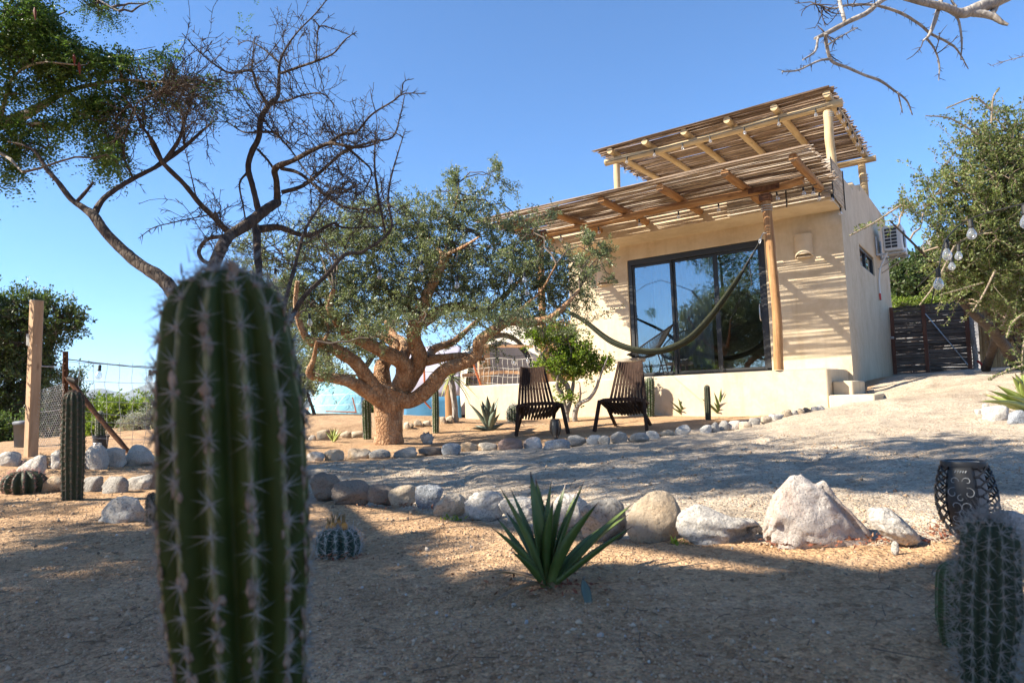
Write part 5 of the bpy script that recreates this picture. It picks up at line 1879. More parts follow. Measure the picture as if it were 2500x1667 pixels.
def rock(label, box4, col, seed, group, name="rock", roundness=.5, roll=0.0, prof=None, crack=None, deep=.8, dep=None, sub=4, sink=.22, bot=None, elong=1.0, rough=1.0, lumpy=0.0, cat="stone", notch=None):
    x0, x1, y0, y1 = box4
    cx = (x0 + x1) / 2
    g = G(cx, y1 - 1)
    d = depth_of(g) if dep is None else dep
    if dep is not None:
        g = at(cx, y1, dep)
    w = (x1 - x0) / FPX * d
    h = (y1 - y0) / FPX * d * .97
    dd = min(w, max(h, w * .6)) * deep
    rs = np.random.default_rng(seed)
    V, F = ICO[sub]
    U = V.copy()
    p = 2.0 + 2.2 * (1 - roundness)
    r = 1 / (np.abs(U) ** p).sum(1) ** (1 / p)
    nc = int(3 + 5 * (1 - roundness))
    for k in range(nc):
        n = rs.standard_normal(3)
        n /= np.linalg.norm(n)
        off = rs.uniform(.62, .95)
        dt = U @ n
        lim = np.where(dt > .05, off / np.maximum(dt, .05), 9)
        r = -np.log(np.exp(-10 * r) + np.exp(-10 * lim)) / 10
    P = U * r[:, None]
    o = rs.uniform(0, 50)
    P = P * (1 + rough * (.22 * vnoise3(P, 1.6, o) + .15 * vnoise3(P, 3.7, o) + .085 * vnoise3(P, 8, o) + .04 * vnoise3(P, 17, o))[:, None])
    if lumpy:
        P = P * (1 + lumpy * (np.abs(vnoise3(P, 4.5, o)) * 2 - .4)[:, None])
    if elong != 1.0:
        P = P * [elong, 1, 1]
    if roll:
        c, s = math.cos(roll), math.sin(roll)
        P = np.stack([P[:, 0] * c - P[:, 2] * s, P[:, 1], P[:, 0] * s + P[:, 2] * c], 1)
    mn, mx = P.min(0), P.max(0)
    P = (P - mn) / (mx - mn) * 2 - 1
    if prof is not None:
        # impose the silhouette: height profile along the width
        zz = (P[:, 2] + 1) / 2
        bi = np.clip(((P[:, 0] + 1) * 12).astype(int), 0, 23)
        dome = np.array([zz[bi == b].max() if (bi == b).any() else .3 for b in range(24)])
        dome = np.convolve(np.pad(dome, 2, 'edge'), [.1, .2, .4, .2, .1], 'valid')
        dt_ = np.maximum(np.interp(P[:, 0], (np.arange(24) + .5) / 12 - 1, dome), .35)
        top = np.interp(P[:, 0], np.linspace(-1, 1, len(prof)), prof)
        lowb = 0 if bot is None else np.interp(P[:, 0], np.linspace(-1, 1, len(bot)), bot)
        zz = lowb + np.minimum(zz / dt_, 1.02) * (top - lowb)
        P[:, 2] = zz * 2 - 1
    X = P[:, 0] * w / 2
    Y = P[:, 1] * dd / 2
    Zz = (P[:, 2] + 1) / 2 * (h * (1 + sink)) - sink * h
    if crack is not None:
        (ax, az), (bx, bz), wd, dp = crack
        pa, pb = np.array([ax * w / 2, az * h]), np.array([bx * w / 2, bz * h])
        ab = pb - pa
        q = np.stack([X, Zz], 1) - pa
        t = np.clip((q @ ab) / (ab @ ab), 0, 1)
        dist = np.linalg.norm(q - t[:, None] * ab, axis=1)
        g_ = np.exp(-(dist / (wd * w)) ** 2) * dp * w * (Y < dd * .1)
        Y = Y + g_
        Zz = Zz - g_ * .4
    if notch is not None:
        (nx0, nx1, nz0, nz1), dp = notch
        inn = (X / (w / 2) > nx0) & (X / (w / 2) < nx1) & (Zz / h > nz0) & (Zz / h < nz1) & (Y < 0)
        Y = np.where(inn, Y + dp * w, Y)
    fwd = np.array([-math.sin(YAW), math.cos(YAW), 0])
    rt = np.array([math.cos(YAW), math.sin(YAW), 0])
    c = np.array(g) + fwd * dd * .38
    W = X[:, None] * rt + Y[:, None] * fwd + Zz[:, None] * np.array([0, 0, 1.0])
    mb = MB()
    mb.add(W + np.array([c[0], c[1], g[2]]), F)
    ob = mb.build(name, STONE[col], loc=(c[0], c[1], g[2]), smooth=True)
    return tag(ob, label, cat, group)

cF1 = lambda a: (700 + a[0] / 2.6133, 700 + a[1] / 2.6133, 1060 + a[2] / 2.6133, 1060 + a[3] / 2.6133)
cF2 = lambda a: (1500 + a[0] / 2.352, 1500 + a[1] / 2.352, 1060 + a[2] / 2.352, 1060 + a[3] / 2.352)
FG = "stones bordering the near bed and path"
rock("dark brownish stone in shade beside the tall near cactus, first of the near border row", cF1((140, 340, 245, 425)), 'brown', 1, FG, sub=4)
rock("broad brown blocky stone, second of the near border row", cF1((275, 540, 297, 447)), 'brown', 2, FG, roundness=.3)
rock("low brownish stone wedged right of the broad brown blocky stone", cF1((505, 690, 322, 442)), 'brown', 3, FG)
rock("cracked grey tan stone between brownish stone and blue grey speckled stone", cF1((640, 820, 328, 450)), 'tan', 4, FG, roundness=.35)
rock("blue grey speckled angular stone in the near border row", cF1((815, 1000, 322, 477)), 'blue', 5, FG, roundness=.3)
rock("pale tan squarish stone right of the blue grey speckled near stone", cF1((930, 1140, 375, 530)), 'cream', 6, FG, roundness=.6, sub=5)
rock("white rounded stone just clear of the left leaf tips of the near agave", cF1((1130, 1392, 365, 537)), 'white', 7, FG, roundness=.6, sub=5)
rock("white rounded stone half hidden behind left leaves of the near agave", cF1((1350, 1625, 402, 562)), 'white', 8, FG, roundness=.6, sub=5)
rock("white granite stone directly behind the middle leaves of the near agave", cF1((1700, 1960, 385, 632)), 'white', 9, FG, roundness=.7, sub=5)
rock("light grey speckled stone behind the right leaves of the near agave", cF1((1880, 2205, 410, 690)), 'grey', 10, FG, roundness=.6, sub=5)
rock("big smooth tan rounded boulder right of the near agave", cF2((88, 422, 330, 630)), 'tan', 11, FG, roundness=1.0, roll=.35, sub=5, prof=[.5, .76, .89, .97, 1, .985, .9, .62], rough=.35)
rock("long white stone tapering to the right, left of the largest boulder", cF2((380, 902, 405, 642)), 'white', 12, FG, roundness=.75, sub=5, prof=[.72, .95, 1, .93, .80, .71, .67, .64, .48], notch=((.1, .92, .1, .38), .10), deep=.7)
rock("largest pinkish white boulder with a slanting crack, twin peaked", cF2((898, 1556, 215, 642)), 'pink', 13, FG, roundness=.35, sub=5, prof=[.42, .74, .86, .97, .96, .87, .90, .74, .60, .47, .34, .14], crack=((-.12, .95), (.62, .22), .022, .04), deep=.65)
rock("white speckled egg shaped stone leaning right, beside the largest boulder", cF2((1510, 1802, 425, 655)), 'white', 14, FG, roundness=1.0, roll=-.72, elong=1.8, sub=5, sink=.04)
rock("tiny white stone chip on the sand before the leaning egg shaped stone", cF2((1600, 1642, 612, 684)), 'white', 15, FG)
rock("small white pebble at the foot of the large near torch lamp", cF2((1943, 1978, 508, 574)), 'white', 16, FG)
rock("pinkish stone at the right picture edge behind the spiny near cactus", cF2((2205, 2480, 440, 662)), 'pink', 17, FG, roundness=.7, sub=5)

cB = lambda a: (720 + a[0] / 2.4, 720 + a[1] / 2.4, 940 + a[2] / 2.4, 940 + a[3] / 2.4)
cC = lambda a: (1700 + a[0] / 2.704, 1700 + a[1] / 2.704, 480 + a[2] / 2.704, 480 + a[3] / 2.704)
BG_ = "stones bordering the bed with the chairs"
rowB = [((60, 170, 390, 446), 'white', "white speckled stone, leftmost visible of the border row before the broad tree"),
        ((168, 282, 378, 442), 'cream', "pale pointed stone second from left in the border row before the broad tree"),
        ((298, 442, 371, 433), 'cream', "long cream stone before the left side of the broad tree trunk"),
        ((430, 558, 377, 431), 'grey', "flat topped grey stone right below the broad tree trunk"),
        ((572, 720, 367, 427), 'grey', "peaked grey stone between the flat grey stone and a brown one"),
        ((718, 862, 364, 412), 'brown', "long low purplish brown stone left of the blue stone"),
        ((856, 973, 339, 411), 'blue', "dark blue grey peaked stone below the porous white stone"),
        ((965, 1077, 334, 396), 'cream', "pale rounded stone just right of the dark blue stone"),
        ((1074, 1190, 336, 391), 'cream', "orange cream flat stone left of the reddish brown stone"),
        ((1188, 1340, 309, 387), 'red', "large reddish brown stone before the left wooden chair"),
        ((1338, 1454, 303, 377), 'pink', "pinkish peaked stone right of the reddish brown stone"),
        ((1458, 1618, 317, 376), 'blue', "long bluish white stone under the slatted torch lamp"),
        ((1600, 1714, 294, 351), 'grey', "rough grey stone right of the slatted torch lamp"),
        ((1708, 1800, 292, 348), 'white', "white granite stone before the left foot of the right wooden chair"),
        ((1780, 1850, 296, 346), 'grey', "grey stone touching the white granite stone before the right wooden chair"),
        ((1850, 1957, 271, 336), 'grey', "tall grey rounded stone in front of the right wooden chair"),
        ((1958, 2082, 279, 329), 'grey', "flat grey stone before the right foot of the right wooden chair"),
        ((2060, 2142, 267, 319), 'white', "white loaf shaped stone right of the right wooden chair"),
        ((2138, 2232, 261, 306), 'tan', "small rough tan stone beside the white loaf shaped stone"),
        ((2230, 2324, 233, 296), 'white', "round bright white stone standing highest in the border row")]
for i, (b, c, l) in enumerate(rowB):
    rock(l, cB(b), c, 40 + i, BG_, roundness=.45 + .4 * (i % 3 == 0), sub=4)
rowC = [((30, 112, 1508, 1566), 'white', "white stone next after the round bright white stone"),
        ((95, 167, 1488, 1556), 'grey', "tall grey stone before the slim leaning cactus"),
        ((150, 227, 1478, 1546), 'grey', "broad grey stone right of the tall grey stone near the slim cactus"),
        ((210, 302, 1478, 1536), 'pink', "pinkish stone below the two small wall agaves"),
        ((288, 372, 1484, 1532), 'cream', "low cream stone right of the pinkish stone below the wall"),
        ((350, 432, 1459, 1511), 'grey', "grey wedge stone halfway along the border to the steps"),
        ((430, 507, 1449, 1496), 'tan', "tan rounded stone left of the flat white slab stone"),
        ((488, 592, 1434, 1477), 'white', "flat white slab stone midway along the border to the steps"),
        ((563, 647, 1404, 1457), 'tan', "tall tan stone right of the flat white slab stone"),
        ((638, 692, 1411, 1442), 'grey', "small grey stone between tan stones near the scroll torch lamp"),
        ((674, 722, 1399, 1439), 'tan', "small tan stone left of the dark brown stone by the scroll torch"),
        ((708, 767, 1392, 1427), 'brown', "dark brown stone just left of the scroll torch lamp"),
        ((760, 807, 1384, 1420), 'white', "white stone at the foot of the scroll torch lamp"),
        ((800, 852, 1379, 1411), 'white', "bright white flat stone right of the scroll torch lamp"),
        ((838, 892, 1357, 1399), 'tan', "tan stone at the end of the border below the steps"),
        ((818, 882, 1354, 1374), 'brown', "flat dark stone lying behind the tan end stone"),
        ((872, 912, 1344, 1371), 'white', "small pale stone second last in the border before the steps"),
        ((905, 937, 1345, 1371), 'tan', "last small stone of the border nearest the low step slab")]
for i, (b, c, l) in enumerate(rowC):
    rock(l, cC(b), c, 70 + i, BG_, roundness=.5, sub=3)
TG = "stones edging the bed behind the broad tree"
for i, (b, c, l) in enumerate([((76, 122, 294, 327), 'white', "small white stone, leftmost behind the broad tree"), ((120, 202, 261, 320), 'tan', "large tan stone left of the small bright agave"),
        ((263, 330, 269, 310), 'tan', "tan stone right of the small bright agave"), ((328, 402, 269, 307), 'cream', "cream stone left of the columnar cactus beside the tree trunk"),
        ((635, 674, 217, 259), 'cream', "cream stone just right of the broad tree trunk, in the rear row"), ((664, 697, 224, 252), 'tan', "small tan stone in the rear row right of the trunk"),
        ((694, 750, 204, 247), 'tan', "largest tan stone in the rear row right of the trunk"), ((748, 797, 209, 245), 'cream', "cream stone left of the columnar cactus by the yucca"),
        ((850, 888, 184, 227), 'tan', "upright tan stone right of the columnar cactus by the yucca"), ((884, 932, 179, 224), 'cream', "cream stone near the left end of the terrace wall"), ((928, 962, 184, 218), 'tan', "tan stone touching the left end of the terrace wall")]):
    rock(l, cB(b), c, 100 + i, TG, roundness=.5, sub=3)
rock("porous lumpy white stone alone on the sand right of the broad trunk", cB((733, 812, 272, 346)), 'white', 120, None, lumpy=.5, roundness=.4)
cL = lambda a: (a[0] / 4.481, a[1] / 4.481, 1050 + a[2] / 4.481, 1050 + a[3] / 4.481)
LG = "stones edging the bed by the left fence"
for i, (b, c, l, kw) in enumerate([((-60, 176, 234, 400), 'white', "pale stone at the left picture edge behind the barrel cactus", {}), ((138, 447, 279, 555), 'white', "large pinkish white boulder beside the barrel cactus at left", {}),
        ((520, 715, 214, 428), 'white', "square white stone left of the dark columnar cactus, by the fence", dict(roundness=.25)), ((690, 800, 222, 420), 'pink', "pinkish stone hidden mostly behind the dark columnar cactus", {}), ((895, 1122, 154, 432), 'white', "tall white stone just right of the dark columnar cactus", dict(roundness=.5)),
        ((1068, 1344, 188, 404), 'white', "leaning white block stone left of the largest fence boulder", dict(roundness=.3)), ((1278, 1692, 158, 392), 'white', "largest white boulder below the fence brace", dict(prof=[.4, .75, .95, 1, .96, .85, .66, .35])), ((1638, 1800, 258, 384), 'white', "white stone beside the tall near cactus, last of the fence row", {}),
        ((358, 722, 505, 692), 'cream', "long cream stone right of the barrel cactus in the lower left row", dict(prof=[.5, .7, .9, 1, .95, .8, .6])), ((632, 730, 532, 690), 'cream', "small cream stone at left foot of the dark columnar cactus", {}), ((866, 1078, 508, 684), 'grey', "grey rounded stone right of the dark columnar cactus", {}),
        ((1070, 1374, 508, 692), 'grey', "rough pale grey stone in the middle of the lower left row", {}), ((1320, 1664, 489, 664), 'white', "flat white ledge stone right of the rough grey stone", dict(roundness=.3)), ((1622, 1790, 515, 655), 'brown', "dark stone half behind the tall near cactus", {})]):
    rock(l, cL(b), c, 130 + i, LG, sub=4, **kw)
rock("small porous honeycomb stone beside the wooden fence post", cL((362, 522, 248, 424)), 'coral', 160, None, lumpy=.6, roundness=.4)
rock("big slanted white slab stone lying alone on the sand at left", cL((1015, 1572, 722, 1045)), 'white', 161, None, roundness=.5, sub=5, prof=[.45, .7, .88, .97, 1, .98, .9, .6], deep=.6)
RG = "stones at the right picture edge"
for i, (b, c, l) in enumerate([((1852, 1935, 1398, 1452), 'pink', "low pinkish stone left of the yellow green agave"), ((1893, 1940, 1366, 1402), 'white', "small white stone under the yellow green agave tips"), ((1920, 2095, 1376, 1482), 'white', "large white stone in front of the yellow green agave"), ((2075, 2230, 1408, 1508), 'blue', "bluish stone at the right picture edge below the yellow green agave")]):
    rock(l, cC(b), c, 170 + i, RG, sub=4)

def litter():
    """dry red-brown leaf crumbs caught along the near stones"""
    mb = MB()
    for px, py, rx, ry, n in ((2130, 1325, 150, 8, 150), (1890, 1335, 20, 10, 30), (2290, 1310, 40, 18, 90), (1000, 1240, 130, 12, 120), (1350, 1440, 150, 25, 90), (815, 1365, 60, 10, 40), (2000, 1335, 120, 8, 50)):
        P = []
        for k in range(n):
            g = G(px + rng.normal() * rx * .6, py + rng.normal() * ry * .6)
            P.append(g + [0, 0, .012])
        P = np.array(P)
        D = rand_unit(n)
        D[:, 2] *= .4
        leaves(mb, P, D, rng.uniform(.008, .02, n), rng.uniform(.004, .008, n))
    t = NT("dry_litter")
    ge = t.n("NewGeometry")
    c = t.ramp(ge.outputs["Random Per Island"], [(0, (.10, .03, .02)), (.5, (.2, .07, .04)), (1, (.32, .18, .1))])
    t.bsdf(c, .85)
    tag(mb.build("leaf_litter", t.m, smooth=False), "reddish brown dry leaf crumbs along the near stones", "litter", None, "stuff")
litter()

# ------------------------------------------------------------------ cacti
def cactus_mat(name, green, crest, dark=.55):
    t = NT(name)
    v = t.coord(rnd=False)
    at_ = t.n("Attribute", {"attribute_name": "tone"})
    n1 = t.noise(v, 30, 5, .6)
    g = t.ramp(n1, [(.3, sc(green, .75)), (.6, green), (.8, sc(green, 1.3))])
    f = t.math('ADD', at_.outputs["Fac"], t.math('MULTIPLY_ADD', t.noise(v, 55, 4, .7), .5, -.25))
    f = t.ramp(f, [(.66, (0, 0, 0)), (.9, (1, 1, 1))])
    c = t.mix(f, g, t.mix(t.ramp(t.noise(v, 90, 3), [(.4, (0, 0, 0)), (.6, (1, 1, 1))]), crest, sc(crest, .6)))
    nm = t.bump(n1, .3, .004)
    t.bsdf(c, .55, nm, .22)
    return t.m
M['cact_near'] = cactus_mat("dark_green_cactus_skin", (.046, .062, .012), (.2, .19, .09))
M['cact_dark'] = cactus_mat("grey_green_cactus_skin", (.045, .06, .035), (.14, .14, .11))
M['cact_green'] = cactus_mat("green_cactus_skin", (.055, .085, .03), (.22, .23, .16))
M['cact_blue'] = cactus_mat("blue_green_cactus_skin", (.045, .08, .06), (.2, .24, .2))
M['spine'] = simple_mat("grey_cactus_spine", (.33, .30, .265), .7, 0, .2, .25, 50, 0)
M['spine_pale'] = simple_mat("pale_cactus_spine", (.46, .43, .39), .7, 0, .2, .2, 50, 0)
M['spine_dark'] = simple_mat("brown_cactus_spine", (.16, .11, .085), .7, 0, .2, .25, 50, 0)
M['spine_red'] = simple_mat("reddish_cactus_spine", (.38, .19, .16), .7, 0, .2, .25, 50, 0)
M['wool'] = simple_mat("corky_areole", (.26, .19, .14), .95, 0, .1, .5, 90, .6, 150)

def spines(mb, P, D, L, r):
    n = len(P)
    D = nrm(D)
    ref = np.where(np.abs(D[:, 2:3]) < .9, np.array([0, 0, 1.0]), np.array([1.0, 0, 0]))
    A = nrm(np.cross(D, ref))
    B = np.cross(D, A)
    L = np.broadcast_to(L, (n,))[:, None]
    r = np.broadcast_to(r, (n,))[:, None]
    V = [P + r * (math.cos(a) * A + math.sin(a) * B) for a in (0, 2.094, 4.189)] + [P + D * L]
    V = np.stack(V, 1).reshape(-1, 3)
    i = (np.arange(n) * 4)[:, None]
    F = np.concatenate([i + np.array([[a, b, 3]]) for a, b in ((0, 1), (1, 2), (2, 0))])
    mb.add(V, F)

def blobs(mb, P, s, seed=0, axes=None):
    rs = np.random.default_rng(seed)
    V0, F0 = ICO0
    n = len(P)
    k = rs.uniform(.6, 1.3, (n, len(V0), 1))
    W0 = V0[None] * k * np.asarray(s).reshape(-1, 1, 1)
    if axes is not None:
        W0 = W0[..., 0:1] * axes[0][:, None] * .45 + W0[..., 1:2] * axes[1][:, None] * rs.uniform(1.0, 2.6, (n, 1, 1)) + W0[..., 2:3] * axes[2][:, None] * 1.1
    V = P[:, None] + W0
    F = (F0[None] + (np.arange(n) * len(V0))[:, None, None]).reshape(-1, 3)
    mb.add(V.reshape(-1, 3), F)
ICO0 = ico(1)

def cactus(label, axis, radii, ribs, mat, spm, depth=.2, sp_len=.016, sp_n=8, sp_r=.0007, step=.018, name="cactus", group=None, dome=1.0, areole=.003, seed=1, central=0.0, crust=0.0, flat=True, crown=0, rpow=1.0):
    """ribbed cactus along an axis polyline with radii; areoles with spines on the rib crests"""
    rs = np.random.default_rng(seed)
    P, R = smooth_path(np.array(axis, float), list(radii), 10)
    T, N1, N2 = frames(P)
    top = P[-1]
    Rt = R[-1]
    nd = 12
    ph = np.linspace(0, math.pi / 2, nd)[1:]
    Pd = top + T[-1] * (np.sin(ph) * Rt * dome)[:, None]
    Rd = Rt * np.maximum(np.cos(ph), .02) ** .85
    P2 = np.vstack([P, Pd])
    R2 = np.concatenate([R, Rd])
    T2 = np.vstack([T, np.repeat(T[-1:], nd - 1, 0)])
    A2 = np.vstack([N1, np.repeat(N1[-1:], nd - 1, 0)])
    B2 = np.vstack([N2, np.repeat(N2[-1:], nd - 1, 0)])
    per = 8
    S = ribs * per
    th = np.arange(S) * 2 * math.pi / S
    w = .5 + .5 * np.cos(th * ribs)
    prof = 1 - depth * (1 - w ** .62)
    tone = w ** 3
    dpt = np.concatenate([np.ones(len(P)), np.clip(np.cos(ph) * 1.3, .25, 1)])
    prof2 = 1 - (1 - prof)[None] * dpt[:, None]
    wob = np.array([[.04 * mnoise.noise(Vector((math.cos(a) * 1.5, math.sin(a) * 1.5, i * .18 + seed))) for a in th] for i in range(len(P2))])
    RR = R2[:, None] * prof2 * (1 + wob)
    V = P2[:, None] + RR[..., None] * (np.cos(th)[None, :, None] * A2[:, None] + np.sin(th)[None, :, None] * B2[:, None])
    n = len(P2)
    i = np.arange(n - 1)[:, None] * S
    j = np.arange(S)[None]
    j2 = (j + 1) % S
    F = np.stack([i + j, i + j2, i + S + j2, i + S + j], -1).reshape(-1, 4)
    base = np.array(axis[0], float)
    t = thing(name, label, "cactus", base, group)
    mb = MB()
    mb.add(V.reshape(-1, 3), F, np.tile(tone, n))
    mb.build("stem", mat, t, smooth=True)
    # areoles
    seg = np.concatenate([[0], np.cumsum(np.linalg.norm(np.diff(P2, axis=0), axis=1) + np.abs(np.diff(R2)) * .7)])
    AP, AN, AT = [], [], []
    for k in range(ribs):
        a = k * 2 * math.pi / ribs
        s = np.arange(step * (.3 + .5 * (k % 2)), seg[-1], step)
        s = s + rs.normal(size=len(s)) * step * .12
        f = np.interp(s, seg, np.arange(n))
        i0 = np.clip(f.astype(int), 0, n - 2)
        fr = (f - i0)[:, None]
        c = k * per
        pt = V[i0, c] * (1 - fr) + V[i0 + 1, c] * fr
        ax = P2[i0] * (1 - fr) + P2[i0 + 1] * fr
        nn = nrm(pt - ax)
        up = np.clip((s - seg[len(P) - 1]) / (seg[-1] - seg[len(P) - 1] + 1e-6), 0, 1)[:, None]
        nn = nrm(nn * (1 - up * .8) + T2[i0] * up)
        AP.append(pt)
        AN.append(nn)
        AT.append(T2[i0])
    AP, AN, AT = map(np.concatenate, (AP, AN, AT))
    m_ = len(AP)
    sb = MB()
    ang = (np.arange(sp_n)[None] / sp_n * 2 * math.pi + rs.uniform(0, 6.28, (m_, 1)) + rs.normal(size=(m_, sp_n)) * .2)
    X = nrm(np.cross(AN, AT))
    Y = np.cross(AN, X)
    out = .35 if flat else .8
    Dr = AN[:, None] * (out + .35 * rs.random((m_, sp_n, 1))) + X[:, None] * np.cos(ang)[..., None] + Y[:, None] * np.sin(ang)[..., None]
    spines(sb, np.repeat(AP, sp_n, 0), Dr.reshape(-1, 3), sp_len * rs.uniform(.55, 1.25, m_ * sp_n), sp_r)
    if central:
        spines(sb, AP, AN + rs.normal(size=AN.shape) * .25, central * rs.uniform(.7, 1.2, m_), sp_r * 1.5)
    if crown:
        c = P2[-1]
        d = nrm(np.array([0, 0, .8]) + rs.normal(size=(crown, 3)) * .8)
        spines(sb, c + rs.normal(size=(crown, 3)) * Rt * .28, d, sp_len * rs.uniform(.7, 1.5, crown), sp_r)
    tag(sb.build("spines", spm, t, smooth=False), kind="stuff")
    if areole:
        ab = MB()
        blobs(ab, AP - AN * areole * .3, areole * rs.uniform(.7, 1.3, m_), seed)
        if crust:
            # corky scars running down the crests between areoles
            q = rs.random(m_) < np.clip(crust * (1.15 - (AP[:, 2] - AP[:, 2].min()) / (np.ptp(AP[:, 2]) + 1e-6)) * 1.6, 0, .95)
            for k in range(5):
                off = AT[q] * rs.uniform(-.5, .5, (q.sum(), 1)) * step + X[q] * rs.normal(size=(q.sum(), 1)) * areole * .6
                blobs(ab, AP[q] + off - AN[q] * areole * .5, areole * rs.uniform(.7, 1.7, q.sum()), seed + k, (AN[q], AT[q], X[q]))
        tag(ab.build("areoles", M['wool'], t, smooth=True), kind="stuff")
    return t

def ax_px(p0, p1, dep, n=3, bend=0.0):
    a, b = at(p0[0], p0[1], dep), at(p1[0], p1[1], dep)
    return [a * (1 - f) + b * f + CR * bend * math.sin(f * math.pi) for f in np.linspace(0, 1, n)]

def near_cactus():
    d = .56
    top = at(553, 812, d)
    bot = at(592, 1690, d)
    gnd = np.array([bot[0] + .02, bot[1] + .0, gz(bot[0], bot[1]) - .02])
    r = lambda px: px / FPX * d
    mid = at(563, 1000, d)
    lo = at(578, 1350, d)
    cactus("tall dark green ribbed cactus standing close up in the left foreground", [gnd, bot, lo, mid, top], [r(144), r(154), r(175), r(174), r(152)], 13, M['cact_near'], M['spine'],
           .29, .0155, 10, .0006, .0245, areole=.0024, seed=3, central=.011, crust=.6, crown=70, dome=1.0)
near_cactus()

def col_cactus(label, x, ytop, ybase, wpx, ribs, mat, spm, lean=0, group=None, **k):
    g = G(x, ybase)
    d = depth_of(g)
    w = wpx / FPX * d / 2
    top = at(x + lean, ytop + wpx * .42, d)
    base = g - np.array([0, 0, .02])
    midp = base * .5 + top * .5
    k.setdefault('sp_len', w * .33)
    k.setdefault('step', w * .55)
    return cactus(label, [base, midp, top], [w * .86, w, w * .92], ribs, mat, spm, group=group, **k)

col_cactus("tall dark grey green columnar cactus standing among the stones at left", 177, 957, 1224, 52, 12, M['cact_dark'], M['spine_dark'], 2, sp_r=.0011, seed=5, areole=.003, depth=.24)
col_cactus("slender green columnar cactus rising beside the broad tree trunk", 897, 975, 1070, 22, 9, M['cact_green'], M['spine_pale'], -3, sp_r=.0013, seed=6, areole=.003)
col_cactus("green columnar cactus standing before the yucca right of the broad trunk", 1064, 950, 1056, 17, 9, M['cact_green'], M['spine_pale'], -1, sp_r=.0013, seed=7, areole=.003)
col_cactus("stout upright columnar cactus against the terrace wall by the right chair", 1587, 922, 1017, 24, 11, M['cact_green'], M['spine_pale'], -1, sp_r=.0014, seed=8, areole=.003)
col_cactus("slim dark leaning cactus against the terrace wall beside an agave", 1729, 941, 1024, 15, 10, M['cact_dark'], M['spine_dark'], -3, sp_r=.0014, seed=9, areole=.002)
col_cactus("small dark fuzzy cactus tucked behind the tall near cactus", 370, 1206, 1284, 30, 10, M['cact_dark'], M['spine_dark'], 2, sp_r=.0009, seed=10, areole=.002, sp_len=.014)

def barrel(label, cx, y0, y1, wpx, ribs, mat, spm, dep=None, **k):
    g = G(cx, y1) if dep is None else at(cx, y1, dep)
    d = depth_of(g)
    w = wpx / FPX * d / 2
    h = (y1 - y0) / FPX * d
    fwd = np.array([-math.sin(YAW), math.cos(YAW), 0]) * w * .8
    b = np.array(g) + fwd
    ax = [b - [0, 0, .02], b + [0, 0, h * .28], b + [0, 0, h * .5]]
    return cactus(label, ax, [w * .82, w * 1.0, w * .97], ribs, mat, spm, dome=h * .5 / w, **k), b, w, h

barrel("round ribbed barrel cactus with pinkish spines at the left edge", 30, 1152, 1210, 100, 13, M['cact_dark'], M['spine_red'], sp_len=.03, sp_n=6, sp_r=.001, step=.03, depth=.3, seed=21, areole=.004, crown=60, flat=False)
barrel("small rounded barrel cactus against the terrace wall behind the left chair", 1254, 988, 1030, 34, 15, M['cact_green'], M['spine_pale'], sp_len=.05, sp_n=7, sp_r=.002, step=.05, depth=.2, seed=22, areole=.004, crown=60)
bt, bb, bw, bh = barrel("low barrel cactus with yellow fruit on top in the near bed", 815, 1296, 1360, 112, 13, M['cact_blue'], M['spine_pale'], sp_len=.03, sp_n=10, sp_r=.0009, step=.024, depth=.34, seed=23, areole=.0025, crown=24)
def fruit_on_barrel():
    m1 = simple_mat("orange_cactus_fruit", (.48, .22, .04), .5, 0, .4, .2, 60, .3)
    m2 = simple_mat("dried_flower", (.33, .21, .09), .9, 0, .1, .3, 60, .5)
    top = bb + np.array([0, 0, bh * .97])
    for dx, dy, s in ((-.012, -.01, 1), (.02, -.012, 1.05), (.0, .008, .9), (-.028, .002, .8), (.012, .015, .8)):
        c = top + CR * dx * 1.1 + np.array([-math.sin(YAW), math.cos(YAW), 0]) * dy
        c[2] = top[2] - abs(dx) * .3
        f = MB()
        lathe(f, [(.002, -.004), (.009 * s, .002), (.0115 * s, .010), (.010 * s, .018), (.005 * s, .023)], 12, c)
        f.build("fruit", m1, bt)
        g = MB()
        k = 12
        spines(g, np.repeat((c + [0, 0, .02])[None], k, 0) + rng.normal(size=(k, 3)) * .002, np.array([0, 0, 1.0]) + rng.normal(size=(k, 3)) * .12, rng.uniform(.02, .036, k) * s, .0022)
        tag(g.build("dried_flower", m2, bt, smooth=False), kind="stuff")
fruit_on_barrel()

def right_cactus():
    d = .92
    r = lambda px: px / FPX * d
    bot = at(2405, 1690, d)
    gnd = np.array([bot[0], bot[1], gz(bot[0], bot[1]) - .02])
    ax = [gnd, at(2407, 1640, d), at(2412, 1480, d), at(2416, 1320, d)]
    if ax[1][2] < gnd[2] + .02:
        ax = [at(2407, 1660, d)] + ax[2:]
        rad = [r(58), r(72), r(62)]
    else:
        rad = [r(54), r(56), r(72), r(62)]
    cactus("bushy spined grey green cactus in the right foreground below the torch", ax, rad, 14, M['cact_dark'], M['spine'], .22, .022, 8, .0006, .018, areole=.0022, seed=31, central=.018, flat=False, crown=110, dome=.9)
    d2 = 1.06
    c = at(2336, 1500, d2)
    h = gz(c[0], c[1])
    w = 50 / FPX * d2
    b = np.array([c[0], c[1], h - .01])
    tp = at(2336, 1415, d2)
    cactus("plump green cactus with curved hairs crowding behind the bushy right cactus", [b, (b + tp) / 2, tp], [w * .8, w, w * .9], 12, M['cact_green'], M['spine_dark'], .2, .05, 4, .0004, .03, areole=.002, seed=32, flat=False)
right_cactus()

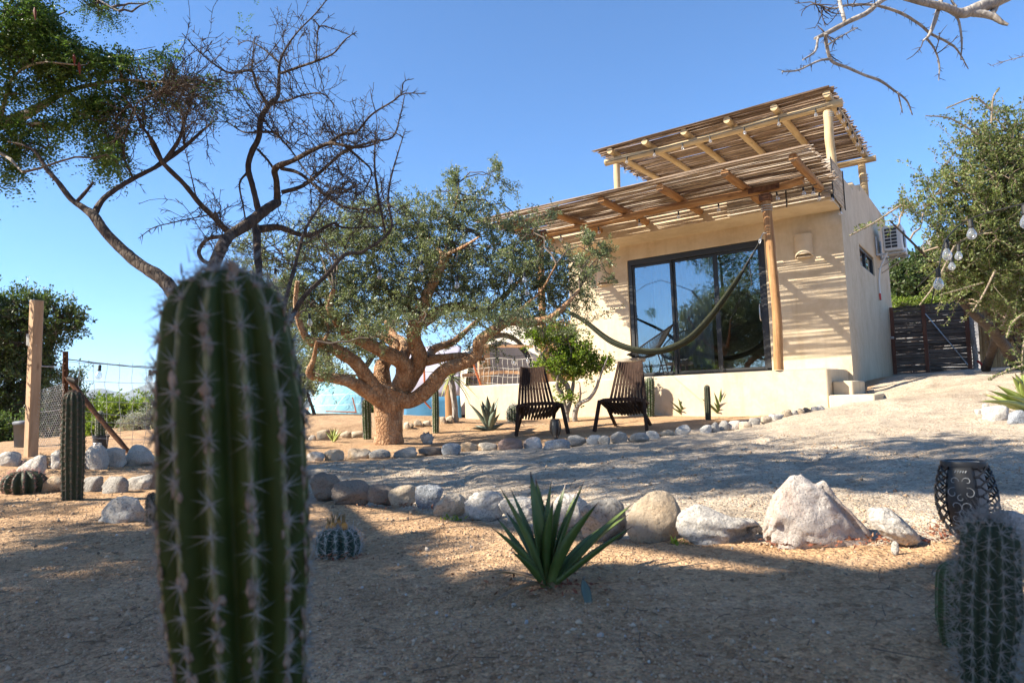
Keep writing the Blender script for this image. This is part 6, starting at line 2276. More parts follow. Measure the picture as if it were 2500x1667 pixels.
def potted_cactus():
    d = 6.6
    p = at(246, 1097, d)
    g = gz(p[0], p[1])
    base = np.array([p[0], p[1], g])
    t = thing("pot", "small black plant pot behind the fence stones", "pot", base)
    mb = MB()
    lathe(mb, [(.001, 0), (.055, 0), (.068, .13), (.076, .13), (.076, .15), (.066, .15), (.062, .12), (.001, .12)], 20, base)
    mb.build("pot_body", M['black'], t)
    hs = MB()
    s0 = at(238, 1080, d - .1)
    P = [s0 + [.03 * math.cos(a), .03 * math.sin(a), .006 * a / 6.28 - .03] for a in np.linspace(0, 25, 60)]
    tube(hs, P, .007, 6)
    tag(hs.build("hose_coil", M['galv'], loc=tuple(s0), smooth=True), "short grey ribbed hose coil standing beside the black pot", "hose")
    w = 10 / FPX * d
    top = at(244, 1014, d)
    cactus("thin pale green cactus growing in the black pot behind the fence stones", [base + [0, 0, .11], (base + top) / 2, top], [w * .9, w, w * .9], 10, M['cact_green'], M['spine_pale'], .2, .02, 6, .0011, .03, areole=.002, seed=33)
potted_cactus()

# ------------------------------------------------------------------ agaves
def agave_mat(name, cols, tip):
    t = NT(name)
    a = t.n("Attribute", {"attribute_name": "tone"})
    v = t.coord((1, 1, 1))
    n1 = t.noise(v, 22, 5, .6)
    oi = t.n("ObjectInfo")
    c = t.ramp(n1, [(.3, cols[0]), (.7, cols[1])])
    c = t.mix(t.math('MULTIPLY', oi.outputs["Random"], .35), c, cols[2])
    f = t.ramp(a.outputs["Fac"], [(.0, (1, 1, 1)), (.18, (0, 0, 0))])
    c = t.mix(t.math('MULTIPLY', f, .6), c, cols[2])
    f2 = t.ramp(a.outputs["Fac"], [(.88, (0, 0, 0)), (.95, (1, 1, 1))])
    c = t.mix(f2, c, tip)
    t.bsdf(c, .42, t.bump(t.noise(v, 90, 3), .12, .003), .45)
    return t.m
M['agave'] = agave_mat("dark_green_agave", [(.055, .092, .018), (.095, .145, .03), (.21, .25, .09)], (.05, .02, .015))
M['agave_blue'] = agave_mat("blue_green_agave", [(.07, .10, .075), (.11, .145, .11), (.2, .22, .16)], (.06, .03, .02))
M['agave_yellow'] = agave_mat("yellow_green_agave", [(.18, .23, .05), (.27, .32, .08), (.4, .4, .16)], (.14, .07, .03))
M['agave_dry'] = agave_mat("dry_agave_leaf", [(.20, .12, .06), (.32, .21, .11), (.36, .25, .15)], (.1, .05, .03))

def leaf_blade(base, tip, width, thick=.12, bow=.06, upn=None, nseg=12, teeth=0):
    base, tip = np.asarray(base, float), np.asarray(tip, float)
    ax = tip - base
    L = np.linalg.norm(ax)
    ax = ax / L
    side = np.cross(ax, np.array([0, 0, 1.0]))
    if np.linalg.norm(side) < .15:
        side = np.array([math.cos(L * 99), math.sin(L * 99), 0])
    side = nrm(side)
    up = np.cross(side, ax)
    t = np.linspace(0, 1, nseg + 1)
    wv = np.interp(t, [0, .08, .3, .55, .8, .95, 1], [.72, .74, .98, .92, .52, .10, .012]) * width / 2
    C = base + ax * (t * L)[:, None] + up * (bow * L * np.sin(t * math.pi) * (1 - .3 * t))[:, None]
    cross = [(-1, .30), (-.55, .05), (0, -.14), (.55, .05), (1, .30), (.5, -.22), (0, -.42), (-.5, -.22)]
    mb = MB()
    th = .35 + .65 * (1 - t)
    V = np.stack([C + side * (x * wv)[:, None] + up * (y * wv * (.7 + .8 * th))[:, None] for x, y in cross], 1)
    n = len(cross)
    i = np.arange(nseg)[:, None] * n
    j = np.arange(n)[None]
    j2 = (j + 1) % n
    mb.add(V.reshape(-1, 3), np.stack([i + j, i + j2, i + n + j2, i + n + j], -1).reshape(-1, 4), np.repeat(np.maximum(t, .001), n))
    if teeth:
        q = np.linspace(.12, .85, teeth)
        ii = q * nseg
        i0 = np.minimum(ii.astype(int), nseg - 1)
        f = (ii - i0)[:, None]
        for c, s in ((0, -1), (4, 1)):
            pt = V[i0, c] * (1 - f) + V[i0 + 1, c] * f
            n0 = mb.n
            spines(mb, pt, np.repeat((side * s + ax * .4 + up * .1)[None], teeth, 0), .0035, .0011)
            mb.a[-1][:] = 1.0
    return mb

def agave(label, base, tips, width, mat, name="agave", group=None, dry=(), bow=.05, teeth=0, core=None, cat="agave"):
    base = np.asarray(base, float)
    t = thing(name, label, cat, base, group)
    for k, (tp, w) in enumerate(tips):
        tp = np.asarray(tp, float)
        d = nrm(tp - base)
        b = base + np.array([d[0], d[1], 0]) * width * .55 + [0, 0, .004]
        m_ = mat
        o = leaf_blade(b, tp, w, bow=bow * rng.uniform(.4, 1.4), teeth=teeth).build("leaf", m_, t, smooth=True)
    for tp, w in dry:
        o = leaf_blade(base + [0, 0, .008], np.asarray(tp, float), w, bow=.08).build("leaf", M['agave_dry'], t, smooth=True)
        o["label"] = "dry brown leaf lying on the sand"
    return t

def near_agave():
    c = lambda x, y: (700 + x / 2.6133, 1060 + y / 2.6133)
    g = G(*c(1660, 968))
    d = depth_of(g)
    T = lambda x, y, dd: at(*c(x, y), d + dd)
    k = d / FPX / 2.6133
    tips = [((1355, 328), -.02), ((1424, 335), .06), ((1552, 228), .03), ((1588, 272), .09), ((1690, 288), .05), ((1780, 308), .08), ((1850, 362), .13), ((1902, 288), .02), ((1992, 428), -.09),
            ((2222, 428), .06), ((2214, 580), -.05), ((1302, 590), -.09), ((1396, 488), .10), ((2192, 502), .12), ((1430, 740), -.11), ((1330, 520), .12), ((2060, 560), .14), ((1700, 420), -.02), ((1610, 520), .16)]
    wid = [84, 74, 96, 92, 80, 76, 60, 84, 112, 92, 92, 78, 76, 66, 70, 60, 60, 90, 60]
    dry = [(G(*c(1175, 915)) + [0, 0, .012], 30 * k), (G(*c(1290, 915)) + [0, 0, .01], 40 * k), (G(*c(1270, 1115)) + [0, 0, .004], 36 * k), (G(*c(1740, 1035)) + [0, 0, .004], 36 * k), (G(*c(1980, 880)) + [0, 0, .01], 30 * k), (G(*c(2040, 830)) + [0, 0, .008], 24 * k)]
    agave("large dark green spiky agave in the middle of the near bed", g, [(T(*p, dd), w * k * .98) for (p, dd), w in zip(tips, wid)], .035, M['agave'], dry=dry, teeth=16)
    # cut leaf stub standing in front
    o = leaf_blade(G(*c(1925, 1085)), at(*c(1888, 915), d - .1), 60 * k, bow=.02).build("agave_leaf", M['agave_blue'], loc=tuple(G(*c(1925, 1085))), smooth=True)
    tag(o, "single fallen blue green agave leaf stuck in the sand by the near agave", "leaf")
near_agave()

def px_agave(label, base_px, tips_px, wpx, mat, jit=.5, name="agave", dep=None, group=None, cat="agave"):
    g = G(*base_px) if dep is None else at(base_px[0], base_px[1], dep)
    d = depth_of(g)
    k = d / FPX
    tips = []
    for i, p in enumerate(tips_px):
        L = math.hypot(p[0] - base_px[0], p[1] - base_px[1]) * k
        tips.append((at(p[0], p[1], d + (L * jit * (1 if i % 2 else -1) * rng.uniform(.2, 1))), wpx * k * rng.uniform(.85, 1.15)))
    return agave(label, g, tips, wpx * k * .4, mat, name, group, cat=cat)
cD = lambda L: [(1130 + x / 5.227, 780 + y / 5.227) for x, y in L]
px_agave("grey green agave with curving leaves before the left end of the terrace wall", cD([(335, 1405)])[0], cD([(60, 1050), (115, 1120), (222, 1070), (240, 1030), (312, 970), (325, 1010), (402, 1040), (455, 992), (478, 1190), (350, 1100), (430, 1120), (545, 1320), (90, 1392), (140, 1350), (280, 1090)]), 17, M['agave_blue'])
cE = lambda L: [(1100 + x / 2.8, 560 + y / 2.8) for x, y in L]
px_agave("small green agave against the terrace wall, left of the slim cactus", cE([(1597, 1270)])[0], cE([(1500, 1172), (1530, 1180), (1552, 1150), (1580, 1160), (1605, 1142), (1630, 1160), (1655, 1155), (1685, 1200), (1505, 1215), (1680, 1170), (1560, 1180), (1620, 1185)]), 8, M['agave'])
px_agave("upright narrow leaved agave right of the slim leaning cactus", cE([(1845, 1272)])[0], cE([(1710, 1152), (1790, 1090), (1800, 1110), (1822, 1130), (1850, 1080), (1872, 1078), (1880, 1120), (1898, 1196), (1800, 1180), (1835, 1150), (1860, 1160)]), 9, M['agave'])
cG = lambda L: [(720 + x / 2.4, 940 + y / 2.4) for x, y in L]
px_agave("small bright green agave on the sand left of the broad tree", cG([(228, 333)])[0], cG([(172, 265), (185, 285), (205, 250), (222, 252), (238, 248), (258, 252), (278, 268), (200, 275), (250, 280), (265, 300)]), 8, M['agave_yellow'])
cH = lambda L: [(2150 + x / 4.354, 700 + y / 4.354) for x, y in L]
px_agave("large yellow green agave at the right picture edge", cH([(1600, 1320)])[0], cH([(1030, 1220), (1080, 1135), (1140, 1098), (1155, 1155), (1230, 1045), (1290, 1150), (1395, 945), (1420, 1060), (1425, 915), (1500, 900), (1480, 1000), (1200, 1230), (1560, 860), (1700, 900), (1850, 1000), (1900, 1150), (1330, 1150), (1750, 1250)]), 26, M['agave_yellow'], .6)

def yucca():
    b = G(1112, 1030)
    d = depth_of(b)
    c = at(1100, 918, d)
    t = thing("yucca", "spiky yucca with drooping narrow leaves behind the right limb of the broad tree", "yucca", b)
    mb = MB()
    tube(mb, smooth_path(np.array([b - [0, 0, .05], (b + c) / 2 + [.02, 0, 0], c]), [.05, .045, .04], 6)[0], .045, 9, True, .15)
    mb.build("stem", M['bark_grey'], t)
    for k in range(46):
        a = rng.uniform(0, 6.28)
        e = rng.uniform(-1.0, 1.2)
        L = rng.uniform(.35, .62)
        dv = np.array([math.cos(a) * math.cos(e), math.sin(a) * math.cos(e), math.sin(e)])
        leaf_blade(c + dv * .03, c + dv * L, .022, bow=.08, nseg=6).build("leaf", M['agave_yellow'] if k % 3 else M['agave'], t, smooth=True)
yucca()

def weeds():
    for px, py, n, lab in ((1108, 1268, 26, "tiny green weed at the foot of the pale tan near stone"), (1668, 1330, 30, "tiny green weed in the gap beside the big tan rounded boulder")):
        g = G(px, py)
        mb = MB()
        P = np.repeat(g[None], n, 0) + rng.normal(size=(n, 3)) * [.018, .018, 0]
        leaves(mb, P, rand_unit(n) + [0, 0, 1.0], rng.uniform(.012, .028, n), rng.uniform(.005, .01, n))
        tag(mb.build("weed", M['leaf_green'], loc=tuple(g), smooth=False), lab, "weed", None, "stuff")
weeds()

def twig_litter():
    mb = MB()
    n = 190
    P = []
    for k in range(n):
        px, py = rng.uniform(-50, 2550), 1180 + 480 * rng.random() ** 1.3
        P.append(G(px, py) + [0, 0, .006])
    A = np.array(P)
    D = rand_unit(n)
    D[:, 2] *= .08
    L = rng.uniform(.01, .06, (n, 1)) * (1 + 1.2 * (rng.random((n, 1)) < .08))
    C = A + nrm(D) * L
    C[:, 2] = A[:, 2] + rng.uniform(-.002, .006, n)
    multi_tube(mb, A, (A + C) / 2 + rand_unit(n) * L * .15, C, np.full(n, .0011), np.full(n, .0006), 3, 3)
    leaves(mb, A[:150] + rng.normal(size=(150, 3)) * [.3, .3, 0], nrm(rand_unit(150) * [1, 1, .2]), rng.uniform(.006, .014, 150), rng.uniform(.003, .006, 150))
    tag(mb.build("twig_litter", M['twig'], smooth=False), "thin dry twigs and crumbs scattered over the sand", "litter", None, "stuff")
twig_litter()

def pebbles():
    """single larger pebbles and clods on the sand"""
    mb = MB()
    n = 420
    P, S = [], []
    for k in range(n):
        px, py = rng.uniform(-50, 2550), 1090 + 570 * rng.random()
        g = G(px, py)
        P.append(g)
        S.append(min(1, max(.3, depth_of(g) / 2.8)) * rng.uniform(.003, .0075) * (1 + 1.0 * (rng.random() < .05)))
    V0, F0 = ICO[3] if False else ico(2)
    P, S = np.array(P), np.array(S)
    k = rng.uniform(.75, 1.2, (n, len(V0), 1))
    V = P[:, None] + V0[None] * k * S[:, None, None] * rng.uniform(.6, 1.2, (n, 1, 3)) + [0, 0, .004]
    F = (F0[None] + (np.arange(n) * len(V0))[:, None, None]).reshape(-1, 3)
    mb.add(V.reshape(-1, 3), F)
    t = NT("pebble_mix")
    ge = t.n("NewGeometry")
    c = t.ramp(ge.outputs["Random Per Island"], [(0, (.16, .12, .09)), (.3, (.30, .22, .15)), (.6, (.42, .32, .22)), (.85, (.38, .36, .34)), (1, (.56, .52, .47))])
    t.bsdf(c, .85, t.bump(t.noise(t.coord(rnd=False), 300, 4), .4, .003), .2)
    tag(mb.build("pebbles", t.m, smooth=True), "small pebbles and clods lying on the sand", "pebbles", None, "stuff")
pebbles()
# ------------------------------------------------------------------ wooden stick chairs
FWD = np.array([-math.sin(YAW), math.cos(YAW), 0])
RGT = np.array([math.cos(YAW), math.sin(YAW), 0])

def bar(mb, a, b, w, h, upv=(0, 0, 1), bev=.003):
    """square bar between two points"""
    a, b = np.asarray(a, float), np.asarray(b, float)
    z = b - a
    L = np.linalg.norm(z)
    z = z / L
    x = np.cross(np.asarray(upv, float), z)
    if np.linalg.norm(x) < 1e-3:
        x = np.cross([1.0, 0, 0], z)
    x = nrm(x)
    y = np.cross(z, x)
    return box(mb, (a + b) / 2, (w, h, L), np.stack([x, y, z], 1), bev)

def stick_chair(label, loc, rz):
    t = thing("stick_chair", label, "chair", (0, 0, 0), "dark wooden stick chairs")
    # local frame: sitter looks towards -Y
    n = 11
    for i in range(n):
        s = (i - (n - 1) / 2) / ((n - 1) / 2)
        a = np.array([s * .245, .13 + .035 * (1 - s * s), .19 + .05 * s * s])
        b = np.array([s * .148, .44 + .055 * (1 - s * s), .865 - .012 * (1 - s * s)])
        m_ = MB()
        bar(m_, a, b, .033, .022, (0, 1, .4))
        m_.build("back_slat", M['chair'], t)
    for i in range(n + 1):
        s = (i - n / 2) / (n / 2)
        a = np.array([s * .25, -.25 - .03 * (1 - s * s), .345 - .012 * (1 - s * s)])
        b = np.array([s * .215, .20 + .06 * (1 - s * s), .165 + .03 * s * s])
        m_ = MB()
        bar(m_, a, b, .024, .030)
        m_.build("seat_slat", M['chair'], t)
    pts = [(-.285, -.19, .335), (-.19, -.262, .362), (.02, -.292, .368), (.19, -.262, .362), (.285, -.19, .335)]
    for p, q in zip(pts[:-1], pts[1:]):
        m_ = MB()
        bar(m_, p, q, .040, .045)
        m_.build("front_rail", M['chair'], t)
    for s in (-1, 1):
        m_ = MB()
        bar(m_, (s * .275, -.185, .36), (s * .325, -.31, -.02), .036, .042)
        m_.build("leg", M['chair'], t)
        m_ = MB()
        bar(m_, (s * .205, -.17, .335), (s * .235, .50, -.02), .034, .042)
        m_.build("leg", M['chair'], t)
        m_ = MB()
        bar(m_, (s * .282, -.20, .34), (s * .252, .20, .30), .034, .038)
        m_.build("side_rail", M['chair'], t)
    for z, y, w in ((.27, .165, .25), (.56, .318, .205)):
        m_ = MB()
        tube(m_, [(x * w / .25, y + .03 * (1 - (x / .25) ** 2), z) for x in np.linspace(-.25, .25, 9)], .007, 6)
        m_.build("rod", M['rust'], t)
    t.location = loc
    t.rotation_euler = (0, 0, rz)
    return t
gA = G(1316, 1058)
gB = G(1528, 1048)
stick_chair("left dark wooden stick chair under the broad tree, slatted torch lamp before it", (gA[0], gA[1], gA[2] + .015), YAW + .10)
cb = stick_chair("right dark wooden stick chair in dappled shade before the terrace wall", (gB[0], gB[1], gB[2] + .015), YAW - .38)

# ------------------------------------------------------------------ torch lamps
def torch(label, loc, rz, style, h=.235, rad=.068, stake=.12):
    t = thing("torch_lamp", label, "torch lamp", (0, 0, 0), "black metal solar torch lamps")
    prof = lambda z: rad * np.interp(z, [0, .12, .3, .48, .66, .84, .94, 1.0], [.40, .58, .88, 1.0, .99, .88, .78, .72])
    zs = np.linspace(0, 1, 13)
    cp = MB()
    lathe(cp, [(.001, h - .004), (rad * .58, h - .004), (rad * .62, h - .001), (rad * .66, h + .004), (rad * .74, h + .005), (rad * .77, h), (rad * .75, h - .012), (rad * .6, h - .014)], 36)
    cp.build("rim", M['iron'], t)
    pl = MB()
    lathe(pl, [(.001, h + .001), (rad * .58, h + .001), (rad * .6, h - .002)], 28)
    pl.build("solar_panel", M['torch_top'], t)
    inn = MB()
    lathe(inn, [(prof(z) * .70, z * h * .96 + .01) for z in zs], 24)
    inn.build("diffuser", M['torch_in'], t)
    if style == 'scroll':
        # closed goblet pierced with scrollwork
        sh = MB()
        lathe(sh, [(prof(z), z * h) for z in zs], 32)
        sh.build("lantern_body", M['iron'], t)
        ho = MB()
        for k in range(90):
            a = rng.uniform(0, 6.28)
            z = rng.uniform(.2, .93)
            r = prof(z) * 1.004
            b0 = rng.uniform(0, 6.28)
            P = []
            for u in np.linspace(0, 4.2, 7):
                rr = .0075 * (1 - u / 6)
                P.append(((r) * math.cos(a + rr * math.cos(b0 + u) / r), r * math.sin(a + rr * math.cos(b0 + u) / r), z * h + rr * math.sin(b0 + u)))
            tube(ho, P, [.0008, .0018, .0022, .002, .0018, .0014, .0008], 4, False)
        tag(ho.build("scroll_cutouts", M['torch_in'], t, smooth=True), kind="stuff")
    else:
        npan = 2 if style == 'panel' else 4
        hw = .56 if style == 'panel' else .2
        for k in range(npan):
            a0 = k * 2 * math.pi / npan
            pm = MB()
            V, F = [], []
            m_ = 9
            for z in zs:
                for j in range(m_):
                    a = a0 + (j / (m_ - 1) - .5) * 2 * hw
                    V.append((prof(z) * math.cos(a), prof(z) * math.sin(a), z * h))
            for i in range(len(zs) - 1):
                for j in range(m_ - 1):
                    F.append([i * m_ + j, i * m_ + j + 1, (i + 1) * m_ + j + 1, (i + 1) * m_ + j])
            pm.add(np.array(V), F)
            o = pm.build("lantern_panel", M['iron'], t, smooth=True)
            so = o.modifiers.new("thickness", 'SOLIDIFY')
            so.thickness = .0016
            if style == 'panel':
                sm = MB()
                def curl(au, zc, R_, s0, turns, wd, sg):
                    P = []
                    n_ = 14
                    for q in range(n_):
                        f = q / (n_ - 1)
                        an = s0 + sg * turns * f * 2 * math.pi
                        rr = R_ * (1 - .72 * f)
                        z = zc + rr * math.sin(an)
                        r = prof(z / h) * 1.006
                        a = a0 + au + rr * math.cos(an) / r
                        P.append((r * math.cos(a), r * math.sin(a), z))
                    tube(sm, P, np.interp(np.linspace(0, 1, n_), [0, .3, .8, 1], [.0003, wd * .6, wd * .6, .0003]), 4, False)
                for au, zc, R_, s0, tr, sg in ((-.12, .80, .010, 0, .8, 1), (.12, .80, .010, math.pi, .8, -1), (-.14, .66, .013, 1.2, .9, 1), (.14, .66, .013, 1.9, .9, -1), (-.10, .50, .015, 4.4, .9, 1), (.10, .50, .015, 5.0, .9, -1),
                                               (-.13, .36, .012, .6, .9, -1), (.13, .36, .012, 2.5, .9, 1), (0, .60, .009, 1.5, .8, 1), (0, .42, .008, 4.7, .8, -1), (-.08, .24, .010, 3.4, .8, 1), (.08, .24, .010, -.3, .8, -1)):
                    curl(au * 1.9, zc * h, R_, s0, tr, .0016, sg)
                for au in (-.2, -.1, 0, .1, .2):
                    r = prof(.9) * 1.006
                    a = a0 + au
                    tube(sm, [(r * math.cos(a), r * math.sin(a), h * .90), (r * math.cos(a + .05), r * math.sin(a + .05), h * .925)], .0014, 4, False)
                tag(sm.build("scroll_cutouts", M['torch_in'], t, smooth=True), kind="stuff")
        # woven strips between the panels
        rows = 15
        for k in range(npan):
            a0 = (k + .5) * 2 * math.pi / npan
            st = MB()
            for i in range(rows):
                z = h * (.12 + .84 * (i + .5) / rows)
                P = []
                for j in range(13):
                    a = a0 + (j / 12 - .5) * 2 * (math.pi / npan - hw + .05)
                    r = prof(z / h) * 1.01
                    zz = z + (.0052 if (j % 4 < 2) == (i % 2 == 0) else -.0036) * (style == 'panel')
                    P.append((r * math.cos(a), r * math.sin(a), zz))
                tube(st, P, .0024 if style == 'panel' else .0029, 4, False)
            tag(st.build("woven_strips", M['iron'], t, smooth=True), kind="stuff")
    ft = MB()
    lathe(ft, [(rad * .40, 0), (rad * .43, -.006), (rad * .36, -.02), (.018, -.03), (.012, -.034)], 24)
    ft.build("foot", M['iron'], t)
    for k in range(3):
        a = k * 2.094 + .5
        s = MB()
        tube(s, [(rad * .36 * math.cos(a), rad * .36 * math.sin(a), -.01), (.012 * math.cos(a), .012 * math.sin(a), -.05)], .004, 6)
        s.build("strut", M['iron'], t)
    sk = MB()
    tube(sk, [(0, 0, -.02), (0, 0, -.05 - stake)], [.011, .008], 8)
    sk.build("stake", M['iron'], t)
    t.location = loc
    t.rotation_euler = (0, 0, rz)
    return t
M['torch_in'] = simple_mat("pale_torch_diffuser", (.33, .34, .34), .7, 0, .2, .05, 4, 0)
M['torch_top'] = simple_mat("dark_solar_panel", (.16, .17, .19), .2, 0, .5, .05, 4, 0)
g1 = at(2370, 1300, 1.62)
b1 = at(2370, 1328, 1.62)
torch("large black torch lamp with cut scroll panels behind the spiny right cactus", tuple(b1), YAW - math.pi / 2 - .74, 'panel', .19, .063, max(.02, b1[2] - gz(b1[0], b1[1])))
g2 = G(1357, 1075)
torch("black slatted torch lamp on the ground in front of the left wooden chair", (g2[0], g2[1], g2[2] + .03), YAW + .3, 'slat', .205, .066, .1)
g3 = G(1988, 994)
torch("black goblet torch lamp with pierced scrollwork before the terrace wall", (g3[0], g3[1], g3[2] + .06), .4, 'scroll', .24, .072, .12)

# ------------------------------------------------------------------ hammock
def hammock():
    m_ = NT("olive_hammock_weave")
    v = m_.coord(rnd=False)
    c = m_.ramp(m_.noise(v, 40, 4), [(.35, (.035, .04, .024)), (.6, (.075, .08, .052)), (.8, (.15, .15, .11))])
    wv = m_.n("TexWave", {"wave_type": 'BANDS', "bands_direction": 'X'}, Vector=v, Scale=60.0, Distortion=2.0)
    st_ = m_.n("Attribute", {"attribute_name": "tone"})
    c = m_.mix(m_.ramp(st_.outputs["Fac"], [(.4, (0, 0, 0)), (.6, (1, 1, 1))]), c, (.018, .02, .014))
    c = m_.mix(m_.math('MULTIPLY', wv.outputs[0], .4), c, (.035, .038, .028))
    m_.bsdf(c, .9, m_.bump(wv.outputs[0], .5, .006), .15)
    A = on_v(1318, 640, 9.60)
    B = on_v(1861, 578, 9.57)
    pxs = [(1345, 742), (1418, 780), (1470, 821), (1500, 840), (1540, 854), (1592, 861), (1640, 852), (1690, 826), (1740, 772), (1790, 702), (1815, 662)]
    pts = [on_v(x, y, 9.55) for x, y in pxs]
    P, _ = smooth_path(np.array(pts), None, 8)
    n = len(P)
    t = thing("hammock", "olive green hammock slung between the two pergola posts", "hammock", tuple(P[n // 2]))
    u = np.linspace(0, 1, n)
    half = .024 + .040 * np.sin(u * math.pi) ** .8
    T = nrm(np.gradient(P, axis=0))
    k = 25
    V = []
    for i in range(n):
        side = nrm(np.cross(T[i], [0, 0, 1.0]))
        up = np.cross(side, T[i])
        for j in range(k):
            a = (j / (k - 1) - .5) * 2
            ang = -math.pi / 2 + a * 2.05
            fold = 1 + .26 * math.sin(j * 2.5 + i * .07) * (.5 + .5 * abs(a))
            V.append(P[i] + side * half[i] * math.cos(ang) * .95 * fold + up * half[i] * (math.sin(ang) * .85 * fold + .5))
    F = [[i * k + j, i * k + j + 1, (i + 1) * k + j + 1, (i + 1) * k + j] for i in range(n - 1) for j in range(k - 1)]
    mb = MB()
    mb.add(np.array(V), F, np.tile([1.0 if (j % 6) in (1, 2, 4) else 0.01 for j in range(k)], n))
    o = mb.build("bed", m_.m, t, smooth=True)
    so = o.modifiers.new("thickness", 'SOLIDIFY')
    so.thickness = .004
    for end, tgt in ((P[0], A), (P[-1], B)):
        rp = MB()
        dv = tgt - end
        e1 = end + dv * .86
        for q in range(7):
            off = rng.normal(size=3) * .022
            tube(rp, [end + off, (end + e1) / 2 + off * .4, e1], .0045, 5, False)
        tube(rp, [end + dv * .42, end + dv * .5], .02, 8)
        rp.build("end_cords", M['cord'], t)
        rg = MB()
        c = end + dv * .89
        tube(rg, [c + .03 * (math.cos(a) * nrm(dv) + math.sin(a) * np.array([0, 0, 1.0])) for a in np.linspace(0, 2 * math.pi, 14)], .006, 6, False)
        rg.build("ring", M['galv'], t)
        hk = MB()
        Pk, _ = smooth_path(np.array([end + dv * .90, end + dv * .95 + [0, 0, .015], tgt + [.02, 0, .045], tgt + [.05, .02, .04]]), None, 5)
        tube(hk, Pk, .009, 7)
        hk.build("rope_loop", M['rope'], t)
    sp = MB()
    e = P[-1] + (B - P[-1]) * .30
    tube(sp, [e, e + [0.005, 0, -.12], e + [.02, 0, -.34], e + [.0, 0, -.36]], .006, 6)
    sp.build("hanging_cord", M['cord'], t)
hammock()

# ------------------------------------------------------------------ round wire chair and table on the terrace
def wire_chair():
    c = np.array([-4.83 + .12, 10.50, TZ])
    t = thing("wire_chair", "black round corded lounge chair on the terrace in front of the door", "chair", tuple(c))
    yaw = .55                                        # it faces left, towards -X
    ca, sa = math.cos(yaw), math.sin(yaw)
    def W(x, y, z):                                   # local: x forward (seat front), y sideways
        X, Y = -x, -y
        return c + np.array([X * ca - Y * sa, X * sa + Y * ca, z])
    hoop = []
    for a in np.linspace(0, 2 * math.pi, 41):
        # front edge low, back edge high
        f = (1 - math.cos(a)) / 2
        x = .36 - .78 * f
        y = .37 * math.sin(a) * (1 - .08 * f)
        z = .40 + .08 * math.sin(f * math.pi) + .48 * f ** 1.7
        hoop.append(W(x, y, z))
    mb = MB()
    tube(mb, hoop, .012, 8, False)
    mb.build("hoop", M['iron'], t)
    inner = [W(.02 + .11 * math.cos(a), .11 * math.sin(a), .33 + .02 * (1 - math.cos(a))) for a in np.linspace(0, 2 * math.pi, 41)]
    mb = MB()
    tube(mb, inner, .009, 7, False)
    mb.build("seat_ring", M['iron'], t)
    mb = MB()
    for k in range(0, 80):
        f = k / 2.0
        i = int(f) % 40
        fr = f - int(f)
        a = hoop[i] * (1 - fr) + hoop[i + 1] * fr
        b = inner[i] * (1 - fr) + inner[i + 1] * fr
        mid = (a + b) / 2 - np.array([0, 0, .02])
        tube(mb, [a, mid, b], .005, 4, False)
    tag(mb.build("cords", M['cord'], t, smooth=True), kind="stuff")
    feet = []
    for x, y in ((.30, .25), (.30, -.25), (-.22, .24), (-.22, -.24)):
        m2 = MB()
        tube(m2, [W(x * .72, y * .95, .42 if x > 0 else .45), W(x * 1.05, y, .20), W(x * 1.2, y * 1.05, .0)], .010, 7)
        m2.build("leg", M['iron'], t)
    m2 = MB()
    tube(m2, [W(.315, .255, .2), W(.315, -.255, .2), W(-.235, -.245, .2), W(-.235, .245, .2), W(.315, .255, .2)], .008, 6)
    m2.build("stretcher", M['iron'], t)
wire_chair()

def slab_table():
    c = on_v(1537, 876, 10.15)
    t = thing("table", "low table with a rough wooden slab top on the terrace under the hammock", "table", (c[0], c[1], TZ))
    mb = MB()
    zt = c[2]
    rs = np.random.default_rng(4)
    rr = .235 * (1 + .06 * rs.standard_normal(28))
    th = np.arange(28) * 2 * math.pi / 28
    V = []
    for z, k in ((zt - .055, .93), (zt - .05, .97), (zt - .012, 1.0), (zt, .98)):
        V += [(c[0] + rr[j] * k * math.cos(th[j]), c[1] + rr[j] * k * math.sin(th[j]), z) for j in range(28)]
    F = [[i * 28 + j, i * 28 + (j + 1) % 28, (i + 1) * 28 + (j + 1) % 28, (i + 1) * 28 + j] for i in range(3) for j in range(28)]
    F += [list(range(28))[::-1], list(range(84, 112))]
    mb.add(np.array(V), F)
    mb.build("tabletop", wood_mat("weathered_slab", [(.2, .16, .12), (.34, .29, .23), (.45, .4, .33)], 'X'), t)
    for a in (.2, 2.3, 4.4):
        m2 = MB()
        tube(m2, [(c[0] + .13 * math.cos(a), c[1] + .13 * math.sin(a), zt - .05), (c[0] + .2 * math.cos(a), c[1] + .2 * math.sin(a), TZ)], [.022, .016], 8)
        m2.build("leg", M['gatewood'], t)
slab_table()

# ------------------------------------------------------------------ string lights
def bulb_meshes(s):
    hb = MB()
    lathe(hb, [(.001, .0), (.010 * s, 0), (.014 * s, -.008 * s), (.0145 * s, -.045 * s), (.017 * s, -.05 * s), (.016 * s, -.058 * s), (.001, -.058 * s)], 12)
    gb = MB()
    lathe(gb, [(.012 * s, -.056 * s), (.014 * s, -.066 * s), (.024 * s, -.082 * s), (.030 * s, -.100 * s), (.029 * s, -.116 * s), (.020 * s, -.130 * s), (.008 * s, -.137 * s), (.0005, -.138 * s)], 16)
    return hb.mesh("lamp_holder", M['cord'], smooth=True), gb.mesh("bulb", M['bulb'], smooth=True)

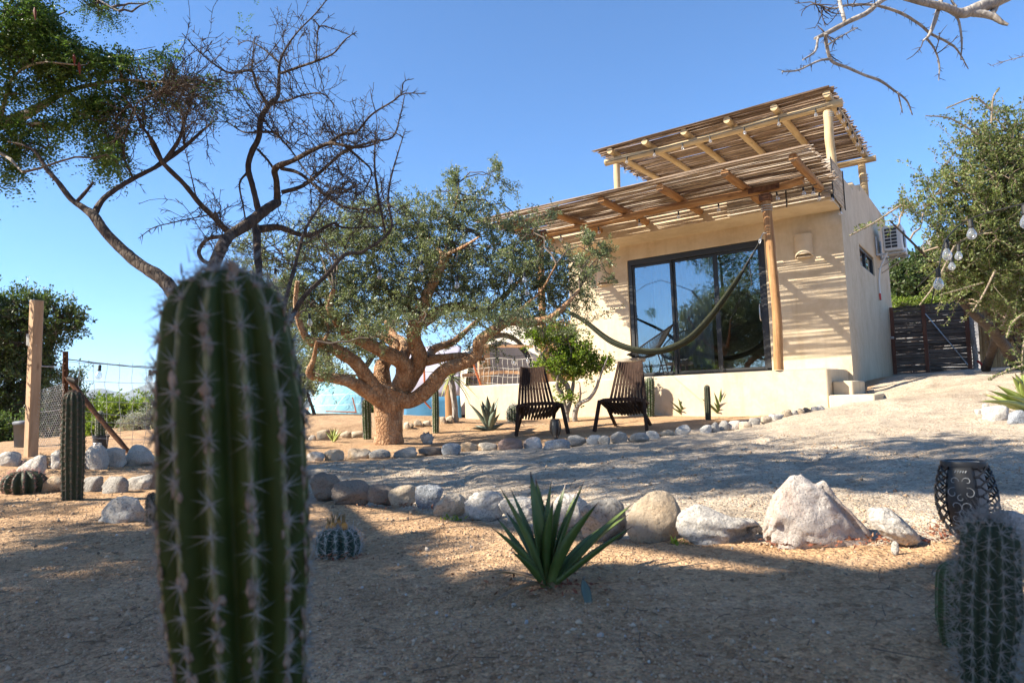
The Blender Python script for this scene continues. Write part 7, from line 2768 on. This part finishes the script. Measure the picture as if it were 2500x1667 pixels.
def string_lights(label, paths, bulbs, s=1.0, cord_r=.004, group=None):
    """paths: polylines of cord; bulbs: points where a bulb hangs"""
    t = thing("string_lights", label, "string lights", tuple(np.asarray(paths[0][0], float)), group)
    for P in paths:
        mb = MB()
        tube(mb, P, cord_r, 5, False)
        mb.build("cord", M['cord'], t)
    hm, gm = bulb_meshes(s)
    for b in bulbs:
        b = np.asarray(b, float)
        o = bpy.data.objects.new("lamp_holder", hm)
        COL.objects.link(o)
        o.parent = t
        o.location = b - np.array(t.location)
        o.rotation_euler = (rng.normal() * .06, rng.normal() * .06, rng.uniform(0, 6))
        g = bpy.data.objects.new("bulb", gm)
        COL.objects.link(g)
        g.parent = o
    return t

# lower pergola: bulbs below the beam
bx = [-5.75, -5.05, -4.35, -3.72, -3.12, -2.32, -1.98]
P = []
for i, u in enumerate([-6.5] + bx + [-1.8]):
    P.append((u, 9.56 + .02 * math.sin(i * 2), Z(2.70) - .01 * (i % 2)))
Q, _ = smooth_path(np.array(P), None, 5)
string_lights("string of clear bulbs hung along the beam of the lower pergola", [Q, smooth_path(np.array([(-1.8, 9.56, Z(2.70)), (-1.95, 10.0, Z(2.79)), (-1.84, 10.3, Z(2.78)), (-1.77, 10.44, Z(2.74)), (-1.765, 10.9, Z(2.66))]), None, 5)[0]],
              [(u, 9.565, Z(2.695)) for u in bx] + [(-1.93, 9.95, Z(2.77)), (-1.92, 10.28, Z(2.77)), (-1.765, 10.9, Z(2.66)), (-1.79, 10.42, Z(2.76))], .86)
# upper pergola
ux = [-5.25, -4.72, -4.2, -3.72, -3.15, -2.6, -2.05]
P = [(u, 11.17, Z(4.33) - .008 * (i % 2)) for i, u in enumerate([-5.6] + ux + [-1.9])]
L2 = [(-5.56, 11.3, Z(4.36)), (-5.56, 12.0, Z(4.36)), (-5.56, 12.7, Z(4.35)), (-5.56, 13.4, Z(4.36)), (-5.56, 14.4, Z(4.35))]
R2 = [(-1.80, 11.3, Z(4.42)), (-1.79, 12.0, Z(4.41)), (-1.79, 12.8, Z(4.41)), (-1.79, 13.6, Z(4.41)), (-1.80, 14.4, Z(4.40))]
string_lights("string of clear bulbs hung round the upper roof pergola", [smooth_path(np.array(q), None, 4)[0] for q in (P, L2, R2)],
              [(u, 11.165, Z(4.325)) for u in ux] + [(-5.56, y, Z(4.35)) for y in (11.7, 12.25, 12.8, 13.4)] + [(-1.80, y, Z(4.41)) for y in (11.55, 11.95, 12.35, 12.8, 13.3, 13.8)], .92)
# bulbs hanging near the camera in the right shrub
hang = [(2369, 536, 3.55), (2310, 585, 3.45), (2290, 655, 3.35), (2340, 597, 4.6), (2322, 625, 4.9), (2500, 500, 2.9)]
cordp = [at(2620, 470, 2.8), at(2500, 497, 2.9), at(2372, 533, 3.55), at(2312, 582, 3.45), at(2292, 652, 3.35), at(2270, 760, 3.6)]
cord2 = [at(2420, 560, 4.2), at(2340, 594, 4.6), at(2322, 622, 4.9), at(2240, 700, 5.6)]
string_lights("string of large clear bulbs hanging in front of the right shrub tree", [smooth_path(np.array(cordp), None, 6)[0], smooth_path(np.array(cord2), None, 6)[0]], [at(a, b, d) for a, b, d in hang], .76, .0035)
# bulbs in the crown of the broad tree
hb = [(926, 652, 6.3), (1115, 676, 6.4), (1245, 664, 6.5), (1030, 636, 6.5), (672, 655, 5.6), (1280, 664, 6.8), (1286, 694, 6.8), (755, 765, 6.0)]
string_lights("string of clear bulbs running through the crown of the broad tree", [catenary(at(600, 600, 5.2), at(926, 650, 6.3), .12), catenary(at(926, 650, 6.3), at(1115, 674, 6.4), .1), catenary(at(1115, 674, 6.4), at(1245, 662, 6.5), .06), catenary(at(1245, 662, 6.5), at(1316, 660, 10.2), .1), catenary(at(672, 655, 5.6), at(755, 765, 6.0), .03)], [at(a, b, d) for a, b, d in hb], .8, .003)

# ------------------------------------------------------------------ left fence
def left_fence():
    c4 = lambda x, y: (x / 2.376, 640 + y / 2.376)
    d = 5.8
    b = at(*c4(178, 1125), d)
    b[2] = gz(b[0], b[1]) - .05
    tp = at(*c4(214, 220), d)
    t = thing("wire_fence", "wire mesh fence strung between a square wooden post and a rusty iron post", "fence", tuple(b))
    mb = MB()
    ax = nrm(tp - b)
    xx = nrm(np.cross(FWD * math.cos(.5) + RGT * math.sin(.5), ax))
    yy = np.cross(ax, xx)
    box(mb, (b + tp) / 2, (.079, .079, np.linalg.norm(tp - b)), np.stack([xx, yy, ax], 1), .006)
    post = mb.build("wooden_post", M['board'], t)
    d2 = 6.3
    r0 = at(*c4(372, 1100), d2)
    r0[2] = gz(r0[0], r0[1]) - .05
    r1 = at(*c4(379, 517), d2)
    mb = MB()
    for k in range(2):
        o = RGT * (.010 * (k * 2 - 1)) + FWD * .006 * k
        tube(mb, [r0 + o, (r0 + r1) / 2 + o + RGT * .006, r1 + o], .013, 7)
    for z in np.linspace(.1, .95, 14):
        box(mb, r0 * (1 - z) + r1 * z, (.04, .02, .012), None, .003)
    mb.build("iron_post", M['rust'], t)
    e0 = at(*c4(392, 668), d2)
    e1 = at(*c4(745, 1098), d2 - .1)
    e1[2] = max(e1[2], gz(e1[0], e1[1]) - .06)
    mb = MB()
    P, R = smooth_path(np.array([e0, e0 * .6 + e1 * .4 - [0, 0, .015], e1]), [.026, .024, .022], 8)
    tube(mb, P, R, 8, True, .1)
    mb.build("brace", M['rust'], t)
    wr = MB()
    wire = lambda P, r=.0026: tube(wr, P, r, 4, False)
    # horizontal and vertical strands of the stock wire to the right
    e = []
    far = 1120
    for y0, y1 in ((560, 605), (575, 590), (680, 688), (795, 800), (850, 905), (915, 918), (1010, 1010)):
        wire(catenary(at(*c4(385, y0), d2), at(*c4(far, y1 + 10), d2 + .8), .02, 10), .0022)
    for x in (462, 540, 618, 694, 770, 846, 925, 1000, 1080):
        f = (x - 385) / (far - 385)
        z = [at(*c4(x + rng.normal() * 4 + 5 * math.sin(y * .012 + x), y), d2 + .8 * f) for y in np.linspace(582, 1060, 12)]
        wire(np.array(z), .0022)
    for y in (598, 868):
        wire(catenary(at(*c4(180, y), d - .03), at(*c4(372, y + 2 - (y > 700) * 20), d2), .01, 8), .003)
    tag(wr.build("strands", M['galv'], t, smooth=True), kind="stuff")
    # hexagonal chicken wire between the posts
    hx = MB()
    lo0, hi0 = np.array(c4(205, 1075)), np.array(c4(232, 740))
    lo1, hi1 = np.array(c4(374, 1075)), np.array(c4(376, 700))
    nx, ny = 15, 26
    def Hn(i, j):
        u, v = i / nx, j / ny
        p = (lo0 * (1 - u) + lo1 * u) * (1 - v) + (hi0 * (1 - u) + hi1 * u) * v
        q = p + np.array([rng.normal() * .25, rng.normal() * .25])
        return at(q[0], q[1], d * (1 - u) + d2 * u)
    A_, B_ = [], []
    for i in range(nx + 1):
        for j in range(ny + 1):
            a = Hn(i + (.5 if j % 2 else 0), j)
            for di in ((-.5 if j % 2 == 0 else -.0), (.5 if j % 2 == 0 else 1.0)):
                pass
            if j < ny:
                s_ = .5 if j % 2 else 0
                s2 = .5 if (j + 1) % 2 else 0
                m1 = Hn(i + s_, j + .4)
                A_.append(a); B_.append(m1)
                A_.append(m1); B_.append(Hn(i + s2, j + 1))
                A_.append(m1); B_.append(Hn(i + s2 + (1 if s2 < s_ else -1), j + 1))
    A_, B_ = np.array(A_), np.array(B_)
    multi_tube(hx, A_, (A_ + B_) / 2, B_, np.full(len(A_), .0013), np.full(len(A_), .0013), 1, 3)
    tag(hx.build("chicken_wire", M['galv'], t, smooth=True), kind="stuff")
    # white bracket on the wooden post
    wb = MB()
    p = at(*c4(166, 450), d - .02)
    box(wb, p, (.03, .02, .10), rotz(YAW), .004)
    box(wb, p + RGT * .035 - np.array([0, 0, .04]), (.07, .02, .035), rotz(YAW), .004)
    wb.build("bracket", M['white_plastic'], t)
    # string of bulbs from the iron post
    S = [at(*c4(175, 596), d - .06), at(*c4(300, 600), d2 - .1), at(*c4(385, 565), d2), at(*c4(580, 588), d2 + .25), at(*c4(870, 612), d2 + .55), at(*c4(1100, 600), d2 + .8)]
    string_lights("string of clear bulbs strung from the rusty fence post to the right", [smooth_path(np.array(S), None, 6)[0], smooth_path(np.array([S[2], at(*c4(362, 640), d2), at(*c4(364, 740), d2), at(*c4(372, 680), d2)]), None, 5)[0]], [S[3] - [0, 0, .012], S[4] - [0, 0, .02]], 1.0, .0045)
    p = at(*c4(405, 672), d2 - .02)
    so = MB()
    tube(so, [p - RGT * .02, p + RGT * .03 - [0, 0, .02], p + RGT * .06 - [0, 0, .03]], [.018, .026, .03], 12)
    tag(so.build("spotlight", M['cord'], loc=tuple(p), smooth=True), "small black spotlight clamped on the rusty fence post", "spotlight")
left_fence()

def grey_bin():
    b = at(138 / 2.376, 640 + 1078 / 2.376, 8.2)
    b[2] = gz(b[0], b[1])
    h = 150 / 2.376 / FPX * 8.2
    t = thing("bin", "grey plastic bin behind the square wooden fence post", "bin", tuple(b))
    mb = MB()
    lathe(mb, [(.001, 0), (.10, 0), (.115, h * .85), (.12, h * .85), (.12, h * .9)], 4, b)
    mb.build("bin_body", simple_mat("grey_bin_plastic", (.16, .17, .19), .55), t, smooth=False)
    mb = MB()
    lathe(mb, [(.125, h * .88), (.128, h * .95), (.1, h * 1.0), (.001, h * 1.02)], 4, b)
    mb.build("lid", simple_mat("grey_bin_lid", (.12, .13, .15), .55), t, smooth=False)
grey_bin()

# ------------------------------------------------------------------ tents, deck rail and net behind the terrace
def cloth(name, t, grid, mat, amp=.05, sc_=1.4, thick=.01, seed=0.0):
    """grid: rows of control points -> smooth rippled sheet"""
    Gd = np.array(grid, float)
    rows = [smooth_path(r, None, 6)[0] for r in Gd]
    rows = np.array(rows)
    cols = [smooth_path(rows[:, j], None, 5)[0] for j in range(rows.shape[1])]
    S = np.array(cols).transpose(1, 0, 2)
    n, k = S.shape[:2]
    V = S.reshape(-1, 3).copy()
    for i in range(len(V)):
        V[i] += amp * np.array(mnoise.noise_vector(Vector((V[i][0] * sc_ + seed, V[i][1] * sc_, V[i][2] * sc_ * .6))))
    F = [[i * k + j, i * k + j + 1, (i + 1) * k + j + 1, (i + 1) * k + j] for i in range(n - 1) for j in range(k - 1)]
    mb = MB()
    mb.add(V, F)
    o = mb.build(name, mat, t, smooth=True)
    s = o.modifiers.new("thickness", 'SOLIDIFY')
    s.thickness = thick
    return o

def tents():
    blue = simple_mat("pale_turquoise_tarp", (.25, .52, .60), .6, 0, .3, .08, 2.5, .15, 8, .03)
    bt_ = NT("pale_turquoise_tarp_sheet")
    sp_ = bt_.n("SeparateXYZ")
    tc_ = bt_.n("TexCoord")
    bt_.t.links.new(tc_.outputs["Object"], sp_.inputs[0])
    cm_ = bt_.n("CombineXYZ")
    bt_.t.links.new(sp_.outputs[0], cm_.inputs[0])
    bt_.t.links.new(sp_.outputs[2], cm_.inputs[1])
    br_ = bt_.n("TexBrick", {"offset": 0.0}, Vector=cm_.outputs[0], Scale=1.0, Mortar_Size=.008, Mortar_Smooth=.1, Brick_Width=.42, Row_Height=.2)
    bt_.set(br_, 'Color1', (.27, .54, .62))
    bt_.set(br_, 'Color2', (.24, .50, .59))
    bt_.set(br_, 'Mortar', (.45, .62, .66))
    vv_ = bt_.coord(rnd=False)
    bt_.bsdf(br_.outputs[0], .55, bt_.bump(bt_.noise(vv_, 5, 6, .6, 1.0), .5, .06), .3)
    blue = bt_.m
    deep = simple_mat("deep_blue_tent_cloth", (.06, .20, .34), .6, 0, .3, .1, 2.5, .15, 8, .03)
    lav = simple_mat("lavender_grey_tent_cloth", (.42, .40, .47), .7, 0, .2, .08, 2.5, .15, 8, .03)
    canvas = simple_mat("beige_canvas", (.60, .53, .43), .85, 0, .1, .06, 2, .25, 5, .06)
    dark = simple_mat("tent_opening_shade", (.16, .145, .15), .9, 0, .1, .1, 2, 0)
    orange = simple_mat("orange_tent_pole", (.45, .12, .04), .6, 0, .3, .1, 5, 0)
    k = 2.119
    c = lambda x, y, d: at(660 + x / k, 380 + y / k, d)
    # turquoise ridge tarp tent on the sand bank
    b = c(330, 1330, 13.5)
    b[2] = gz(b[0], b[1])
    t = thing("tent", "pale turquoise tarp tent pitched on the sand behind the broad tree", "tent", tuple(b))
    g0 = lambda x, d, y=1336: (lambda p: np.array([p[0], p[1], gz(p[0], p[1]) - .03]))(c(x, y, d))
    top = lambda x, y, d: c(x, y, d)
    cloth("tarp", t, [[g0(190, 13.0), g0(280, 12.9), g0(380, 12.9), g0(490, 13.0)], [top(225, 1240, 13.3), top(300, 1230, 13.3), top(390, 1225, 13.3), top(488, 1225, 13.4)], [top(270, 1150, 14), top(330, 1135, 14), top(400, 1130, 14), top(480, 1130, 14)]], blue, .05)
    cloth("rear_panel", t, [[top(270, 1150, 14), top(330, 1135, 14), top(400, 1130, 14), top(480, 1130, 14)], [g0(240, 15.2), g0(320, 15.2), g0(400, 15.2), g0(480, 15.2)]], blue, .03)
    cloth("end_panel", t, [[g0(490, 13.0), top(488, 1225, 13.4), top(480, 1130, 14)], [g0(500, 13.6), top(492, 1230, 13.8), top(481, 1132, 14.05)], [g0(480, 15.2), top(480, 1230, 14.8), top(480, 1131, 14.1)]], deep, .02)
    for x0, y0, x1, y1 in ((425, 1250, 445, 1330), (285, 1322, 440, 1326)):
        rp = MB()
        tube(rp, [c(x0, y0, 12.75), c(x1, y1, 12.75)], .012, 6)
        rp.build("pole", orange, t)
    # blue and lavender frame tent
    b = c(850, 1312, 13.0)
    b[2] = gz(b[0], b[1])
    t = thing("tent", "blue and lavender frame tent behind the right limb of the broad tree", "tent", tuple(b))
    cloth("front_panel", t, [[g0(690, 12.7, 1312), g0(790, 12.6, 1312), g0(890, 12.6, 1312), g0(985, 12.6, 1312)], [c(700, 1245, 12.75), c(790, 1245, 12.7), c(890, 1245, 12.7), c(982, 1245, 12.7)]], deep, .03)
    cloth("roof", t, [[c(700, 1243, 12.76), c(790, 1243, 12.71), c(890, 1243, 12.71), c(982, 1243, 12.71)], [c(690, 1120, 13.0), c(790, 1100, 13.0), c(890, 1085, 13.0), c(990, 1085, 13.0)], [c(660, 1020, 14.2), c(790, 985, 14.2), c(880, 975, 14.2), c(985, 985, 14.2)]], lav, .05)
    cloth("rear_panel", t, [[c(660, 1020, 14.2), c(790, 985, 14.2), c(880, 975, 14.2), c(985, 985, 14.2)], [g0(680, 15.4), g0(790, 15.4), g0(880, 15.4), g0(980, 15.4)]], lav, .03)
    for x0, y0, x1, y1 in ((795, 1080, 798, 1190), (1045, 1060, 1090, 1190), (770, 1240, 830, 1308)):
        pl = MB()
        tube(pl, [c(x0, y0, 12.5), c(x1, y1, 12.5)], .018, 6)
        pl.build("pole", orange, t)
    # beige bell tent
    k2 = 5.227
    e = lambda x, y, d: at(1130 + x / k2, 780 + y / k2, d)
    b = e(600, 840, 16.5)
    b[2] = gz(b[0], b[1])
    t = thing("bell_tent", "beige canvas bell tent with a dark arched opening behind the terrace", "tent", tuple(b))
    apex = e(760, -80, 17.6)
    cen = np.array([apex[0], apex[1], b[2]])
    n, m_ = 48, 10
    Rb = 2.7
    V, F = [], []
    for i in range(m_ + 1):
        f = i / m_
        for j in range(n):
            a = j * 2 * math.pi / n
            fold = 1 + .035 * math.sin(a * 12) * (1 - f) + .02 * math.sin(a * 29 + f * 4)
            if f < .33:
                r = Rb * (1 - .04 * f / .33) * fold
                z = f / .33 * .95
            else:
                q = (f - .33) / .67
                r = Rb * .96 * (1 - q) ** 1.08 * fold + .02
                z = .95 + q * (apex[2] - cen[2] - .95)
            V.append(cen + [r * math.cos(a), r * math.sin(a), z])
    F = [[i * n + j, i * n + (j + 1) % n, (i + 1) * n + (j + 1) % n, (i + 1) * n + j] for i in range(m_) for j in range(n)]
    mb = MB()
    mb.add(np.array(V), F)
    mb.build("canvas", canvas, t, smooth=True)
    # awning hood, closed by a dark sheet that paints the shade inside
    o0 = e(500, 830, 14.6)
    zb = gz(o0[0], o0[1])
    for nm, rr, dy, mt in (("opening_shade", 1.0, -.06, dark), ("door_hood", 1.12, -.02, canvas)):
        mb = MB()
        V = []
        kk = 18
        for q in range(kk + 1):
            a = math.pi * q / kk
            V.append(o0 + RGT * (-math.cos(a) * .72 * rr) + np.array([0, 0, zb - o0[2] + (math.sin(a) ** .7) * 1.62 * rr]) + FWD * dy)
        if nm == "opening_shade":
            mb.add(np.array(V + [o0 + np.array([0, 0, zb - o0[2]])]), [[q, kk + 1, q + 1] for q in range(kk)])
        else:
            W_ = [v + FWD * 1.4 for v in V]
            mb.add(np.array(V + W_), [[q, q + 1, kk + 2 + q, kk + 1 + q] for q in range(kk)])
        mb.build(nm, mt, t, smooth=True)
    # timber deck rail with a net
    d = 13.2
    b = e(265, 840, d)
    b[2] = gz(b[0], b[1]) - .05
    t = thing("deck_rail", "wooden deck railing with white string net in front of the bell tent", "railing", tuple(b))
    for x, w in ((268, .118), (1045, .11)):
        mb = MB()
        p0 = e(x, 850, d)
        p0[2] = gz(p0[0], p0[1]) - .05
        p1 = e(x, 322 - 8, d)
        box(mb, (p0 + p1) / 2, (w * 1.9, w, p1[2] - p0[2]), rotz(YAW + .35), .006)
        mb.build("post", M['board'], t)
    for x0, y0, x1, y1, hh in ((205, 338, 900, 345, .05), (-10, 712, 500, 668, .06), (495, 668, 1050, 688, .06)):
        mb = MB()
        bar(mb, e(x0, y0, d - .08), e(x1, y1, d - .08), .04, hh)
        mb.build("rail", M['boardX'], t)
    nt = MB()
    for y in (508, 628, 735, 830):
        P = [e(x, y + 10 * math.sin(x * .013 + y) - 8 * (x > 0), d - .1) for x in np.linspace(0, 900, 22)]
        tube(nt, P, .0045, 4, False)
    for x in np.linspace(10, 890, 15):
        P = [e(x + 8 * math.sin(y * .025 + x) + rng.normal() * 3, y, d - .1) for y in np.linspace(508, 835, 9)]
        tube(nt, P, .0045, 4, False)
    tag(nt.build("net", simple_mat("white_net_cord", (.7, .68, .62), .8), t, smooth=True), kind="stuff")
    string_lights("string of bulbs hung along the deck railing before the bell tent", [smooth_path(np.array([e(205, 432, d - .15), e(255, 440, d - .15), e(450, 452, d - .15), e(655, 470, d - .15), e(835, 448, d - .15), e(930, 440, d - .15)]), None, 5)[0]], [e(255, 442, d - .15), e(655, 474, d - .15), e(835, 452, d - .15)], 1.2, .006)
    # loose timber post left of the terrace end
    p0 = c(927, 1320, 11.6)
    p0[2] = gz(p0[0], p0[1]) - .03
    p1 = c(925, 1185, 11.6)
    mb = MB()
    tube(mb, [p0, (p0 + p1) / 2, p1], .075, 10, True, .03)
    tag(mb.build("log_post", M['redwoodZ'], loc=tuple(p0)), "short orange brown log post standing left of the terrace wall end", "post")
    # orange brown cane fence strip beside the house
    q0 = at(1352, 930, 13.6)
    q0[2] = gz(q0[0], q0[1])
    t = thing("cane_fence", "sunlit orange cane fence strip beside the left house corner", "fence", tuple(q0))
    for i in range(26):
        x = 1338 + i * 2.6
        p = at(x, 930, 13.6)
        ptop = at(x, 782 + rng.normal() * 3, 13.6)
        mb = MB()
        tube(mb, [(p[0], p[1], gz(p[0], p[1]) - .03), (ptop[0] + rng.normal() * .006, ptop[1], ptop[2])], .0115, 6)
        mb.build("cane", M['cane_fence'], t, smooth=True)
    mb = MB()
    for y in (800, 900):
        tube(mb, [at(1336, y, 13.63), at(1405, y - 2, 13.63)], .02, 6)
    mb.build("rail", M['redwoodX'], t)
tents()

# ------------------------------------------------------------------ gate and bamboo fence at right
def gate():
    vg = 15.68
    c = lambda x, y, v=vg: on_v(2150 + x / 4.354, 700 + y / 4.354, v)
    b = c(150, 940)
    t = thing("gate", "dark brown double gate of horizontal canes beside the house", "gate", tuple(b))
    rs = np.random.default_rng(9)
    P = lambda x, y: c(x, y)
    # frame uprights
    for x0, y0, x1, y1, w, m_ in ((112, 222, 160, 960, .075, 'gatewood'), (448, 190, 506, 920, .10, 'gatewood'), (902, 165, 958, 905, .14, 'gatewood')):
        mb = MB()
        bar(mb, P(x1, y1) - [0, 0, .02], P(x0, y0), w, .07, (1, 0, 0))
        mb.build("gate_post", M[m_], t)
    left = lambda f: np.array([130 + 42 * f, 225 + 712 * f])
    mid0 = lambda f: np.array([430 + 62 * f, 200 + 720 * f])
    mid1 = lambda f: np.array([470 + 62 * f, 190 + 725 * f])
    right = lambda f: np.array([880 + 55 * f, 150 + 755 * f])
    for a, bb in ((left, mid0), (mid1, right)):
        for i in range(52):
            f = (i + .5) / 52
            pa, pb = a(f), bb(f)
            A_, B_ = P(*pa) + [0, -.01 + rs.normal() * .006, rs.normal() * .004], P(*pb) + [0, -.01 + rs.normal() * .006, rs.normal() * .004]
            mb = MB()
            tube(mb, [A_, (A_ + B_) / 2 + [0, 0, rs.normal() * .005], B_], [.0175, .0165, .0165], 6)
            mb.build("cane", M['cane_gate'], t, smooth=True)
    mb = MB()
    tube(mb, [P(478, 290) - [0, .06, 0], P(930, 832) - [0, .06, 0]], .012, 7)
    mb.build("brace", M['galv'], t)
    mb = MB()
    p = P(110, 545) - [0, .05, 0]
    box(mb, p, (.12, .03, .05), None, .004)
    tube(mb, [p - [.03, .02, 0], p - [.03, .05, .0], p - [-.05, .05, 0]], .009, 6)
    mb.build("latch", M['galv'], t)
    # concrete sill and end block
    s0, s1 = P(150, 945), P(930, 915)
    zb = min(s0[2], s1[2]) - .4
    mb = MB()
    box(mb, ((s0[0] + s1[0]) / 2, vg, (s0[2] + zb) / 2 + .01), (s1[0] - s0[0] + .1, .22, s0[2] - zb + .03), None, .01)
    tag(mb.build("sill", M['concrete'], loc=((s0[0] + s1[0]) / 2, vg, zb)), "grey concrete sill under the double cane gate", "sill")
    e0, e1 = P(918, 905), P(1050, 900)
    mb = MB()
    box(mb, ((e0[0] + e1[0]) / 2, vg - .12, e0[2] - .15), (e1[0] - e0[0], .35, .36), None, .012)
    tag(mb.build("block", M['plaster'], loc=((e0[0] + e1[0]) / 2, vg - .12, e0[2] - .3)), "low plastered block at the foot of the right gate post", "block")
    # knobbly palm-like pole beside the gate
    p0, p1 = P(1012, 890), P(955, 200)
    n = 40
    Q = np.array([p0 * (1 - f) + p1 * f + RGT * .012 * math.sin(f * 7) for f in np.linspace(0, 1, n)])
    mb = MB()
    tube(mb, Q, [.052 if i % 2 else .040 for i in range(n)], 9, True, .08)
    tag(mb.build("pole", M['bark_grey'], loc=tuple(p0), smooth=True), "knobbly ringed pole standing right of the gate post", "pole")
    # bamboo fence
    q0 = P(1040, 890)
    t2 = thing("bamboo_fence", "upright tan bamboo fence behind the leaning trunks right of the gate", "fence", tuple(q0))
    for i in range(72):
        x = 1035 + i * 11 + rs.normal() * 2
        top = 215 + rs.normal() * 12 + (x - 1035) * .02
        pa, pb = P(x + 34, 850 - (x - 1035) * .05), P(x - 10, top)
        pa[2] = min(pa[2], q0[2])
        mb = MB()
        tube(mb, [pa, (pa + pb) / 2 + rs.normal(size=3) * .006, pb], [.017, .016, .014], 6)
        mb.build("cane", M['cane_fence'], t2, smooth=True)
    mb = MB()
    for y in (330, 700):
        tube(mb, [P(1035, y) + [0, .05, 0], P(1850, y - 30) + [0, .05, 0]], .025, 7)
    mb.build("rail", M['gatewood'], t2)
    # red hose
    hp = [c(1035, 790, 15.2), c(1120, 860, 15.0), c(1180, 892, 14.9), c(1300, 872, 14.8), c(1420, 868, 14.8), c(1560, 880, 14.7)]
    H, _ = smooth_path(np.array(hp), None, 6)
    mb = MB()
    tube(mb, H, .022, 7)
    tag(mb.build("hose", M['red'], loc=tuple(hp[2]), smooth=True), "red hose lying at the foot of the bamboo fence", "hose")
gate()

# ------------------------------------------------------------------ unseen roof behind the camera, added so its edge shades the near bed
def add_shade_roof():
    t = thing("added_shade_roof", "open shelter with a flat roof on log posts behind the viewpoint", "shelter", (-1, -3, 0))
    A_ = G(1490, 1372)
    B_ = G(2300, 1417)
    hz = 2.9
    k = hz / -SUN_DIR[2]
    a = A_ - SUN_DIR * k
    b = B_ - SUN_DIR * k
    dirv = nrm(np.array([b[0] - a[0], b[1] - a[1], 0]))
    nv = np.array([dirv[1], -dirv[0], 0])           # away from the yard
    zr = (a[2] + b[2]) / 2
    R_ = np.stack([dirv, -nv, np.array([0, 0, 1.0])], 1)
    mid = a + dirv * 2.6 + nv * 1.2
    mb = MB()
    box(mb, (mid[0], mid[1], zr - .05), (5.2, 2.4, .10), R_, .01)
    mb.build("roof", M['plaster'], t)
    for i in (.2, 2.6, 5.0):
        for j in (.25, 2.2):
            q = a + dirv * i + nv * j
            mb = MB()
            zg = gz(q[0], q[1]) - .1
            tube(mb, [(q[0], q[1], zg), (q[0], q[1], (zg + zr) / 2), (q[0], q[1], zr - .02)], .07, 12, True, .03)
            mb.build("post", M['redwoodZ'], t)
add_shade_roof()
